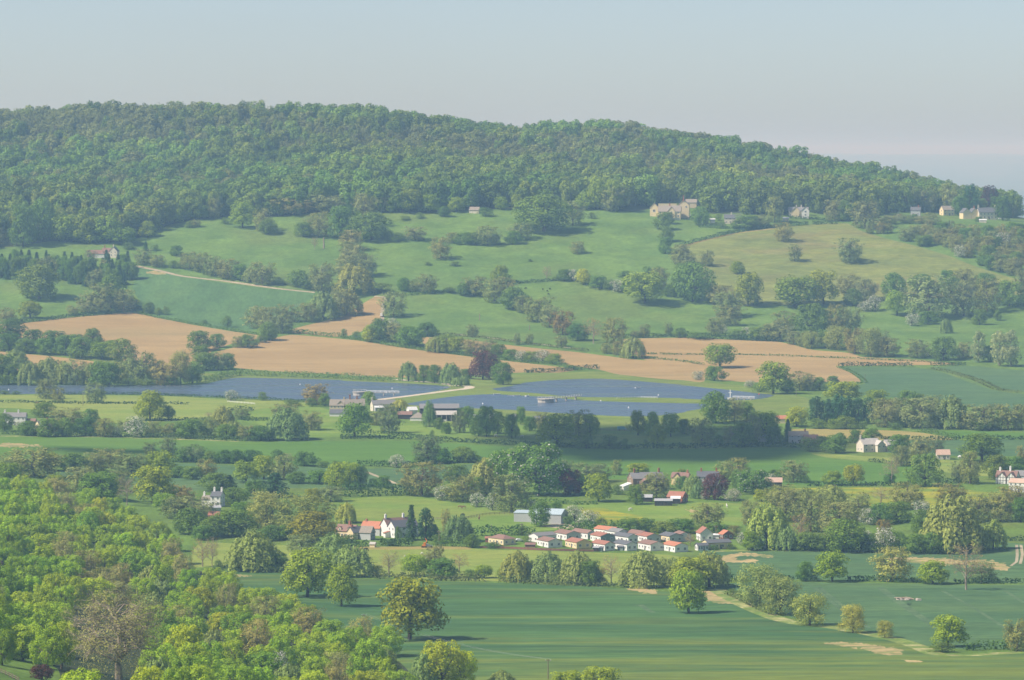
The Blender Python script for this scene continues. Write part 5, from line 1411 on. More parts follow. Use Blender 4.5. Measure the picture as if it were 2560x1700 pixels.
DK = (.035, .070, .028)
OL = (.085, .11, .04)
LG = (.075, .135, .04)
for e in [
    ('clipped dark hedge along the top of the olive brow', pts(('B3', [(0, 211), (200, 157), (400, 112), (640, 80), (760, 68), (880, 60)])), 3.2, 3, DK),
    ('short clipped hedge right of the gap on the olive brow', pts(('B3', [(912, 58), (1000, 56), (1080, 55)])), 3, 3, DK),
    ('hedge below the gardens of the hill cottages', pts(('A3', [(130, 735), (300, 745), (470, 745), (600, 735)])), 2.5, 3, LG),
    ('hedge below the white pair of hill cottages', pts(('A3', [(740, 672), (850, 680), (1000, 688), (1080, 690)])), 2.5, 3, DK),
    ('hedge between the tan field and the slope field at left', pts(('B1', [(920, 775), (1100, 812), (1300, 848), (1560, 892), (1760, 925)])), 2, 3, LG),
    ('dark hedge under the trees at the far left ploughed field', pts(('B1', [(100, 848), (300, 828), (500, 805), (760, 782)])), 3, 3, DK),
    ('hedge between the small and large tan fields', pts(('B1', [(2000, 905), (2150, 925), (2361, 945)])), 3, 3, LG),
    ('hedge along the upper side of the long tan field', pts(('B2', [(10, 948), (150, 965), (350, 1000), (560, 1030), (800, 1060), (960, 1080)])), 2.5, 4, LG),
    ('hedge continuing right of the blossoming trees', pts(('B2', [(1080, 1095), (1300, 1120), (1500, 1135), (1610, 1160)])), 2.5, 3, LG),
    ('dark hedge above the upper right reservoir', pts(('C2', [(1270, 255), (1500, 245), (1650, 230), (1780, 228)])), 3, 4, DK),
    ('hedge along the lane at the foot of the pasture', pts(('B2', [(670, 930), (800, 932), (1000, 952), (1300, 992), (1500, 1015), (1700, 1040)])), 2, 3, OL),
    ('hedge at the foot of the pasture above the right ploughed field', pts(('B2', [(1940, 945), (2100, 942), (2361, 938)])), 3, 4, DK),
    ('dark hedge continuing above the right ploughed field', pts(('B3', [(0, 832), (300, 845), (560, 858), (700, 862)])), 4, 4, DK),
    ('low hedge line across the right ploughed field', pts(('B2', [(2070, 1056), (2361, 1062)]), ('B3', [(180, 952), (500, 955), (900, 968), (1300, 985), (1890, 1012)])), 1.2, 2, LG),
    ('low hedge at the left end of the right ploughed field', pts(('B2', [(2060, 1082), (2200, 1095), (2361, 1110)]), ('B3', [(160, 1022)])), 1.6, 3, LG),
    ('hedge along the top of the dark crop field at right', pts(('C3', [(1085, 208), (1300, 206), (1600, 210)])), 3, 3, DK),
    ('hedge at the corner of the dark crop field by the poplars', pts(('C3', [(1720, 205), (1880, 203), (1960, 200)])), 2.5, 3, DK),
    ('weedy margin between the two dark crop fields at right', pts(('C3', [(1740, 225), (1880, 258), (2050, 310), (2180, 368), (2361, 392)])), 1.4, 6, OL),
    ('grassy margin curving round the dark crop field', pts(('C3', [(1090, 215), (1180, 250), (1240, 290), (1272, 322), (1100, 328)])), 1.2, 4, LG),
    ('reedy margin along the back shore of the left reservoir', pts(('C1', [(1380, 322), (1500, 295), (1620, 272), (1900, 278), (2200, 288), (2361, 292)]), ('C2', [(180, 305), (370, 312)])), 4, 7, (.10, .16, .05)),
    ('hedge along the front shore of the left reservoir', pts(('C1', [(400, 402), (800, 402), (1100, 408), (1500, 424), (1900, 440), (2100, 452)])), 1.6, 3, DK),
    ('hedge along the meadow below the left reservoir', pts(('C1', [(0, 455), (250, 460), (600, 465), (1000, 466), (1300, 470)])), 1.6, 3, DK),
    ('short clipped hedge in the meadow right of the lone oak', pts(('C1', [(1570, 512), (1650, 508), (1740, 512)])), 2.4, 3, DK),
    ('hedge from the lone oak across the meadow', pts(('C1', [(1000, 585), (1200, 580), (1450, 572)])), 1.6, 3, DK),
    ('low hedge in the meadow by the big dark willow', pts(('C1', [(1650, 577), (1750, 580), (1850, 580)])), 2, 3, DK),
    ('rough hedge above the long green field at far left', pts(('C1', [(0, 670), (300, 690), (700, 690), (1200, 702), (1700, 722), (1900, 718)])), 2.6, 4, (.05, .09, .035)),
    ('dark hedge between the orchard and the long green field', pts(('C2', [(0, 705), (200, 705), (520, 710), (800, 728), (1200, 748), (1600, 765), (2000, 772), (2361, 770)])), 2.6, 3, DK),
    ('hedge in the orchard meadow by the big dark oak', pts(('C2', [(200, 665), (350, 675), (560, 690)])), 1.6, 2, DK),
    ('dark hedge below the shaded cottages', pts(('C3', [(0, 772), (300, 768), (600, 760), (830, 770)])), 2.6, 3, DK),
    ('hedge below the long green field at left', pts(('C1', [(1180, 862), (1400, 870), (1600, 876), (1800, 872)])), 3, 4, DK),
    ('hedge across the middle with the blossoming bush', pts(('C2', [(120, 890), (300, 895), (500, 895), (800, 868), (960, 868)])), 3, 4, DK),
    ('thick square hedge left of the great tree clump', pts(('C2', [(20, 1100), (150, 1100), (350, 1092), (500, 1090)])), 6, 8, (.045, .095, .03)),
    ('hedge below the two small round oaks', pts(('C3', [(880, 1030), (1100, 1030), (1300, 1030), (1600, 1025)])), 2.2, 3, DK),
    ('hedge behind the cream house across the crops', pts(('C3', [(1380, 715), (1700, 715), (1950, 712), (2361, 712)])), 2.4, 3, DK),
    ('hedge between the olive strip and green strip at right', pts(('C3', [(1640, 655), (1760, 672), (1900, 698)])), 2, 4, LG),
    ('low hedge in the meadow before the cream house', pts(('C3', [(1300, 860), (1400, 872), (1600, 888)])), 1.8, 3, DK),
    ('dark hedge line under the large dark oak at right', pts(('C3', [(1780, 1020), (1900, 1010), (2050, 1005)])), 2.4, 3, DK),
    ('thick garden hedge behind the cream bungalow', pts(('D2', [(930, 275), (1050, 270), (1200, 268), (1330, 262)])), 4, 5, (.05, .105, .03)),
    ('clipped hedge in front of the timbered cottage', pts(('D2', [(0, 340), (90, 345), (190, 350)])), 3, 3, DK),
    ('clipped garden hedge below the white house', pts(('D2', [(270, 340), (380, 345), (500, 345)])), 3, 3, DK),
    ('second garden hedge nearer the white house', pts(('D2', [(280, 318), (400, 325), (500, 325)])), 2, 2, (.06, .12, .03)),
    ('garden hedge right of the parked pale car', pts(('D2', [(640, 340), (760, 345), (900, 350)])), 2.5, 3, LG),
    ('hedge along the back of the white homes', pts(('D2', [(1500, 245), (1700, 235), (1850, 240), (1950, 250)])), 3, 4, LG),
    ('overgrown bank under the willow row at left', pts(('D2', [(230, 565), (450, 572), (700, 580), (1000, 585)])), 2.6, 5, (.09, .11, .05)),
    ('overgrown bank under the willow row at right', pts(('D2', [(1100, 590), (1400, 605), (1700, 618), (2000, 628)])), 2.2, 5, (.09, .12, .05)),
    ('field hedge at the left under the round bright oak', pts(('D3', [(330, 575), (500, 580), (700, 578), (940, 580)])), 2.4, 3, DK),
    ('field hedge between the round bright oaks', pts(('D3', [(1130, 582), (1300, 585), (1500, 592), (1700, 600)])), 2.2, 3, DK),
    ('field hedge at the right edge behind the bare tree', pts(('D3', [(1880, 602), (2100, 602), (2361, 600)])), 2.2, 3, DK),
    ('low hedge at the lower right beside the bright oak', pts(('D3', [(1960, 1062), (2100, 1055), (2250, 1052), (2361, 1055)])), 2.8, 4, LG),
    ('ditch-side scrub under the paired willows', pts(('D3', [(330, 672), (430, 712), (560, 780), (680, 825)])), 1.6, 4, OL),
    ('dark undergrowth along the tall willow belt', pts(('D3', [(440, 370), (700, 368), (900, 374), (1200, 386), (1500, 390), (1800, 398), (2080, 385)])), 4, 6, DK),
    ('hedge between pasture and crop at the right edge', pts(('D3', [(2120, 312), (2250, 308), (2361, 310)])), 2, 3, DK),
    ('hedge below the buttercup patch behind the homes', pts(('D2', [(1600, 225), (1750, 215), (1900, 215), (2050, 225)])), 3, 4, LG),
    ('hedge above the horse paddock by the brown stone house', pts(('D2', [(1250, 45), (1450, 50), (1650, 60), (1760, 55)])), 2, 3, LG),
    ('field margin at the near corner of the foreground wood', pts(('D1', [(1480, 512), (1700, 518), (1950, 528)])), 2.5, 4, (.06, .09, .035)),
    ('hedge along the middle pasture brow', pts(('B2', [(1140, 578), (1280, 570), (1400, 558), (1520, 550)])), 2.5, 3, DK),
    ('hedge along the left of the middle pasture', pts(('B2', [(430, 655), (600, 645), (780, 628)])), 2.4, 4, LG)]:
    hedge(*e)
# ------------------------------------------------------------------ buildings
MB = {}


def pm(key, c, rough=.8, var=.12, scale=.8, **k):
    MB[key] = plain(key, c, rough, var, scale, **k)


pm('white_render', (.78, .77, .73)); pm('cream_render', (.74, .62, .38)); pm('yellow_render', (.68, .56, .28)); pm('stone_wall', (.58, .49, .34), var=.25, scale=1.5)
pm('pale_stone', (.68, .62, .50), var=.2); pm('brown_stone', (.26, .185, .125), var=.3, scale=2); pm('grey_render', (.50, .51, .50)); pm('greygreen_boards', (.22, .27, .26)); pm('brick', (.40, .17, .10), var=.25, scale=3)
pm('dark_boards', (.055, .045, .038), var=.3); pm('grey_sheet', (.42, .43, .43)); pm('red_tile', (.36, .165, .115), var=.3, scale=1.5); pm('brown_tile', (.27, .165, .13), var=.3, scale=1.5)
pm('orange_tile', (.50, .21, .125), var=.25, scale=1.5); pm('slate', (.14, .145, .155), var=.25, scale=1.5); pm('grey_tile', (.24, .235, .23), var=.25, scale=1.5); pm('stone_tile', (.30, .265, .215), var=.3, scale=1.5)
pm('pale_tile', (.50, .47, .42), var=.2); pm('pink_tile', (.56, .39, .30), var=.2); pm('blue_sheet', (.46, .56, .60), rough=.5); pm('white_sheet', (.74, .75, .74)); pm('timber', (.035, .028, .022)); pm('frame_white', (.80, .80, .78))
pm('dark_frame', (.08, .07, .06)); pm('post_wood', (.22, .17, .12)); pm('metal_grey', (.45, .46, .46), rough=.5); pm('concrete', (.46, .43, .37)); pm('red_boards', (.24, .12, .085), var=.25)
pm('car_white', (.75, .75, .75), rough=.3, var=.03); pm('car_silver', (.45, .50, .56), rough=.3, var=.03); pm('car_blue', (.06, .13, .34), rough=.3, var=.03); pm('car_teal', (.12, .32, .34), rough=.3, var=.05); pm('tyre', (.02, .02, .02)); pm('machine_orange', (.75, .25, .03), rough=.5)
pm('horse_white', (.72, .69, .63)); pm('horse_black', (.022, .02, .02)); pm('horse_brown', (.22, .11, .06)); pm('cow_black', (.02, .02, .02)); pm('sheep_wool', (.70, .66, .56)); pm('buoy_white', (.8, .8, .78)); pm('buoy_red', (.6, .06, .04)); pm('rubble', (.46, .40, .33), var=.3)
GLASSY = plain('window_glass', (.035, .04, .045), .12, .1, spec=.6)
BOX_V = [(-.5, -.5, -.5), (.5, -.5, -.5), (.5, .5, -.5), (-.5, .5, -.5), (-.5, -.5, .5), (.5, -.5, .5), (.5, .5, .5), (-.5, .5, .5)]
BOX_F = [(3, 2, 1, 0), (4, 5, 6, 7), (0, 1, 5, 4), (1, 2, 6, 5), (2, 3, 7, 6), (3, 0, 4, 7)]


def box(x0, x1, y0, y1, z0, z1):
    return [(x0, y0, z0), (x1, y0, z0), (x1, y1, z0), (x0, y1, z0), (x0, y0, z1), (x1, y0, z1), (x1, y1, z1), (x0, y1, z1)], [tuple(f) for f in BOX_F]


def join(parts):
    V, F = [], []
    for v, f in parts:
        b = len(V)
        V += list(v); F += [tuple(i + b for i in q) for q in f]
    return V, F


def prism(prof, x0, x1):
    """closed profile in (y, z) drawn along x"""
    n = len(prof)
    V = [(x0, y, z) for y, z in prof] + [(x1, y, z) for y, z in prof]
    F = [tuple(range(n))[::-1], tuple(range(n, 2 * n))] + [(i, (i + 1) % n, n + (i + 1) % n, n + i) for i in range(n)]
    return V, F


FRAME_ME, PANE_ME, CACHE = {}, None, {}


def unit_frame(m):
    if m not in FRAME_ME:
        parts = [box(-.5, .5, -.5, .5, -.5, -.42), box(-.5, .5, -.5, .5, .42, .5), box(-.5, -.4, -.5, .5, -.42, .42), box(.4, .5, -.5, .5, -.42, .42), box(-.04, .04, -.5, .5, -.42, .42)]
        FRAME_ME[m] = mesh('window', *join(parts), [MB[m]])
    return FRAME_ME[m]


def part(name, vf, mat, parent, M=None):
    v, f = vf
    if M is not None:
        v = [M @ Vector(p) for p in v]
    return link(name, mesh(name, v, f, [MB[mat] if isinstance(mat, str) else mat]), parent)


def opening(parent, M, kind, w, h, frame):
    """window or door set on a wall: frame proud of the wall, dark pane inside it"""
    global PANE_ME
    if kind == 'door':
        o = link('door', mesh('door', *box(-.5, .5, -.5, .5, -.5, .5), [MB[frame]]), parent)
        o.matrix_local = M @ Matrix.Diagonal((w, .10, h, 1))
        return
    o = link('window', unit_frame(frame), parent)
    o.matrix_local = M @ Matrix.Diagonal((w, .12, h, 1))
    if PANE_ME is None:
        PANE_ME = mesh('pane', *box(-.42, .42, -.3, .3, -.43, .43), [GLASSY])
    link('pane', PANE_ME, o)


def volume(root, L=8, W=6, h=3, rh=2, x=0, y=0, rot=0, roof='gable', wall='white_render', rmat='red_tile', ch=(), win=(), dorm=0, timber=False, frame='frame_white', over=.3, base=-3, z0=0, hipx=None):
    M = Matrix.Translation((x, y, z0)) @ Matrix.Rotation(R(rot), 4, 'Z')
    a, b = L / 2, W / 2
    if roof == 'lean':
        wp = prism([(-b, base), (b, base), (b, h + rh), (-b, h)], -a, a)
    elif roof in ('gable',):
        wp = prism([(-b, base), (b, base), (b, h), (0, h + rh), (-b, h)], -a, a)
    else:
        wp = prism([(-b, base), (b, base), (b, h), (-b, h)], -a, a)
    part('wall', wp, wall, root, M)
    t = .16
    o = over
    if roof == 'gable':
        s = rh / b
        rf = join([prism([(-b - o, h - s * o), (0, h + rh), (0, h + rh + t), (-b - o, h - s * o + t)], -a - o, a + o), prism([(b + o, h - s * o + t), (0, h + rh + t + .002), (0, h + rh + .002), (b + o, h - s * o)], -a - o, a + o)])
    elif roof == 'hip':
        q = min(a - .3, hipx if hipx is not None else b)
        V = [(-a - o, -b - o, h), (a + o, -b - o, h), (a + o, b + o, h), (-a - o, b + o, h), (-a + q, 0, h + rh), (a - q, 0, h + rh)]
        rf = (V, [(3, 2, 1, 0), (0, 1, 5, 4), (1, 2, 5), (2, 3, 4, 5), (3, 0, 4)])
    elif roof == 'lean':
        s = rh / W
        rf = prism([(-b - o, h - s * o), (b + o, h + rh + s * o), (b + o, h + rh + s * o + t), (-b - o, h - s * o + t)], -a - o, a + o)
    else:
        rf = box(-a - o, a + o, -b - o, b + o, h + .002, h + .25)
    ro = part('roof', rf, rmat, root, M)
    for cx, cyy, chh in ch[:]:
        cz = h + rh * (1 - abs(cyy) / b) if roof != 'flat' else h
        cv = join([box(cx - .45, cx + .45, cyy - .4, cyy + .4, cz - .8, cz + chh), box(cx - .55, cx + .55, cyy - .5, cyy + .5, cz + chh, cz + chh + .2), box(cx - .18, cx + .18, cyy - .18, cyy + .18, cz + chh + .2, cz + chh + .6)])
        part('chimney', cv, 'brick' if wall not in ('white_render', 'pale_stone', 'stone_wall') else wall, ro, M)
    for face, n, rows, w, hh, z in win:
        for r_ in range(rows):
            for i in range(n):
                t_ = (i + .5) / n - .5
                zz = z + r_ * 2.5
                kd = 'window'
                if face == 's': m = M @ Matrix.Translation((t_ * L, -b - .02, zz))
                elif face == 'n': m = M @ Matrix.Translation((t_ * L, b + .02, zz)) @ Matrix.Rotation(math.pi, 4, 'Z')
                elif face == 'e': m = M @ Matrix.Translation((a + .02, t_ * W, zz)) @ Matrix.Rotation(math.pi / 2, 4, 'Z')
                else: m = M @ Matrix.Translation((-a - .02, t_ * W, zz)) @ Matrix.Rotation(-math.pi / 2, 4, 'Z')
                opening(root, m, kd, w, hh, frame)
    if win and win[0][0] in 'se':
        f = win[0][0]
        m = M @ (Matrix.Translation((L * .02 + .4, -b - .02, 1.0)) if f == 's' else Matrix.Translation((a + .02, W * .02, 1.0)) @ Matrix.Rotation(math.pi / 2, 4, 'Z'))
        opening(root, m, 'door', .95, 2.0, 'dark_frame')
    for i in range(dorm):
        cx = -a + L * (i + .5) / dorm
        dv = prism([(-.8, 0), (.8, 0), (.8, 1.0), (0, 1.7), (-.8, 1.0)], 0, 2.0)
        dv = ([(cx + py, -b - .05 + px, h + .1 + pz) for px, py, pz in dv[0]], dv[1])
        part('dormer', dv, wall, root, M)
        rv = join([prism([(-1.0, .85), (0, 1.74), (0, 1.86), (-1.0, .97)], -.15, 2.1), prism([(1.0, .97), (0, 1.862), (0, 1.742), (1.0, .85)], -.15, 2.1)])
        rv = ([(cx + py, -b - .05 + px, h + .1 + pz) for px, py, pz in rv[0]], rv[1])
        part('dormer_roof', rv, rmat, ro, M)
        opening(root, M @ Matrix.Translation((cx, -b - .07, h + .65)), 'window', .8, .9, frame)
    if timber:
        k = []
        for face in timber:
            if face in 'sn':
                yy = -b - .03 if face == 's' else b + .03
                n = max(3, int(L / 1.3))
                for i in range(n + 1): k.append(box(-a + L * i / n - .09, -a + L * i / n + .09, yy - .03, yy + .03, 0, h))
                for z in (.05, h * .5, h - .1): k.append(box(-a - .05, a + .05, yy - .035, yy + .035, z - .08, z + .08))
            else:
                xx = a + .03 if face == 'e' else -a - .03
                n = max(3, int(W / 1.3))
                for i in range(n + 1):
                    yy = -b + W * i / n
                    k.append(box(xx - .03, xx + .03, yy - .09, yy + .09, 0, h + rh * (1 - abs(yy) / b) - .05))
                for z in (.05, h * .5, h - .1): k.append(box(xx - .035, xx + .035, -b - .05, b + .05, z - .08, z + .08))
        part('timber_frame', join(k), 'timber', root, M)
    return ro


def building(name, label, px, py, rz, vols, corner=(0, 0), cat='house', group=None):
    g = ground(px, py)
    L, W = vols[0].get('L', 8), vols[0].get('W', 6)
    c, s = math.cos(R(rz)), math.sin(R(rz))
    dx, dy = corner[0] * L / 2, corner[1] * W / 2
    o = link(name, None)
    X, Y = g.x - (dx * c - dy * s), g.y - (dx * s + dy * c)
    o.location = (X, Y, float(g.z))
    o.rotation_euler = (0, 0, R(rz))
    o.empty_display_size = .3
    tag(o, label, cat, group)
    for v in vols:
        volume(o, **v)
    if Y > 3900: o.scale = (1.28, 1.28, 1.22)
    return o


# --- white and cream park homes in rows below the paddock: near corner pixel, length, width, turn, colours
PH = 'park homes below the paddock'


def home(px, py, L, W, phi, wall, rmat, label, roof='gable', gable_wall=None, h=2.9, rh=1.2, left=False, bay=True):
    L, W = L * 1.1, W * 1.1
    if left:
        v = dict(L=L, W=W, h=h, rh=rh, wall=wall, rmat=rmat, roof=roof, win=(('s', 4, 1, 1.2, 1.1, 1.5), ('w', 2, 1, 1.0, 1.0, 1.5)))
        o = building('park_home', label, px, py, phi, [v], (-1, -1), 'park home', PH)
    else:
        v = dict(L=L, W=W, h=h, rh=rh, wall=wall, rmat=rmat, roof=roof, win=(('s', 4, 1, 1.0, 1.1, 1.5), ('e', 2, 1, 1.3, 1.2, 1.5)))
        o = building('park_home', label, px, py, -phi, [v], (1, -1), 'park home', PH)
        if gable_wall:
            part('end_wall', prism([(-W / 2 + .03, .02), (W / 2 - .03, .02), (W / 2 - .03, h - .02), (0, h + rh - .05), (-W / 2 + .03, h - .02)], L / 2 + .004, L / 2 + .012), gable_wall, o)
    part('skirting', join([box(-L / 2 - .04, L / 2 + .04, -W / 2 - .04, W / 2 + .04, -2.5, .25)]), 'brick' if wall != 'white_render' else 'grey_render', o)
    return o


c2 = lambda x, y: (1200 + x / 7.616, 1300 + y / 7.616)
c3 = lambda x, y: (1500 + x / 6.558, 1300 + y / 6.558)
home(*c2(445, 488), 10.5, 6.2, 54, 'cream_render', 'brown_tile', 'cream bungalow with a hipped brown roof, leftmost of the park homes', roof='hip', rh=1.6)
home(*c2(1300, 532), 11, 6.3, 66, 'white_render', 'brown_tile', 'white front-row park home with red-brown roof next to the brick shed')
home(*c2(1838, 552), 11, 6.5, 66, 'cream_render', 'red_tile', 'cream-yellow front-row park home with red roof', gable_wall='yellow_render')
home(*c2(1105, 428), 10, 6, 40, 'white_render', 'grey_tile', 'white park home with pale grey roof behind the round bush', left=True)
home(*c2(1650, 390), 11, 6.6, 62, 'white_render', 'brown_tile', 'back-row park home with brown roof and grey gable behind round tree', gable_wall='grey_render')
home(*c2(2050, 372), 12, 4, 57, 'white_render', 'brown_tile', 'narrow white back-row park home with red-brown roof, behind the yellow one')
home(*c3(200, 272), 12, 5, 52, 'white_render', 'orange_tile', 'back-row park home with long orange-red roof', gable_wall='grey_render')
home(*c3(10, 372), 10, 6.6, 66, 'white_render', 'red_tile', 'middle-row park home with dark green gable and maroon roof', gable_wall='greygreen_boards')
home(*c3(80, 508), 11, 4.6, 62, 'white_render', 'red_tile', 'white front-row park home with small arched gable and red roof')
home(*c3(300, 302), 11, 5, 60, 'white_render', 'grey_tile', 'back-row park home with grey roof behind the long grey-roofed one', gable_wall='grey_render')
home(*c3(465, 385), 12, 4.6, 60, 'white_render', 'slate', 'middle-row white park home with grey roof and bay window')
home(*c3(440, 508), 11, 4.8, 62, 'white_render', 'slate', 'front-row white park home with dark grey roof beside the dark shed')
home(*c3(650, 335), 10, 5, 60, 'white_render', 'brown_tile', 'back-row white park home with brown roof left of the yellow bush')
home(*c3(770, 375), 10, 6.5, 65, 'white_render', 'red_tile', 'middle-row park home with red roof and pale grey gable', gable_wall='grey_render')
home(*c3(830, 510), 11, 6.6, 64, 'white_render', 'brown_tile', 'front-row white park home with dark red roof and large dark windows')
home(*c3(1140, 372), 9, 6.2, 64, 'cream_render', 'slate', 'cream park home with slate grey roof in the middle row', gable_wall='grey_render')
home(*c3(1230, 532), 11, 6, 64, 'white_render', 'orange_tile', 'front-row white park home with bright orange roof')
home(*c3(1290, 352), 9, 5.4, 76, 'white_render', 'brown_tile', 'small white back-row park home facing front with brown roof')
home(*c3(1645, 347), 8, 5.4, 80, 'white_render', 'red_tile', 'narrow white house with steep red roof behind the long grey roof', h=3.6, rh=2.4)
home(*c3(1775, 485), 10.5, 6.2, 24, 'cream_render', 'slate', 'long park home with dark grey roof, nearest the crop field', left=True)
home(*c3(2020, 322), 5, 4.5, 70, 'red_boards', 'orange_tile', 'small red hut with orange roof at the right end of the homes', h=2.4, rh=1.6)
building('conservatory', 'white glazed conservatory at the left end of the long grey-roofed home', *c3(1690, 500), 20, [dict(L=5, W=3.5, h=2.2, rh=1.0, wall='white_render', rmat='slate', win=(('s', 4, 1, 1.0, 1.4, 1.2), ('w', 2, 1, 1.0, 1.4, 1.2)))], (0, -1), 'conservatory')
building('garden_shed', 'brick-red lean-to shed left of the front-row white home', *c2(950, 522), -8, [dict(L=4.4, W=2.2, h=1.2, rh=.6, roof='lean', wall='red_boards', rmat='brown_tile')], (0, -1), 'shed')
building('garden_shed', 'dark grey shed in front of the cream-yellow home', *c2(2205, 600), -20, [dict(L=2.6, W=2.2, h=1.7, rh=.4, roof='lean', wall='dark_boards', rmat='grey_sheet')], (0, -1), 'shed')
building('garden_shed', 'blue-grey shed beside the dark grey garden shed', *c2(2290, 602), -20, [dict(L=1.8, W=1.8, h=1.6, rh=.4, roof='lean', wall='greygreen_boards', rmat='slate')], (0, -1), 'shed')
building('garden_shed', 'dark shed between two white front-row homes', *c3(330, 500), -20, [dict(L=2.6, W=2, h=1.6, rh=.5, roof='gable', wall='greygreen_boards', rmat='slate')], (0, -1), 'shed')
building('garden_shed', 'red shed at the left end of the cream bungalow', *c2(150, 425), -10, [dict(L=2.4, W=2, h=1.9, rh=.6, roof='gable', wall='red_boards', rmat='red_tile')], (0, -1), 'shed')
building('garden_shed', 'white shed between the narrow white house and red hut', *c3(1895, 305), -5, [dict(L=3, W=2, h=1.6, rh=.4, roof='lean', wall='white_render', rmat='white_sheet')], (0, -1), 'shed')

# --- timbered cottage, orange barn and white house
c1 = lambda x, y: (820 + x / 7.616, 1270 + y / 7.616)
building('timbered_cottage', 'cream timber-framed cottage with red tiled roof and two dormers', *c1(310, 575), -32, [
    dict(L=10, W=5.2, h=3.4, rh=2.6, wall='cream_render', rmat='brown_tile', dorm=2, ch=((1.2, 0, 1.5),), win=(('s', 4, 1, 1.0, 1.0, 1.6),)),
    dict(L=7, W=5, h=3.2, rh=2.3, x=6.0, y=-1.6, rot=70, wall='cream_render', rmat='slate', timber='s', win=(('w', 2, 1, .9, .9, 1.6),), ch=((-2.6, 0, .8),)),
    dict(L=5.5, W=4.6, h=3.2, rh=2.6, x=11.2, y=-.4, rot=8, wall='grey_render', rmat='stone_tile', timber='e')], (0, -1))
building('barn', 'barn with bright orange tiled roof between cottage and white house', *c1(800, 520), -28, [
    dict(L=10, W=6, h=3.4, rh=2.8, wall='grey_render', rmat='orange_tile', win=(('e', 1, 1, 1, .8, 3.6),), ch=((-3.5, 0, .6),))], (0, -1), 'barn')
building('white_house', 'white two-gabled house with dark roof beside tall conifer', *c1(1270, 575), 34, [
    dict(L=13, W=6, h=5, rh=2.7, wall='white_render', rmat='slate', win=(('w', 2, 2, .9, 1.1, 1.6), ('s', 4, 2, 1.1, 1.1, 1.6))),
    dict(L=13, W=6.4, h=5.2, rh=3.2, y=6.202, wall='white_render', rmat='brown_tile', ch=((-5.6, 0, 1.6), (4, 0, 1.6)), win=(('w', 1, 1, .9, 1.1, 1.6),)),
    dict(L=1.6, W=3.4, h=2.2, rh=.9, x=-7.3, y=1.8, roof='lean', rot=-90, wall='white_render', rmat='red_tile')], (-1, -1))
building('gable_hut', 'small cream gabled hut at the garden hedge corner', *c1(840, 748), -15, [dict(L=2.4, W=2.2, h=1.5, rh=.7, wall='cream_render', rmat='pale_tile')], (0, -1), 'hut')
# --- white house in the shade left of centre
t = T('D1', 1478, 75)
building('white_house', 'white house with two chimneys among trees left of centre', *t, -14, [
    dict(L=5, W=7.5, h=5.2, rh=2.1, wall='white_render', rmat='slate', ch=((-1.6, 0, 1.7), (2.1, 0, 1.7)), win=(('s', 2, 2, 1.2, 1.3, 1.8), ('e', 2, 2, 1.1, 1.2, 1.8))),
    dict(L=6, W=5, h=3.4, rh=1.6, x=-5.2, y=2.4, wall='white_render', rmat='stone_tile', ch=((-2.4, 0, 1.5),))], (0, -1))
building('garden_shed', 'pale greenhouse-like shed below the shaded white house', *T('D1', 1480, 105), 10, [dict(L=5, W=3, h=1.8, rh=.8, wall='grey_sheet', rmat='grey_sheet')], (0, -1), 'shed')
building('shed', 'brick shed with red roof below the shaded white house', *T('D1', 1465, 165), -10, [dict(L=5, W=3.6, h=2.4, rh=1.4, wall='brick', rmat='red_tile')], (0, -1), 'shed')
# --- far left farm
building('farmhouse', 'long white farmhouse with grey roof at the far left edge', *T('C1', 95, 612), -6, [
    dict(L=14, W=6, h=5, rh=2.4, wall='white_render', rmat='grey_tile', ch=((2.2, 0, 1.3), (-6, 0, 1.3)), win=(('s', 5, 2, 1.1, 1.2, 1.5),)),
    dict(L=5, W=4, h=2.4, rh=1.4, x=10.2, y=0, wall='brick', rmat='brown_tile')], (0, -1))
building('cottage', 'cream gabled cottage right of the long white farmhouse', *T('C1', 275, 668), 40, [
    dict(L=8, W=6, h=4.4, rh=2.8, wall='cream_render', rmat='grey_tile', ch=((3, 0, 1.0),), win=(('w', 1, 2, 1, 1.1, 1.5),)),
    dict(L=8, W=5, h=2.8, rh=2, x=5, y=-4.5, wall='stone_wall', rmat='brown_tile')], (-1, -1))
# --- reservoir farm
c4 = lambda x, y: (800 + x / 5.62, 980 + y / 5.62)
building('farmhouse', 'stone farmhouse with tall chimneys beside the left reservoir', *c4(235, 300), -5, [
    dict(L=9, W=6.5, h=5, rh=3.4, wall='stone_wall', rmat='stone_tile', ch=((4.2, 0, 1.2),), dorm=0, win=(('s', 4, 2, 1, 1.2, 1.5),)),
    dict(L=3.0, W=5, h=5.2, rh=2.4, x=2.2, y=-1.2, rot=90, wall='stone_wall', rmat='stone_tile'),
    dict(L=12, W=7.5, h=5, rh=3.8, x=10.7, y=1.2, rot=12, wall='brown_stone', rmat='stone_tile', ch=((-3, 0, 2.4), (1.4, 0, 1.6)), win=(('s', 3, 2, 1, 1.2, 1.5),))], (0, -1))
building('shed', 'low slate-roofed shed in front of the stone farmhouse', *c4(260, 342), -4, [dict(L=11, W=5, h=1.8, rh=2.0, roof='lean', wall='white_render', rmat='slate')], (0, -1), 'shed')
building('barn', 'long barn with cream gable and grey roof by the stone farmhouse', *c4(745, 270), 16, [
    dict(L=15, W=7, h=4.2, rh=2.6, wall='pale_stone', rmat='grey_tile', ch=((-7, 0, 1.4),), win=(('w', 1, 1, 1, 1, 2.2),)),
    dict(L=5.5, W=3, h=2.4, rh=1.0, x=-4, y=-5.0, roof='lean', wall='grey_sheet', rmat='white_sheet')], (-1, -1), 'barn')
building('barn', 'brown-roofed open barn behind the orchard trees', *c4(1190, 378), -4, [dict(L=8.5, W=6, h=2.6, rh=1.8, wall='dark_boards', rmat='brown_tile')], (0, -1), 'barn')
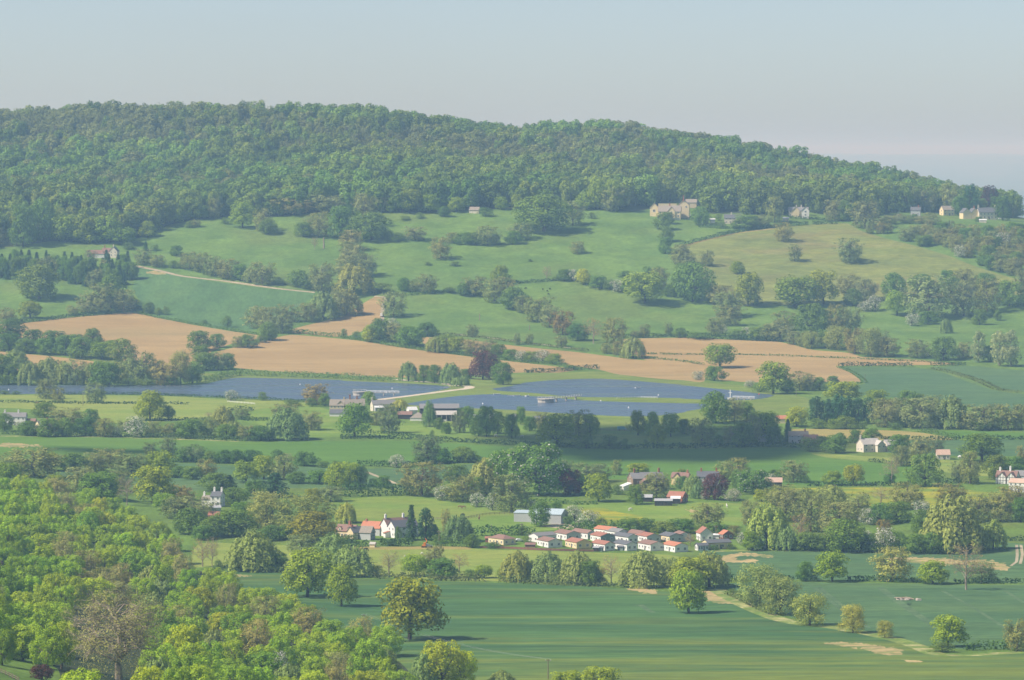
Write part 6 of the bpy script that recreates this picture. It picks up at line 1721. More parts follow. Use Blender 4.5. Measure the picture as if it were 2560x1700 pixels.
building('barn', 'small white barn with pale gabled roof in the farmyard', *c4(1310, 312), 20, [dict(L=5.5, W=5, h=2.6, rh=1.8, wall='white_render', rmat='white_sheet')], (0, -1), 'barn')
building('barn', 'brown hip-roofed barn with white base in the farmyard', *c4(1370, 402), -5, [dict(L=9, W=8, h=1.6, rh=3.2, roof='hip', wall='white_render', rmat='stone_tile')], (0, -1), 'barn')
building('barn', 'broad grey-roofed shed behind the open-fronted barn', *c4(1680, 335), 3, [dict(L=24, W=14, h=4.6, rh=2.4, wall='dark_boards', rmat='grey_tile')], (0, -1), 'barn')
o = building('barn', 'open-fronted barn with pale sheet roof in the farmyard', *c4(1740, 410), 3, [dict(L=15, W=9, h=4.0, rh=2.0, wall='dark_boards', rmat='pale_tile', over=.5)], (0, -1), 'barn')
for i in range(6):
    part('post', box(-7.3 + i * 2.92, -7.0 + i * 2.92, -5.0, -4.7, -1, 4.0), 'concrete', o)
part('low_wall', box(-7.4, 2.0, -4.68, -4.55, -1, 1.0), 'white_render', o)
building('shed', 'dark roofed shelter right of the farmyard caravans', *T('C2', 1205, 582), -3, [dict(L=8, W=4, h=2.4, rh=1.0, roof='lean', wall='dark_boards', rmat='grey_tile')], (0, -1), 'shed')
building('shed', 'dark long shelter at the right end of the farmyard', *T('C2', 1375, 592), -3, [dict(L=9, W=4, h=2.4, rh=1.0, roof='lean', wall='dark_boards', rmat='slate')], (0, -1), 'shed')
# --- right: cream house, pink-roofed house, timbered houses at the edge
c7 = lambda x, y: (2050 + x / 4.63, 1080 + y / 4.63)
building('house', 'large cream house with pale roofs on the right of the valley', *c7(505, 236), 26, [
    dict(L=11, W=8, h=4.4, rh=3.0, wall='pale_stone', rmat='pale_tile', ch=((-5, 0, 1.6),), win=(('w', 2, 1, .9, 1.1, 1.6), ('s', 3, 2, 1, 1.1, 1.4))),
    dict(L=6, W=5, h=4.2, rh=2.2, x=4.2, y=-4.2, rot=90, wall='pale_stone', rmat='pale_tile', win=(('w', 2, 1, .9, 1, 3.2),)),
    dict(L=7, W=7, h=4, rh=2.6, x=11.2, y=-4.2, rot=0, wall='pale_stone', rmat='pale_tile', win=(('w', 2, 1, .9, 1, 3.0), ('s', 2, 2, 1, 1, 1.3)))], (-1, -1))
building('cottage', 'small cream cottage with pink tiled roof and two roof windows', *c7(1430, 318), 2, [dict(L=7.2, W=5.5, h=2.7, rh=2.5, wall='pale_stone', rmat='pink_tile', win=(('s', 3, 1, 1.0, 1.5, 1.3),))], (0, -1))
building('tent', 'white domed garden tent beside the pink-roofed cottage', *c7(1622, 305), 0, [dict(L=2, W=1.8, h=.9, rh=.8, roof='hip', wall='white_sheet', rmat='white_sheet')], (0, -1), 'tent')
building('timbered_house', 'white and brown gabled house at the right edge', *c7(2150, 600), -25, [
    dict(L=11, W=6, h=3.6, rh=3, wall='white_render', rmat='brown_tile', ch=((-4, 0, 1.4), (1.5, 0, 2.0)), win=(('s', 3, 1, 1.2, 1.1, 1.5),)),
    dict(L=5, W=4.4, h=3.6, rh=2.4, x=-1.5, y=-2.6, rot=90, wall='white_render', rmat='brown_tile', timber='w'),
    dict(L=5, W=4.4, h=3.6, rh=2.4, x=3.4, y=-2.6, rot=90, wall='white_render', rmat='brown_tile', timber='w'),
    dict(L=10, W=7, h=4, rh=2.4, x=7, y=7, wall='grey_render', rmat='grey_tile')], (0, -1))
building('white_house', 'plain white house with pale brown roof at the right edge', *c7(2290, 700), -30, [dict(L=10, W=6, h=5, rh=1.8, wall='white_render', rmat='pink_tile', win=(('s', 4, 2, 1.0, 1.1, 1.6),))], (0, -1))
# --- brown stone house and its neighbours
c8 = lambda x, y: (1540 + x / 5.62, 1160 + y / 5.62)
building('stone_house', 'tall brown stone house with two brick chimneys and white lean-to', *c8(240, 375), 18, [
    dict(L=17, W=9, h=6.0, rh=2.8, wall='brown_stone', rmat='grey_tile', ch=((-6.2, 0, 1.8), (7, 0, 1.8)), win=(('w', 1, 3, 1.1, 1.3, 2.0), ('s', 3, 2, 1.1, 1.3, 1.8))),
    dict(L=7, W=6, h=4.4, rh=2.0, x=-2.2, y=-5.2, rot=90, wall='brown_stone', rmat='brown_tile', ch=((-3, 0, 1.4),)),
    dict(L=6, W=4.5, h=2.0, rh=1.6, x=-10.7, y=.5, rot=-90, roof='lean', wall='white_render', rmat='white_sheet')], (-1, -1))
building('barn', 'red-tiled brick barn behind the dark stables', *c8(930, 545), -30, [dict(L=8.5, W=6, h=2.8, rh=2.4, wall='brick', rmat='red_tile', win=(('e', 2, 1, 1.2, 1.4, 1.4),))], (1, -1), 'barn')
building('stable', 'dark timber stable with open bays in the paddock', *c8(665, 588), -4, [dict(L=8.5, W=4, h=2.4, rh=.7, roof='lean', wall='dark_boards', rmat='grey_sheet', win=(('s', 3, 1, 1.8, 1.8, 1.0),), frame='dark_frame')], (0, -1), 'stable')
building('stable', 'second dark stable between the timber stable and brick barn', *c8(835, 560), -6, [dict(L=4.5, W=4, h=2.6, rh=1.0, wall='dark_boards', rmat='white_sheet')], (0, -1), 'stable')
building('shed', 'dark shed with pale roof lights below the brown stone house', *c8(425, 530), -8, [dict(L=5.5, W=4, h=2.2, rh=1.2, wall='dark_boards', rmat='grey_sheet')], (0, -1), 'shed')
building('cottage', 'yellow cottage with gables half hidden behind garden trees', *c8(890, 292), -20, [
    dict(L=9, W=5, h=3.8, rh=2.4, wall='yellow_render', rmat='brown_tile', ch=((3.6, 0, 1.0),), win=(('s', 3, 2, 1, 1, 1.4),)),
    dict(L=4, W=4, h=3.8, rh=2.2, x=-1, y=-2, rot=90, wall='yellow_render', rmat='brown_tile')], (0, -1))
building('house', 'grey-roofed house behind the purple garden tree', *c8(1290, 305), -3, [dict(L=11, W=6.5, h=4.6, rh=2.6, wall='grey_render', rmat='slate', ch=((-3.4, 0, 1.4), (4.4, 0, 1.4)), win=(('s', 4, 2, 1, 1.1, 1.5),))], (0, -1))
building('barn', 'low pink-roofed barn right of the garden chestnut', *c8(2215, 318), -2, [dict(L=8.5, W=5, h=2.4, rh=2.0, wall='dark_boards', rmat='pink_tile')], (0, -1), 'barn')
building('steel_barn', 'large steel barn with pale blue roof behind the homes', *T('D2', 1475, 192), -16, [
    dict(L=15, W=12, h=4.4, rh=2.2, wall='grey_render', rmat='blue_sheet', over=.2),
    dict(L=10, W=6, h=4.4, rh=.8, x=-12, y=2, roof='lean', wall='grey_sheet', rmat='blue_sheet', over=.2)], (.6, -1), 'barn')
# --- shaded cottages
for lab, x, y, L, rm in [('shaded grey cottage left of the dark conifer', 400, 722, 9, 'grey_tile'), ('shaded stone house right of the dark conifer', 815, 735, 11, 'stone_tile'), ('shaded low brown barn beyond the dark conifer', 900, 740, 8, 'brown_tile'), ('shaded long cottage glimpsed under the big oaks', 600, 725, 14, 'grey_tile')]:
    building('cottage', lab, *T('C3', x, y), random.uniform(-12, 8), [dict(L=L, W=6, h=4.2 if L > 8 else 2.6, rh=2.4, wall='grey_render' if L > 8 else 'brown_stone', rmat=rm, ch=((L * .35, 0, 1.2),) if L > 8 else (), win=(('s', 3, 2 if L > 8 else 1, 1, 1.1, 1.4),))], (0, -1))
building('cottage', 'white and orange cottage corner behind the yellow-green tree', *T('C3', 700, 600), 5, [dict(L=7, W=5, h=2.8, rh=1.8, wall='cream_render', rmat='orange_tile')], (0, -1))
# --- hillside buildings
c5 = lambda x, y: (1600 + x / 5.247, 480 + y / 5.247)
building('mansion', 'cream stone mansion with gabled front at the wood edge', *c5(385, 345), -6, [
    dict(L=16, W=9, h=5.2, rh=4.2, wall='cream_render', rmat='stone_tile', ch=((0, 0, 1.6),), win=(('s', 5, 1, 1.4, 1.8, 1.8), ('s', 5, 1, 1.2, 1.2, 4.3))),
    dict(L=4, W=5, h=5.4, rh=3.2, x=1.5, y=-3.2, rot=90, wall='cream_render', rmat='stone_tile', win=(('w', 1, 2, 1.2, 1.4, 2.0),)),
    dict(L=7, W=8, h=5, rh=3.6, x=9.5, y=9, rot=90, z0=5, base=-9, wall='cream_render', rmat='stone_tile', ch=((-3.5, 0, 3.0),), win=(('w', 2, 1, 1.2, 1.4, 3.4),)),
    dict(L=7, W=6, h=4, rh=3.4, x=-11.5, y=8, rot=90, z0=4, base=-9, wall='cream_render', rmat='stone_tile', win=(('w', 1, 1, 2.2, 2.0, 1.6),))], (0, -1), 'mansion')
building('outbuilding', 'cream outbuilding at the right rear of the mansion', *c5(670, 205), -8, [dict(L=8, W=6, h=4, rh=2.4, wall='stone_wall', rmat='stone_tile')], (0, -1), 'outbuilding')
building('outbuilding', 'small white flat-roofed garden building right of the mansion', *c5(618, 318), -8, [dict(L=5, W=4, h=2.8, rh=.3, roof='flat', wall='white_render', rmat='white_sheet', win=(('s', 3, 1, 1, 1.2, 1.4),))], (0, -1), 'outbuilding')
for lab, x0, x1, y in [('long cream terrace wall behind the mansion', 240, 480, 200), ('pale garden wall left of the mansion gate', 268, 350, 372), ('pale garden wall right of the mansion gate', 402, 520, 368)]:
    g0, g1 = ground(*c5(x0, y)), ground(*c5(x1, y))
    d = g1 - g0
    o = link('garden_wall', mesh('garden_wall', *join([box(0, d.length, -.3, .3, -3, 2.0 if y > 300 else 3.4), box(-.1, d.length + .1, -.4, .4, 2.002 if y > 300 else 3.402, 2.2 if y > 300 else 3.6)]), [MB['cream_render' if y < 300 else 'pale_stone']]))
    o.location = g0; o.rotation_euler = (0, 0, math.atan2(d.y, d.x))
    tag(o, lab, 'wall')
building('cottage', 'grey-roofed stone cottage among shrubs below the wood', *c5(1235, 415), -3, [
    dict(L=14, W=6, h=4.2, rh=2.6, wall='pale_stone', rmat='slate', ch=((-2, 0, 1.2),), win=(('s', 5, 2, 1, 1.1, 1.3),)),
    dict(L=5, W=4, h=4, rh=2.2, x=4.5, y=-2.4, rot=90, wall='stone_wall', rmat='grey_tile')], (0, -1))
building('summerhouse', 'small white summerhouse left of the grey-roofed cottage', *c5(950, 405), -5, [dict(L=3.4, W=3, h=2.6, rh=.5, roof='lean', wall='greygreen_boards', rmat='white_sheet')], (0, -1), 'summerhouse')
building('cottage', 'pair of pale cottages with white right gable below the wood', *c5(2078, 325), -4, [
    dict(L=14, W=6, h=4.6, rh=2.6, wall='pale_stone', rmat='grey_tile', ch=((-1.5, 0, 1.3), (2, 0, 1.3)), win=(('s', 5, 2, 1, 1.1, 1.4),)),
    dict(L=4, W=5, h=4.8, rh=2.8, x=-1.8, y=-2.2, rot=90, wall='cream_render', rmat='grey_tile'),
    dict(L=4, W=5.4, h=4.8, rh=2.8, x=5, y=-2.2, rot=90, wall='white_render', rmat='grey_tile', win=(('w', 1, 2, 1.4, 1.4, 1.5),))], (0, -1))
building('summerhouse', 'white garden cabin on the lawn below the pale cottages', *c5(1910, 380), -5, [dict(L=4.4, W=3, h=2.0, rh=.8, wall='pale_stone', rmat='white_sheet')], (0, -1), 'summerhouse')
c6 = lambda x, y: (2150 + x / 5.76, 480 + y / 5.76)
building('house', 'large pale stone house with gables at the right end of the hill', *c6(1780, 392), 12, [
    dict(L=14, W=7, h=5.4, rh=3.4, wall='pale_stone', rmat='slate', ch=((6.4, 0, 1.6), (-6.4, 0, 1.8)), win=(('s', 5, 2, 1.1, 1.5, 1.6), ('w', 1, 2, 1, 1.2, 1.6))),
    dict(L=9, W=6, h=5.2, rh=3.2, x=-9, y=4, rot=90, wall='cream_render', rmat='slate', ch=((-2, 0, 1.4),)),
    dict(L=9, W=6, h=5.2, rh=3.2, x=-15.2, y=4, rot=90, wall='cream_render', rmat='slate')], (-.6, -1))
building('house', 'cream house half hidden by trees on the right hill', *c6(1275, 342), 20, [dict(L=9, W=7, h=4.6, rh=3, wall='cream_render', rmat='stone_tile', win=(('s', 3, 2, 1, 1.2, 1.5), ('w', 1, 2, 1, 1.1, 1.5)))], (0, -1))
building('house', 'slate-roofed house peeping through trees on the right hill', *c6(800, 352), -8, [dict(L=7, W=6, h=4.8, rh=2.4, wall='grey_render', rmat='slate', ch=((2, 0, 1.2),), win=(('s', 2, 2, 1, 1.2, 2.0),))], (0, -1))
building('hut', 'small cream hut between the trees on the right hill', *c6(562, 366), -5, [dict(L=3.4, W=3, h=2.4, rh=.5, roof='flat', wall='cream_render', rmat='pale_tile')], (0, -1), 'hut')
building('hut', 'white shed with pale roof at the left of the right hill houses', *c6(240, 320), 25, [dict(L=4, W=3, h=2, rh=1.4, wall='white_render', rmat='white_sheet')], (0, -1), 'hut')
building('hut', 'low white hut below the large pale stone house', *c6(1770, 440), -4, [dict(L=5, W=3, h=1.8, rh=.6, roof='lean', wall='pale_stone', rmat='white_sheet')], (0, -1), 'hut')
building('stone_hut', 'small stone hut at the foot of the hill wood', *T('B2', 920, 92), -10, [dict(L=7, W=5, h=2.6, rh=2.2, wall='pale_stone', rmat='stone_tile')], (0, -1), 'hut')
building('farmhouse', 'cream hill farmhouse with steep gable above the conifer clump', *T('B1', 785, 388), 0, [
    dict(L=8, W=7, h=4.8, rh=3.8, rot=80, wall='pale_stone', rmat='slate', ch=((-3, 0, 1.6),), win=(('w', 2, 2, 1, 1.2, 1.4),)),
    dict(L=9, W=6, h=4.4, rh=3, x=-6, y=2, wall='cream_render', rmat='brown_tile', ch=((-2.5, 0, 2.2),), win=(('s', 3, 2, 1, 1.1, 1.4),)),
    dict(L=14, W=7, h=2.6, rh=3, x=-17, y=3, wall='stone_wall', rmat='brown_tile'),
    dict(L=10, W=3, h=2.4, rh=1, x=-12, y=-2.2, roof='lean', wall='white_render', rmat='brown_tile')], (0, 0))
# ------------------------------------------------------------------ reservoir structures
def up(p):
    return Vector((p[0], p[1], 18.0))


def wpt(tile, x, y):
    """point on the water level seen at a tile pixel"""
    px, py = T(tile, x, y)
    yy = (850.0 - py) / FPX
    dy = _c + yy * _s
    Y = (18.0 - HC) / ((yy * _c - _s) / dy)
    return Vector(((px - 1280.0) / FPX / dy * Y, Y, 18.0))


def lathe(prof, n=14):
    V, F = [], []
    for r, z in prof:
        V += [(r * math.cos(2 * math.pi * i / n), r * math.sin(2 * math.pi * i / n), z) for i in range(n)]
    for k in range(len(prof) - 1):
        for i in range(n):
            F.append((k * n + i, k * n + (i + 1) % n, (k + 1) * n + (i + 1) % n, (k + 1) * n + i))
    F.append(tuple(range(n))[::-1]); F.append(tuple((len(prof) - 1) * n + i for i in range(n)))
    return V, F


def walkway(label, a, b, tower=4.5, tower_h=2.6, deck_h=2.2, name='water_tower', round_=True):
    root = link(name, None)
    root.location = a
    d = b - a; d.z = 0
    L = d.length
    root.rotation_euler = (0, 0, math.atan2(d.y, d.x))
    tag(root, label, 'water tower' if round_ else 'pier')
    if round_:
        part('tower', lathe([(tower * .92, -2), (tower, .2), (tower, tower_h - .5), (tower * 1.1, tower_h - .5), (tower * 1.1, tower_h)]), 'concrete', root)
        t_ = Tubes()
        for i in range(12):
            an = 2 * math.pi * i / 12
            p = (tower * math.cos(an), tower * math.sin(an))
            t_.add([(*p, tower_h), (*p, tower_h + 1.2)], .09, .09, 4)
        ring = [(tower * math.cos(2 * math.pi * i / 24), tower * math.sin(2 * math.pi * i / 24), tower_h + 1.2) for i in range(25)]
        t_.add(ring, .08, .08, 4)
        part('tower_railing', (t_.v, t_.f), 'metal_grey', root)
    part('deck', box(tower * .9, L, -.8, .8, deck_h - .25, deck_h), 'concrete', root)
    t_ = Tubes()
    n = max(4, int(L / 3.5))
    for i in range(n + 1):
        x = tower + (L - tower) * i / n
        for y in (-.75, .75):
            t_.add([(x, y, deck_h), (x, y, deck_h + 1.2)], .08, .08, 4)
    for y in (-.75, .75):
        t_.add([(tower, y, deck_h + 1.2), (L, y, deck_h + 1.2)], .09, .09, 4)
        t_.add([(tower, y, deck_h + .6), (L, y, deck_h + .6)], .06, .06, 4)
    part('railing', (t_.v, t_.f), 'frame_white', root)
    for i in range(3):
        x = tower + (L - tower) * (i + .7) / 3.2
        part('leg', box(x - .3, x + .3, -.6, .6, -3, deck_h - .26), 'concrete', root)
    return root


walkway('round valve tower with railed footbridge in the left reservoir', wpt('C2', 136, 408), wpt('C2', 405, 412))
walkway('round valve tower with railed footbridge in the lower reservoir', wpt('C2', 1412, 456), wpt('C2', 1650, 433), tower=5.2)
r_ = walkway('white railed pier with mast at the right of the upper reservoir', wpt('C3', 345, 436), wpt('C3', 510, 440), tower=2.0, round_=False, deck_h=1.2, name='pier')
part('mast', join([box(-.2, .2, -.2, .2, -2, 6.5), box(-1.2, 1.2, -.1, .1, 4.4, 4.7), box(-1.6, 2.2, -1, 1, -1, 1.2)]), 'frame_white', r_)

# buoys and boats
for i, (tl, x, y, m, lab) in enumerate([('C2', 980, 466, 'buoy_white', 'white buoy at the left of the lower reservoir'), ('C2', 358, 361, 'buoy_white', 'white buoy in the left reservoir beyond the footbridge'), ('C2', 318, 388, 'buoy_white', 'white buoy just beyond the left footbridge'),
                                        ('C2', 1981, 493, 'buoy_white', 'white buoy at the right of the lower reservoir'), ('C2', 2185, 408, 'buoy_white', 'white buoy at the right of the upper reservoir'), ('C3', 543, 401, 'buoy_red', 'red buoy near the right end of the upper reservoir'), ('C1', 2060, 334, 'buoy_white', 'white buoy in the middle of the left reservoir'), ('C2', 1790, 446, 'buoy_white', 'white buoy below the strip between the reservoirs'), ('C1', 60, 370, 'buoy_white', 'white buoy at the far left of the left reservoir')]):
    o = link('buoy', mesh('buoy', *lathe([(.2, -.4), (.75, -.1), (.8, .35), (.45, .8), (.16, 1.0), (.14, 1.5)], 10), [MB[m]], smooth=True))
    o.location = wpt(tl, x, y); o.scale = (.62, .62, .62)
    tag(o, lab, 'buoy', 'buoys on the reservoirs')


def boat(label, p, rz):
    o = link('rowing_boat', None); o.location = p; o.rotation_euler = (0, 0, R(rz))
    V = []
    S = [(-2.2, .75, .55), (-1, .95, .5), (.5, .95, .5), (1.6, .6, .55), (2.4, .05, .75)]
    for x, w, h in S: V += [(x, -w, h), (x, -w * .6, -.15), (x, w * .6, -.15), (x, w, h)]
    F = []
    for i in range(len(S) - 1):
        for j in range(3): F.append((i * 4 + j, i * 4 + 4 + j, i * 4 + 5 + j, i * 4 + 1 + j))
    F.append((0, 1, 2, 3))
    part('hull', (V, F), 'white_sheet', o)
    for x in (-1.3, .2): part('seat', box(x - .15, x + .15, -.8, .8, .25, .33), 'post_wood', o)
    tag(o, label, 'boat', 'rowing boats on the reservoirs')


for lab, x, y, rz in [('rowing boat leftmost at the shore between the reservoirs', 1075, 401, 10), ('second rowing boat from left at the shore between reservoirs', 1172, 411, -5), ('third rowing boat from left at the shore between reservoirs', 1212, 411, 20), ('rightmost rowing boat drawn up on the bank between reservoirs', 1285, 413, 60)]:
    boat(lab, wpt('C2', x, y), rz)
boat('dark rowing boat alone in the upper reservoir', wpt('C2', 2045, 357), 30)
boat('rowing boat moored at the end of the causeway', wpt('C2', 735, 356), 5)


# ------------------------------------------------------------------ vehicles
def car(name, label, p, rz, paint, kind='car', scale=1.0):
    o = link(name, None); o.location = p; o.rotation_euler = (0, 0, R(rz)); o.scale = (scale,) * 3
    if kind == 'car':
        side = [(-2.1, .35), (-2.15, .8), (-1.95, .95), (-1.5, 1.0), (-1.0, 1.42), (.3, 1.45), (1.0, 1.0), (1.9, .85), (2.1, .6), (2.1, .35)]
    elif kind == 'van':
        side = [(-2.5, .4), (-2.5, 2.2), (1.2, 2.25), (1.9, 1.3), (2.5, 1.1), (2.6, .4)]
    else:   # caravan / horsebox
        side = [(-2.4, .5), (-2.5, 1.2), (-2.1, 2.4), (1.8, 2.4), (2.4, 1.5), (2.3, .5)]
    n = len(side)
    V = []
    for y, k in ((-.85, 1), (-.78, .96), (.78, .96), (.85, 1)):
        pass
    V = [(x, -.85 if z < 1.05 else -.7, z) for x, z in side] + [(x, .85 if z < 1.05 else .7, z) for x, z in side]
    F = [tuple(range(n)), tuple(range(n, 2 * n))[::-1]] + [(i, n + i, n + (i + 1) % n, (i + 1) % n) for i in range(n)]
    part('body', (V, F), paint, o)
    if kind == 'car':
        for s in (-1, 1):
            part('side_window', ([(-.95, s * .79, 1.02), (.75, s * .79, 1.02), (.25, s * .73, 1.38), (-.9, s * .73, 1.36)], [(0, 1, 2, 3)]), GLASSY, o)
        part('windscreen', ([(1.02, -.68, 1.03), (1.02, .68, 1.03), (.36, .62, 1.44), (.36, -.62, 1.44)], [(0, 1, 2, 3)]), GLASSY, o)
    elif kind == 'van':
        part('windscreen', ([(1.93, -.66, 1.3), (1.93, .66, 1.3), (1.3, .62, 2.2), (1.3, -.62, 2.2)], [(0, 1, 2, 3)]), GLASSY, o)
    else:
        for s in (-1, 1):
            part('side_window', box(-.9, .7, s * .72 - .16, s * .72 + .0 + .02 * s + .001, 1.4, 2.0), GLASSY, o)
    for x in ((-1.35, 1.35) if kind != 'caravan' else (0,)):
        for s in (-1, 1):
            wv, wf = lathe([(.2, -.12), (.33, -.12), (.33, .12), (.2, .12)], 12)
            part('wheel', ([(x + a, s * .78 + c, .33 + b) for a, b, c in wv], wf), 'tyre', o)
    tag(o, label, {'car': 'car', 'van': 'van', 'caravan': 'caravan'}[kind])
    return o


car('parked_car', 'silver car parked between cream bungalow and white blossom bush', ground(*c2(745, 412)), 15, 'car_white')
car('parked_car', 'pale blue car by the hedge next to the orange digger', ground(*c1(1905, 745)), 10, 'car_silver')
car('parked_car', 'blue car parked under the willow belt', ground(*T('D3', 675, 356)), 0, 'car_blue')
car('parked_car', 'pale car left of the blue one under the willow belt', ground(*T('D3', 590, 358)), 0, 'car_silver')
car('parked_car', 'left white car by the large pale hill house', ground(*c6(2025, 392)), 5, 'car_white')
car('parked_car', 'right white car by the large pale hill house', ground(*c6(2072, 396)), 5, 'car_white')
car('delivery_van', 'white van on the lane beside the small ploughed field', ground(*T('B2', 288, 800)), 82, 'car_white', 'van', 1.3)
car('parked_truck', 'teal truck behind the rail fence below the dam', ground(*T('C2', 1935, 648)), 0, 'car_teal', 'van', 1.1)
car('caravan', 'white caravan in the farmyard left of the orchard', ground(*T('C2', 942, 572)), 0, 'car_white', 'caravan', 1.2)
car('caravan', 'large white horse box behind the orchard trees', ground(*T('C2', 1070, 572)), 8, 'car_white', 'caravan', 1.6)
# orange digger
dg = ground(*c1(1830, 750))
o = link('digger', None); o.location = dg; tag(o, 'small orange digger with raised arm by the pale blue car', 'digger')
part('track', join([box(-1.2, 1.2, -.9, -.5, 0, .55), box(-1.2, 1.2, .5, .9, 0, .55)]), 'tyre', o)
part('cab', join([box(-.9, .7, -.8, .8, .58, 1.2), box(-.3, .6, -.7, .2, 1.2, 2.3)]), 'machine_orange', o)
tb = Tubes(); tb.add([(.6, .3, 1.2), (1.2, .3, 3.2), (.4, .3, 4.2)], .2, .14, 4); tb.add([(.4, .3, 4.2), (1.2, .3, 2.6)], .12, .1, 4)
part('arm', (tb.v, tb.f), 'machine_orange', o)
part('bucket', prism([(-.4, 0), (.4, 0), (.3, .6), (-.3, .7)], 1.0, 1.6), 'tyre', o).location.z = 2.0

# ------------------------------------------------------------------ poles, fences, dead trunks, rubble
def pole(label, p, h, arm=True, wood='post_wood'):
    o = link('utility_pole', None); o.location = p; tag(o, label, 'utility pole', 'wooden utility poles')
    part('post', lathe([(.17, -1), (.15, h * .5), (.12, h)], 8), wood, o)
    if arm: part('crossarm', box(-.9, .9, -.08, .08, h - .7, h - .52), wood, o)
    for s in (-.8, 0, .8) if arm else (0,):
        part('insulator', ([(x + s, y, z + (h - .52 if arm else h)) for x, y, z in lathe([(.05, 0), (.09, .1), (.04, .22)], 6)[0]], lathe([(.05, 0), (.09, .1), (.04, .22)], 6)[1]), 'frame_white', o)
    return o


PW = []
for tl, x, y, hz, lab in [('D2', 165, 886, 80, 'pole in the crop field left of the lone oak'), ('D2', 1428, 1256, 140, 'nearest pole at the bottom of the crop field'), ('D2', 680, 335, 100, 'pole right of the conifers by the white house'), ('D2', 908, 300, 80, 'pole right of the garden willow'), ('D2', 1247, 270, 85, 'pole behind the pale grey park home roof'), ('D2', 1040, 242, 46, 'pole in the paddock left of the blue barn'), ('D2', 1637, 230, 60, 'pole by the yard of the blue-roofed barn'),
                          ('C1', 570, 478, 90, 'pole in the meadow below the left reservoir'), ('C3', 640, 392, 58, 'pole in front of the round oak by the dam'), ('C3', 798, 412, 40, 'short pole at the right end of the dam'), ('C3', 1158, 206, 50, 'pole in the right ploughed field'), ('C3', 1270, 320, 60, 'pole at the curve of the dark crop field'), ('C3', 1060, 1100, 80, 'pole in front of the buttercup meadow'), ('D3', 247, 290, 90, 'pole behind the narrow white house'), ('D1', 1690, 270, 80, 'pole between the pale willows by the wood'), ('C2', 1963, 650, 60, 'pole by the teal truck below the dam'), ('C3', 525, 1110, 60, 'pale pole in front of the garden chestnut')]:
    g = ground(*T(tl, x, y))
    h = hz * g.y / FPX / TS
    PW.append((lab, pole('wooden ' + lab, g, h, arm=hz > 70), g, h))
# wires between the poles of the near field
def wire(label, a, b, sag=1.5):
    t_ = Tubes()
    for off in (-.8, .8):
        P = []
        for i in range(15):
            k = i / 14
            q = a.lerp(b, k) + Vector((off, 0, -sag * 4 * k * (1 - k)))
            P.append(tuple(q))
        t_.add(P, .014, .014, 3)
    o = link('power_line', mesh('power_line', t_.v, t_.f, [MB['metal_grey']]))
    tag(o, label, 'power line')


pa, pb = PW[0], PW[1]
wire('thin power line sagging across the lowest crop field', pa[2] + Vector((0, 0, pa[3])), pb[2] + Vector((0, 0, pb[3])), 2.5)


def fence(label, P, posts, rails=(.5, 1.0), mat='post_wood', h=1.2, boards=False, name='fence'):
    W = [ground(*p) for p in smooth_poly(P, 6, False)]
    W = np.array([w[:] for w in W])
    s = np.concatenate([[0], np.cumsum(np.linalg.norm(np.diff(W, axis=0), axis=1))])
    q = np.linspace(0, s[-1], posts)
    X = [Vector((np.interp(k, s, W[:, 0]), np.interp(k, s, W[:, 1]), 0)) for k in q]
    for x in X: x.z = float(height(x.x, x.y))
    o = link(name, None); o.location = X[0]; tag(o, label, 'fence')
    pmesh = mesh('post', *box(-.09, .09, -.09, .09, -.5, h), [MB[mat]])
    for i, x in enumerate(X):
        k = link('post', pmesh, o); k.location = x - X[0]
        if i < posts - 1:
            d = X[i + 1] - x
            if boards:
                v = join([box(.1, d.length - .1, -.04, .04, .05, h - .1)])
            else:
                v = join([box(0, d.length, -.05, .05, z - .07, z + .07) for z in rails])
            e = link('panel' if boards else 'rail', mesh('panel' if boards else 'rail', *v, [MB[mat]]), o)
            e.location = x - X[0]
            e.rotation_euler = (0, -math.asin(max(-1, min(1, d.z / d.length))), math.atan2(d.y, d.x))


fence('low brown fence along the front of the park homes', pts(('D2', [(960, 358), (1150, 362), (1350, 372), (1560, 378), (1740, 382)])), 26, mat='red_boards', boards=True, h=1.1)
fence('pale rail fence on the lawn in the bottom left corner', pts(('D1', [(-20, 1205), (60, 1240), (130, 1275)])), 7, h=1.3)
fence('rail fence along the top of the horse paddock', pts(('D2', [(640, 160), (800, 165), (1020, 130), (1200, 125)])), 22)
fence('white rail fence in the meadow by the reservoir', pts(('C1', [(1560, 455), (1650, 462), (1750, 470)])), 9, mat='frame_white')
fence('rail fence below the dam by the teal truck', pts(('C2', [(1770, 645), (1880, 652), (2000, 655)])), 12)
fence('thin fence along the strip between the reservoirs', pts(('C2', [(1900, 430), (2050, 425), (2180, 428)])), 14, mat='frame_white')


def dead_trunk(label, tile, x, y, hz):
    g = ground(*T(tile, x, y)); h = hz * g.y / FPX / TS
    t_ = Tubes()
    t_.add([(0, 0, -.5), (.1, 0, h * .4), (-.1, .1, h * .8), (.25, 0, h)], h * .09, h * .05, 7)
    t_.add([(0, 0, h * .7), (.7, .1, h * .9)], h * .05, h * .03, 5)
    t_.add([(0, 0, h * .5), (-.6, -.1, h * .62)], h * .04, h * .02, 5)
    o = link('dead_trunk', mesh('dead_trunk', t_.v, t_.f, [PALEBARK])); o.location = g
    tag(o, label, 'dead tree')


dead_trunk('pale dead trunk standing in the pasture under the wood', 'B1', 2222, 332, 75)
dead_trunk('pale broken trunk alone in the green pasture at centre', 'B2', 958, 826, 46)
dead_trunk('fallen-topped grey trunk near the lower pasture trees', 'B2', 1300, 892, 34)
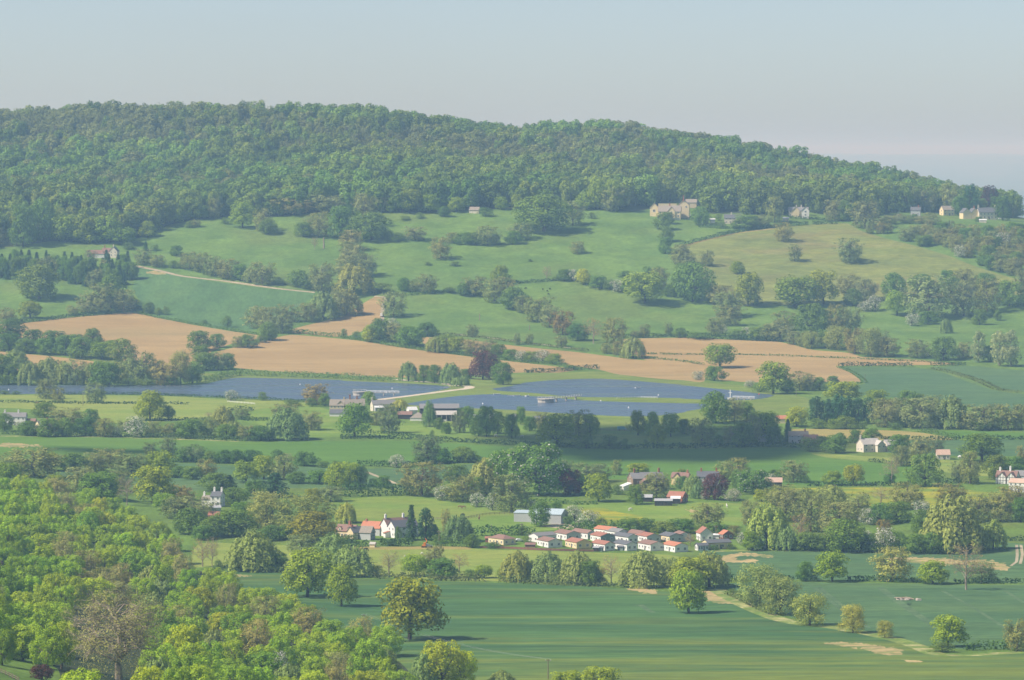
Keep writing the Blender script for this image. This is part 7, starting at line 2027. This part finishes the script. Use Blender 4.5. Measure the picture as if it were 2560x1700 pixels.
# rubble heap in the crop field
g = ground(*T('D3', 1560, 712))
o = link('rubble_heap', None); o.location = g; tag(o, 'heap of pale logs and stones lying in the crop field', 'rubble heap')
rr = random.Random(5)
for i in range(16):
    s = rr.uniform(.5, 1.1)
    v = [(x * rr.uniform(.7, 1.2), y * rr.uniform(.7, 1.2), z * rr.uniform(.6, 1.1)) for x, y, z in BOX_V]
    e = part('stone', (v, BOX_F), 'rubble', o)
    e.scale = (s * 1.6, s, s); e.rotation_euler = (rr.uniform(-.3, .3), rr.uniform(-.3, .3), rr.uniform(0, 3)); e.location = (rr.uniform(-4.6, 4.6), rr.uniform(-3, 3), s * .3)
for i in range(5):
    t_ = Tubes(); t_.add([(-2, 0, 0), (0, .1, .05), (2, 0, 0)], .3, .22, 7)
    e = part('log', (t_.v, t_.f), PALEBARK, o); e.location = (rr.uniform(-3.5, 3.5), rr.uniform(-2, 2), .6); e.rotation_euler = (0, rr.uniform(-.15, .15), rr.uniform(-.6, .6))


# ------------------------------------------------------------------ animals: one skinned body each kind
def animal_mesh(name, joints, edges, radii, mats):
    me = bpy.data.meshes.new(name + '_frame')
    me.from_pydata(joints, edges, [])
    o = bpy.data.objects.new(name + '_frame', me); COL.objects.link(o)
    sk = o.modifiers.new('skin', 'SKIN')
    for i, r in enumerate(radii):
        me.skin_vertices[0].data[i].radius = r if isinstance(r, tuple) else (r, r)
    me.skin_vertices[0].data[0].use_root = True
    ss = o.modifiers.new('smooth', 'SUBSURF'); ss.levels = 1; ss.render_levels = 1
    dg_ = bpy.context.evaluated_depsgraph_get()
    res = bpy.data.meshes.new_from_object(o.evaluated_get(dg_))
    bpy.data.objects.remove(o)
    res.name = name
    return res


def skin_ok(me): return me


def quad_animal(name, leg, body, neck, head, graze, thick):
    """joints of a standing four-footed animal facing +x; graze lowers the head"""
    zb = leg + body * .32
    J = [(0, 0, zb), (body * .55, 0, zb + .02), (-body * .55, 0, zb + .03), (-body * .72, 0, zb - .05)]
    E = [(0, 1), (0, 2), (2, 3)]
    Rr_ = [thick * .95, thick, thick * .98, thick * .45]
    # neck and head
    if graze: N = [(body * .85, 0, zb - .02), (body * 1.05, 0, zb * .55), (body * 1.12, 0, .28), (body * 1.32, 0, .12)]
    else: N = [(body * .8, 0, zb + .3), (body * .98, 0, zb + neck * .75), (body * 1.05, 0, zb + neck), (body * 1.05 + head, 0, zb + neck - head * .55)]
    b = len(J); J += N; E += [(1, b), (b, b + 1), (b + 1, b + 2), (b + 2, b + 3)]; Rr_ += [thick * .62, thick * .42, thick * .36, thick * .22]
    for sx, hind in ((body * .5, 0), (-body * .55, 1)):
        for s in (-1, 1):
            b = len(J)
            y = s * thick * .55
            if hind: P = [(sx, y, zb - thick * .5), (sx + .12, y, leg * .72), (sx - .14, y, leg * .42), (sx - .06, y, .05)]
            else: P = [(sx, y, zb - thick * .55), (sx + .02, y, leg * .75), (sx + .03, y, leg * .42), (sx, y, .05)]
            J += P; E += [(1 if not hind else 2, b), (b, b + 1), (b + 1, b + 2), (b + 2, b + 3)]
            Rr_ += [thick * .4, thick * .27, thick * .17, thick * .15]
    b = len(J)   # tail
    J += [(-body * .85, 0, zb - .25), (-body * .86, 0, zb - .75)]; E += [(3, b), (b, b + 1)]; Rr_ += [thick * .14, thick * .1]
    b = len(J)   # ears
    hp = J[6]
    J += [(hp[0], -.12, hp[2] + .2), (hp[0], .12, hp[2] + .2)]; E += [(6, b), (6, b + 1)]; Rr_ += [.05, .05]
    return animal_mesh(name, J, E, Rr_, None)


HORSE_UP = quad_animal('horse', 1.0, 1.15, .85, .45, False, .34)
HORSE_GR = quad_animal('grazing_horse', 1.0, 1.15, .85, .45, True, .34)
COW = quad_animal('cow', .85, 1.15, .4, .4, True, .42)
SHEEP = quad_animal('sheep', .42, .6, .3, .25, True, .34)


def animal(kind, me, mat, tile, x, y, rz, label, group):
    m = me.copy()
    m.materials.clear(); m.materials.append(MB[mat])
    m.polygons.foreach_set('use_smooth', np.ones(len(m.polygons), bool))
    o = link(kind, m); o.location = ground(*T(tile, x, y)); o.rotation_euler = (0, 0, R(rz))
    tag(o, label, kind, group)


for me, mat, tile, x, y, rz, lab in [
    (HORSE_GR, 'horse_black', 'D2', 845, 143, 180, 'dark horse grazing in the middle of the paddock'), (HORSE_UP, 'horse_brown', 'D2', 955, 166, 80, 'grey-brown horse facing away in the paddock'), (HORSE_GR, 'horse_brown', 'D2', 822, 88, 0, 'brown horse in front of blossoming hawthorn at paddock top'), (HORSE_GR, 'horse_brown', 'D2', 850, 90, 180, 'brown foal beside the horse at the paddock top'),
    (HORSE_GR, 'horse_white', 'D2', 1996, 104, 200, 'white horse grazing before the dark stables'), (HORSE_UP, 'horse_white', 'D3', 322, 83, 100, 'white horse standing in the buttercup paddock at right'), (HORSE_GR, 'horse_black', 'D3', 286, 141, 190, 'black horse grazing near the large olive bush'),
    (HORSE_GR, 'horse_white', 'C2', 1250, 700, 170, 'white horse grazing under the orchard trees'), (HORSE_GR, 'horse_white', 'C2', 1068, 694, 10, 'pale horse grazing at the foot of the orchard'), (HORSE_UP, 'horse_black', 'C2', 1206, 700, 90, 'dark horse beside the white one in the orchard'), (HORSE_UP, 'horse_black', 'C2', 931, 680, 90, 'dark horse at the left of the orchard'), (HORSE_GR, 'horse_white', 'C2', 1384, 688, 20, 'white horse left of the biggest shaded oak'),
    (HORSE_GR, 'horse_white', 'C1', 350, 420, 0, 'white horse in the meadow by the left reservoir'), (HORSE_GR, 'horse_brown', 'C1', 258, 470, 180, 'brown horse at the meadow hedge, far left'), (HORSE_GR, 'horse_brown', 'C1', 605, 442, 0, 'brown horse in the meadow left of the lone oak')]:
    animal('horse', me, mat, tile, x, y, rz, lab, 'grazing horses')
animal('cow', COW, 'cow_black', 'D2', 176, 380, 0, 'black cow below the timbered cottage', 'cattle')
for i, (x, y) in enumerate([(1276, 612), (1392, 618), (1422, 630), (1442, 616), (1430, 652)]):
    animal('cow', COW, 'cow_black', 'B2', x, y, random.uniform(0, 360), ['first', 'second', 'third', 'fifth', 'fourth'][i] + ' dark cow from left on the middle pasture', 'cattle')
for i, (x, y) in enumerate([(446, 418), (490, 434), (565, 400), (597, 433)]):
    animal('sheep', SHEEP, 'sheep_wool', 'D2', x, y, random.uniform(0, 360), ['first', 'second', 'third', 'fourth'][i] + ' white sheep from left below the white house', 'sheep')


# ------------------------------------------------------------------ clouds out of the picture whose shadows cross the valley
def cloud(label, target, up_h, size, seed, nb=26):
    rng = np.random.default_rng(seed)
    k = up_h / to_sun.z
    c = Vector(target) + to_sun * k
    V, F = [], []
    n, m = 14, 9
    for b in range(nb):
        a = rng.uniform(0, 6.283); q = math.sqrt(rng.uniform(0, 1))
        cx, cy_ = math.cos(a) * q * size[0] * .5, math.sin(a) * q * size[1] * .5
        r = rng.uniform(.16, .3) * min(size) * (1.15 - .5 * q)
        cz = rng.uniform(-.1, .35) * r
        base = len(V)
        for j in range(m + 1):
            th = math.pi * j / m
            for i in range(n):
                ph = 2 * math.pi * i / n
                w = r * (1 + .12 * math.sin(3 * ph + seed + b) * math.sin(2 * th))
                V.append((cx + w * math.sin(th) * math.cos(ph) * 1.25, cy_ + w * math.sin(th) * math.sin(ph) * 1.25, cz + w * math.cos(th) * .6))
        for j in range(m):
            for i in range(n):
                F.append((base + j * n + i, base + (j + 1) * n + i, base + (j + 1) * n + (i + 1) % n, base + j * n + (i + 1) % n))
    o = link('cloud', mesh('cloud', V, F, [MB['cloud_white']], smooth=True))
    o.location = c
    tag(o, label, 'cloud', kind='structure')


pm('cloud_white', (.85, .86, .88), rough=1.0, var=.03)
ct = ground(*T('C3', -130, 745))
cloud('white cloud above the picture shading the orchard and long green field', ct, 2400, (150, 235), 3)
cloud('second white cloud above the picture shading the field at left', ground(*T('C1', 850, 790)), 2400, (85, 45), 5, 12)
print('objects', len(bpy.data.objects))
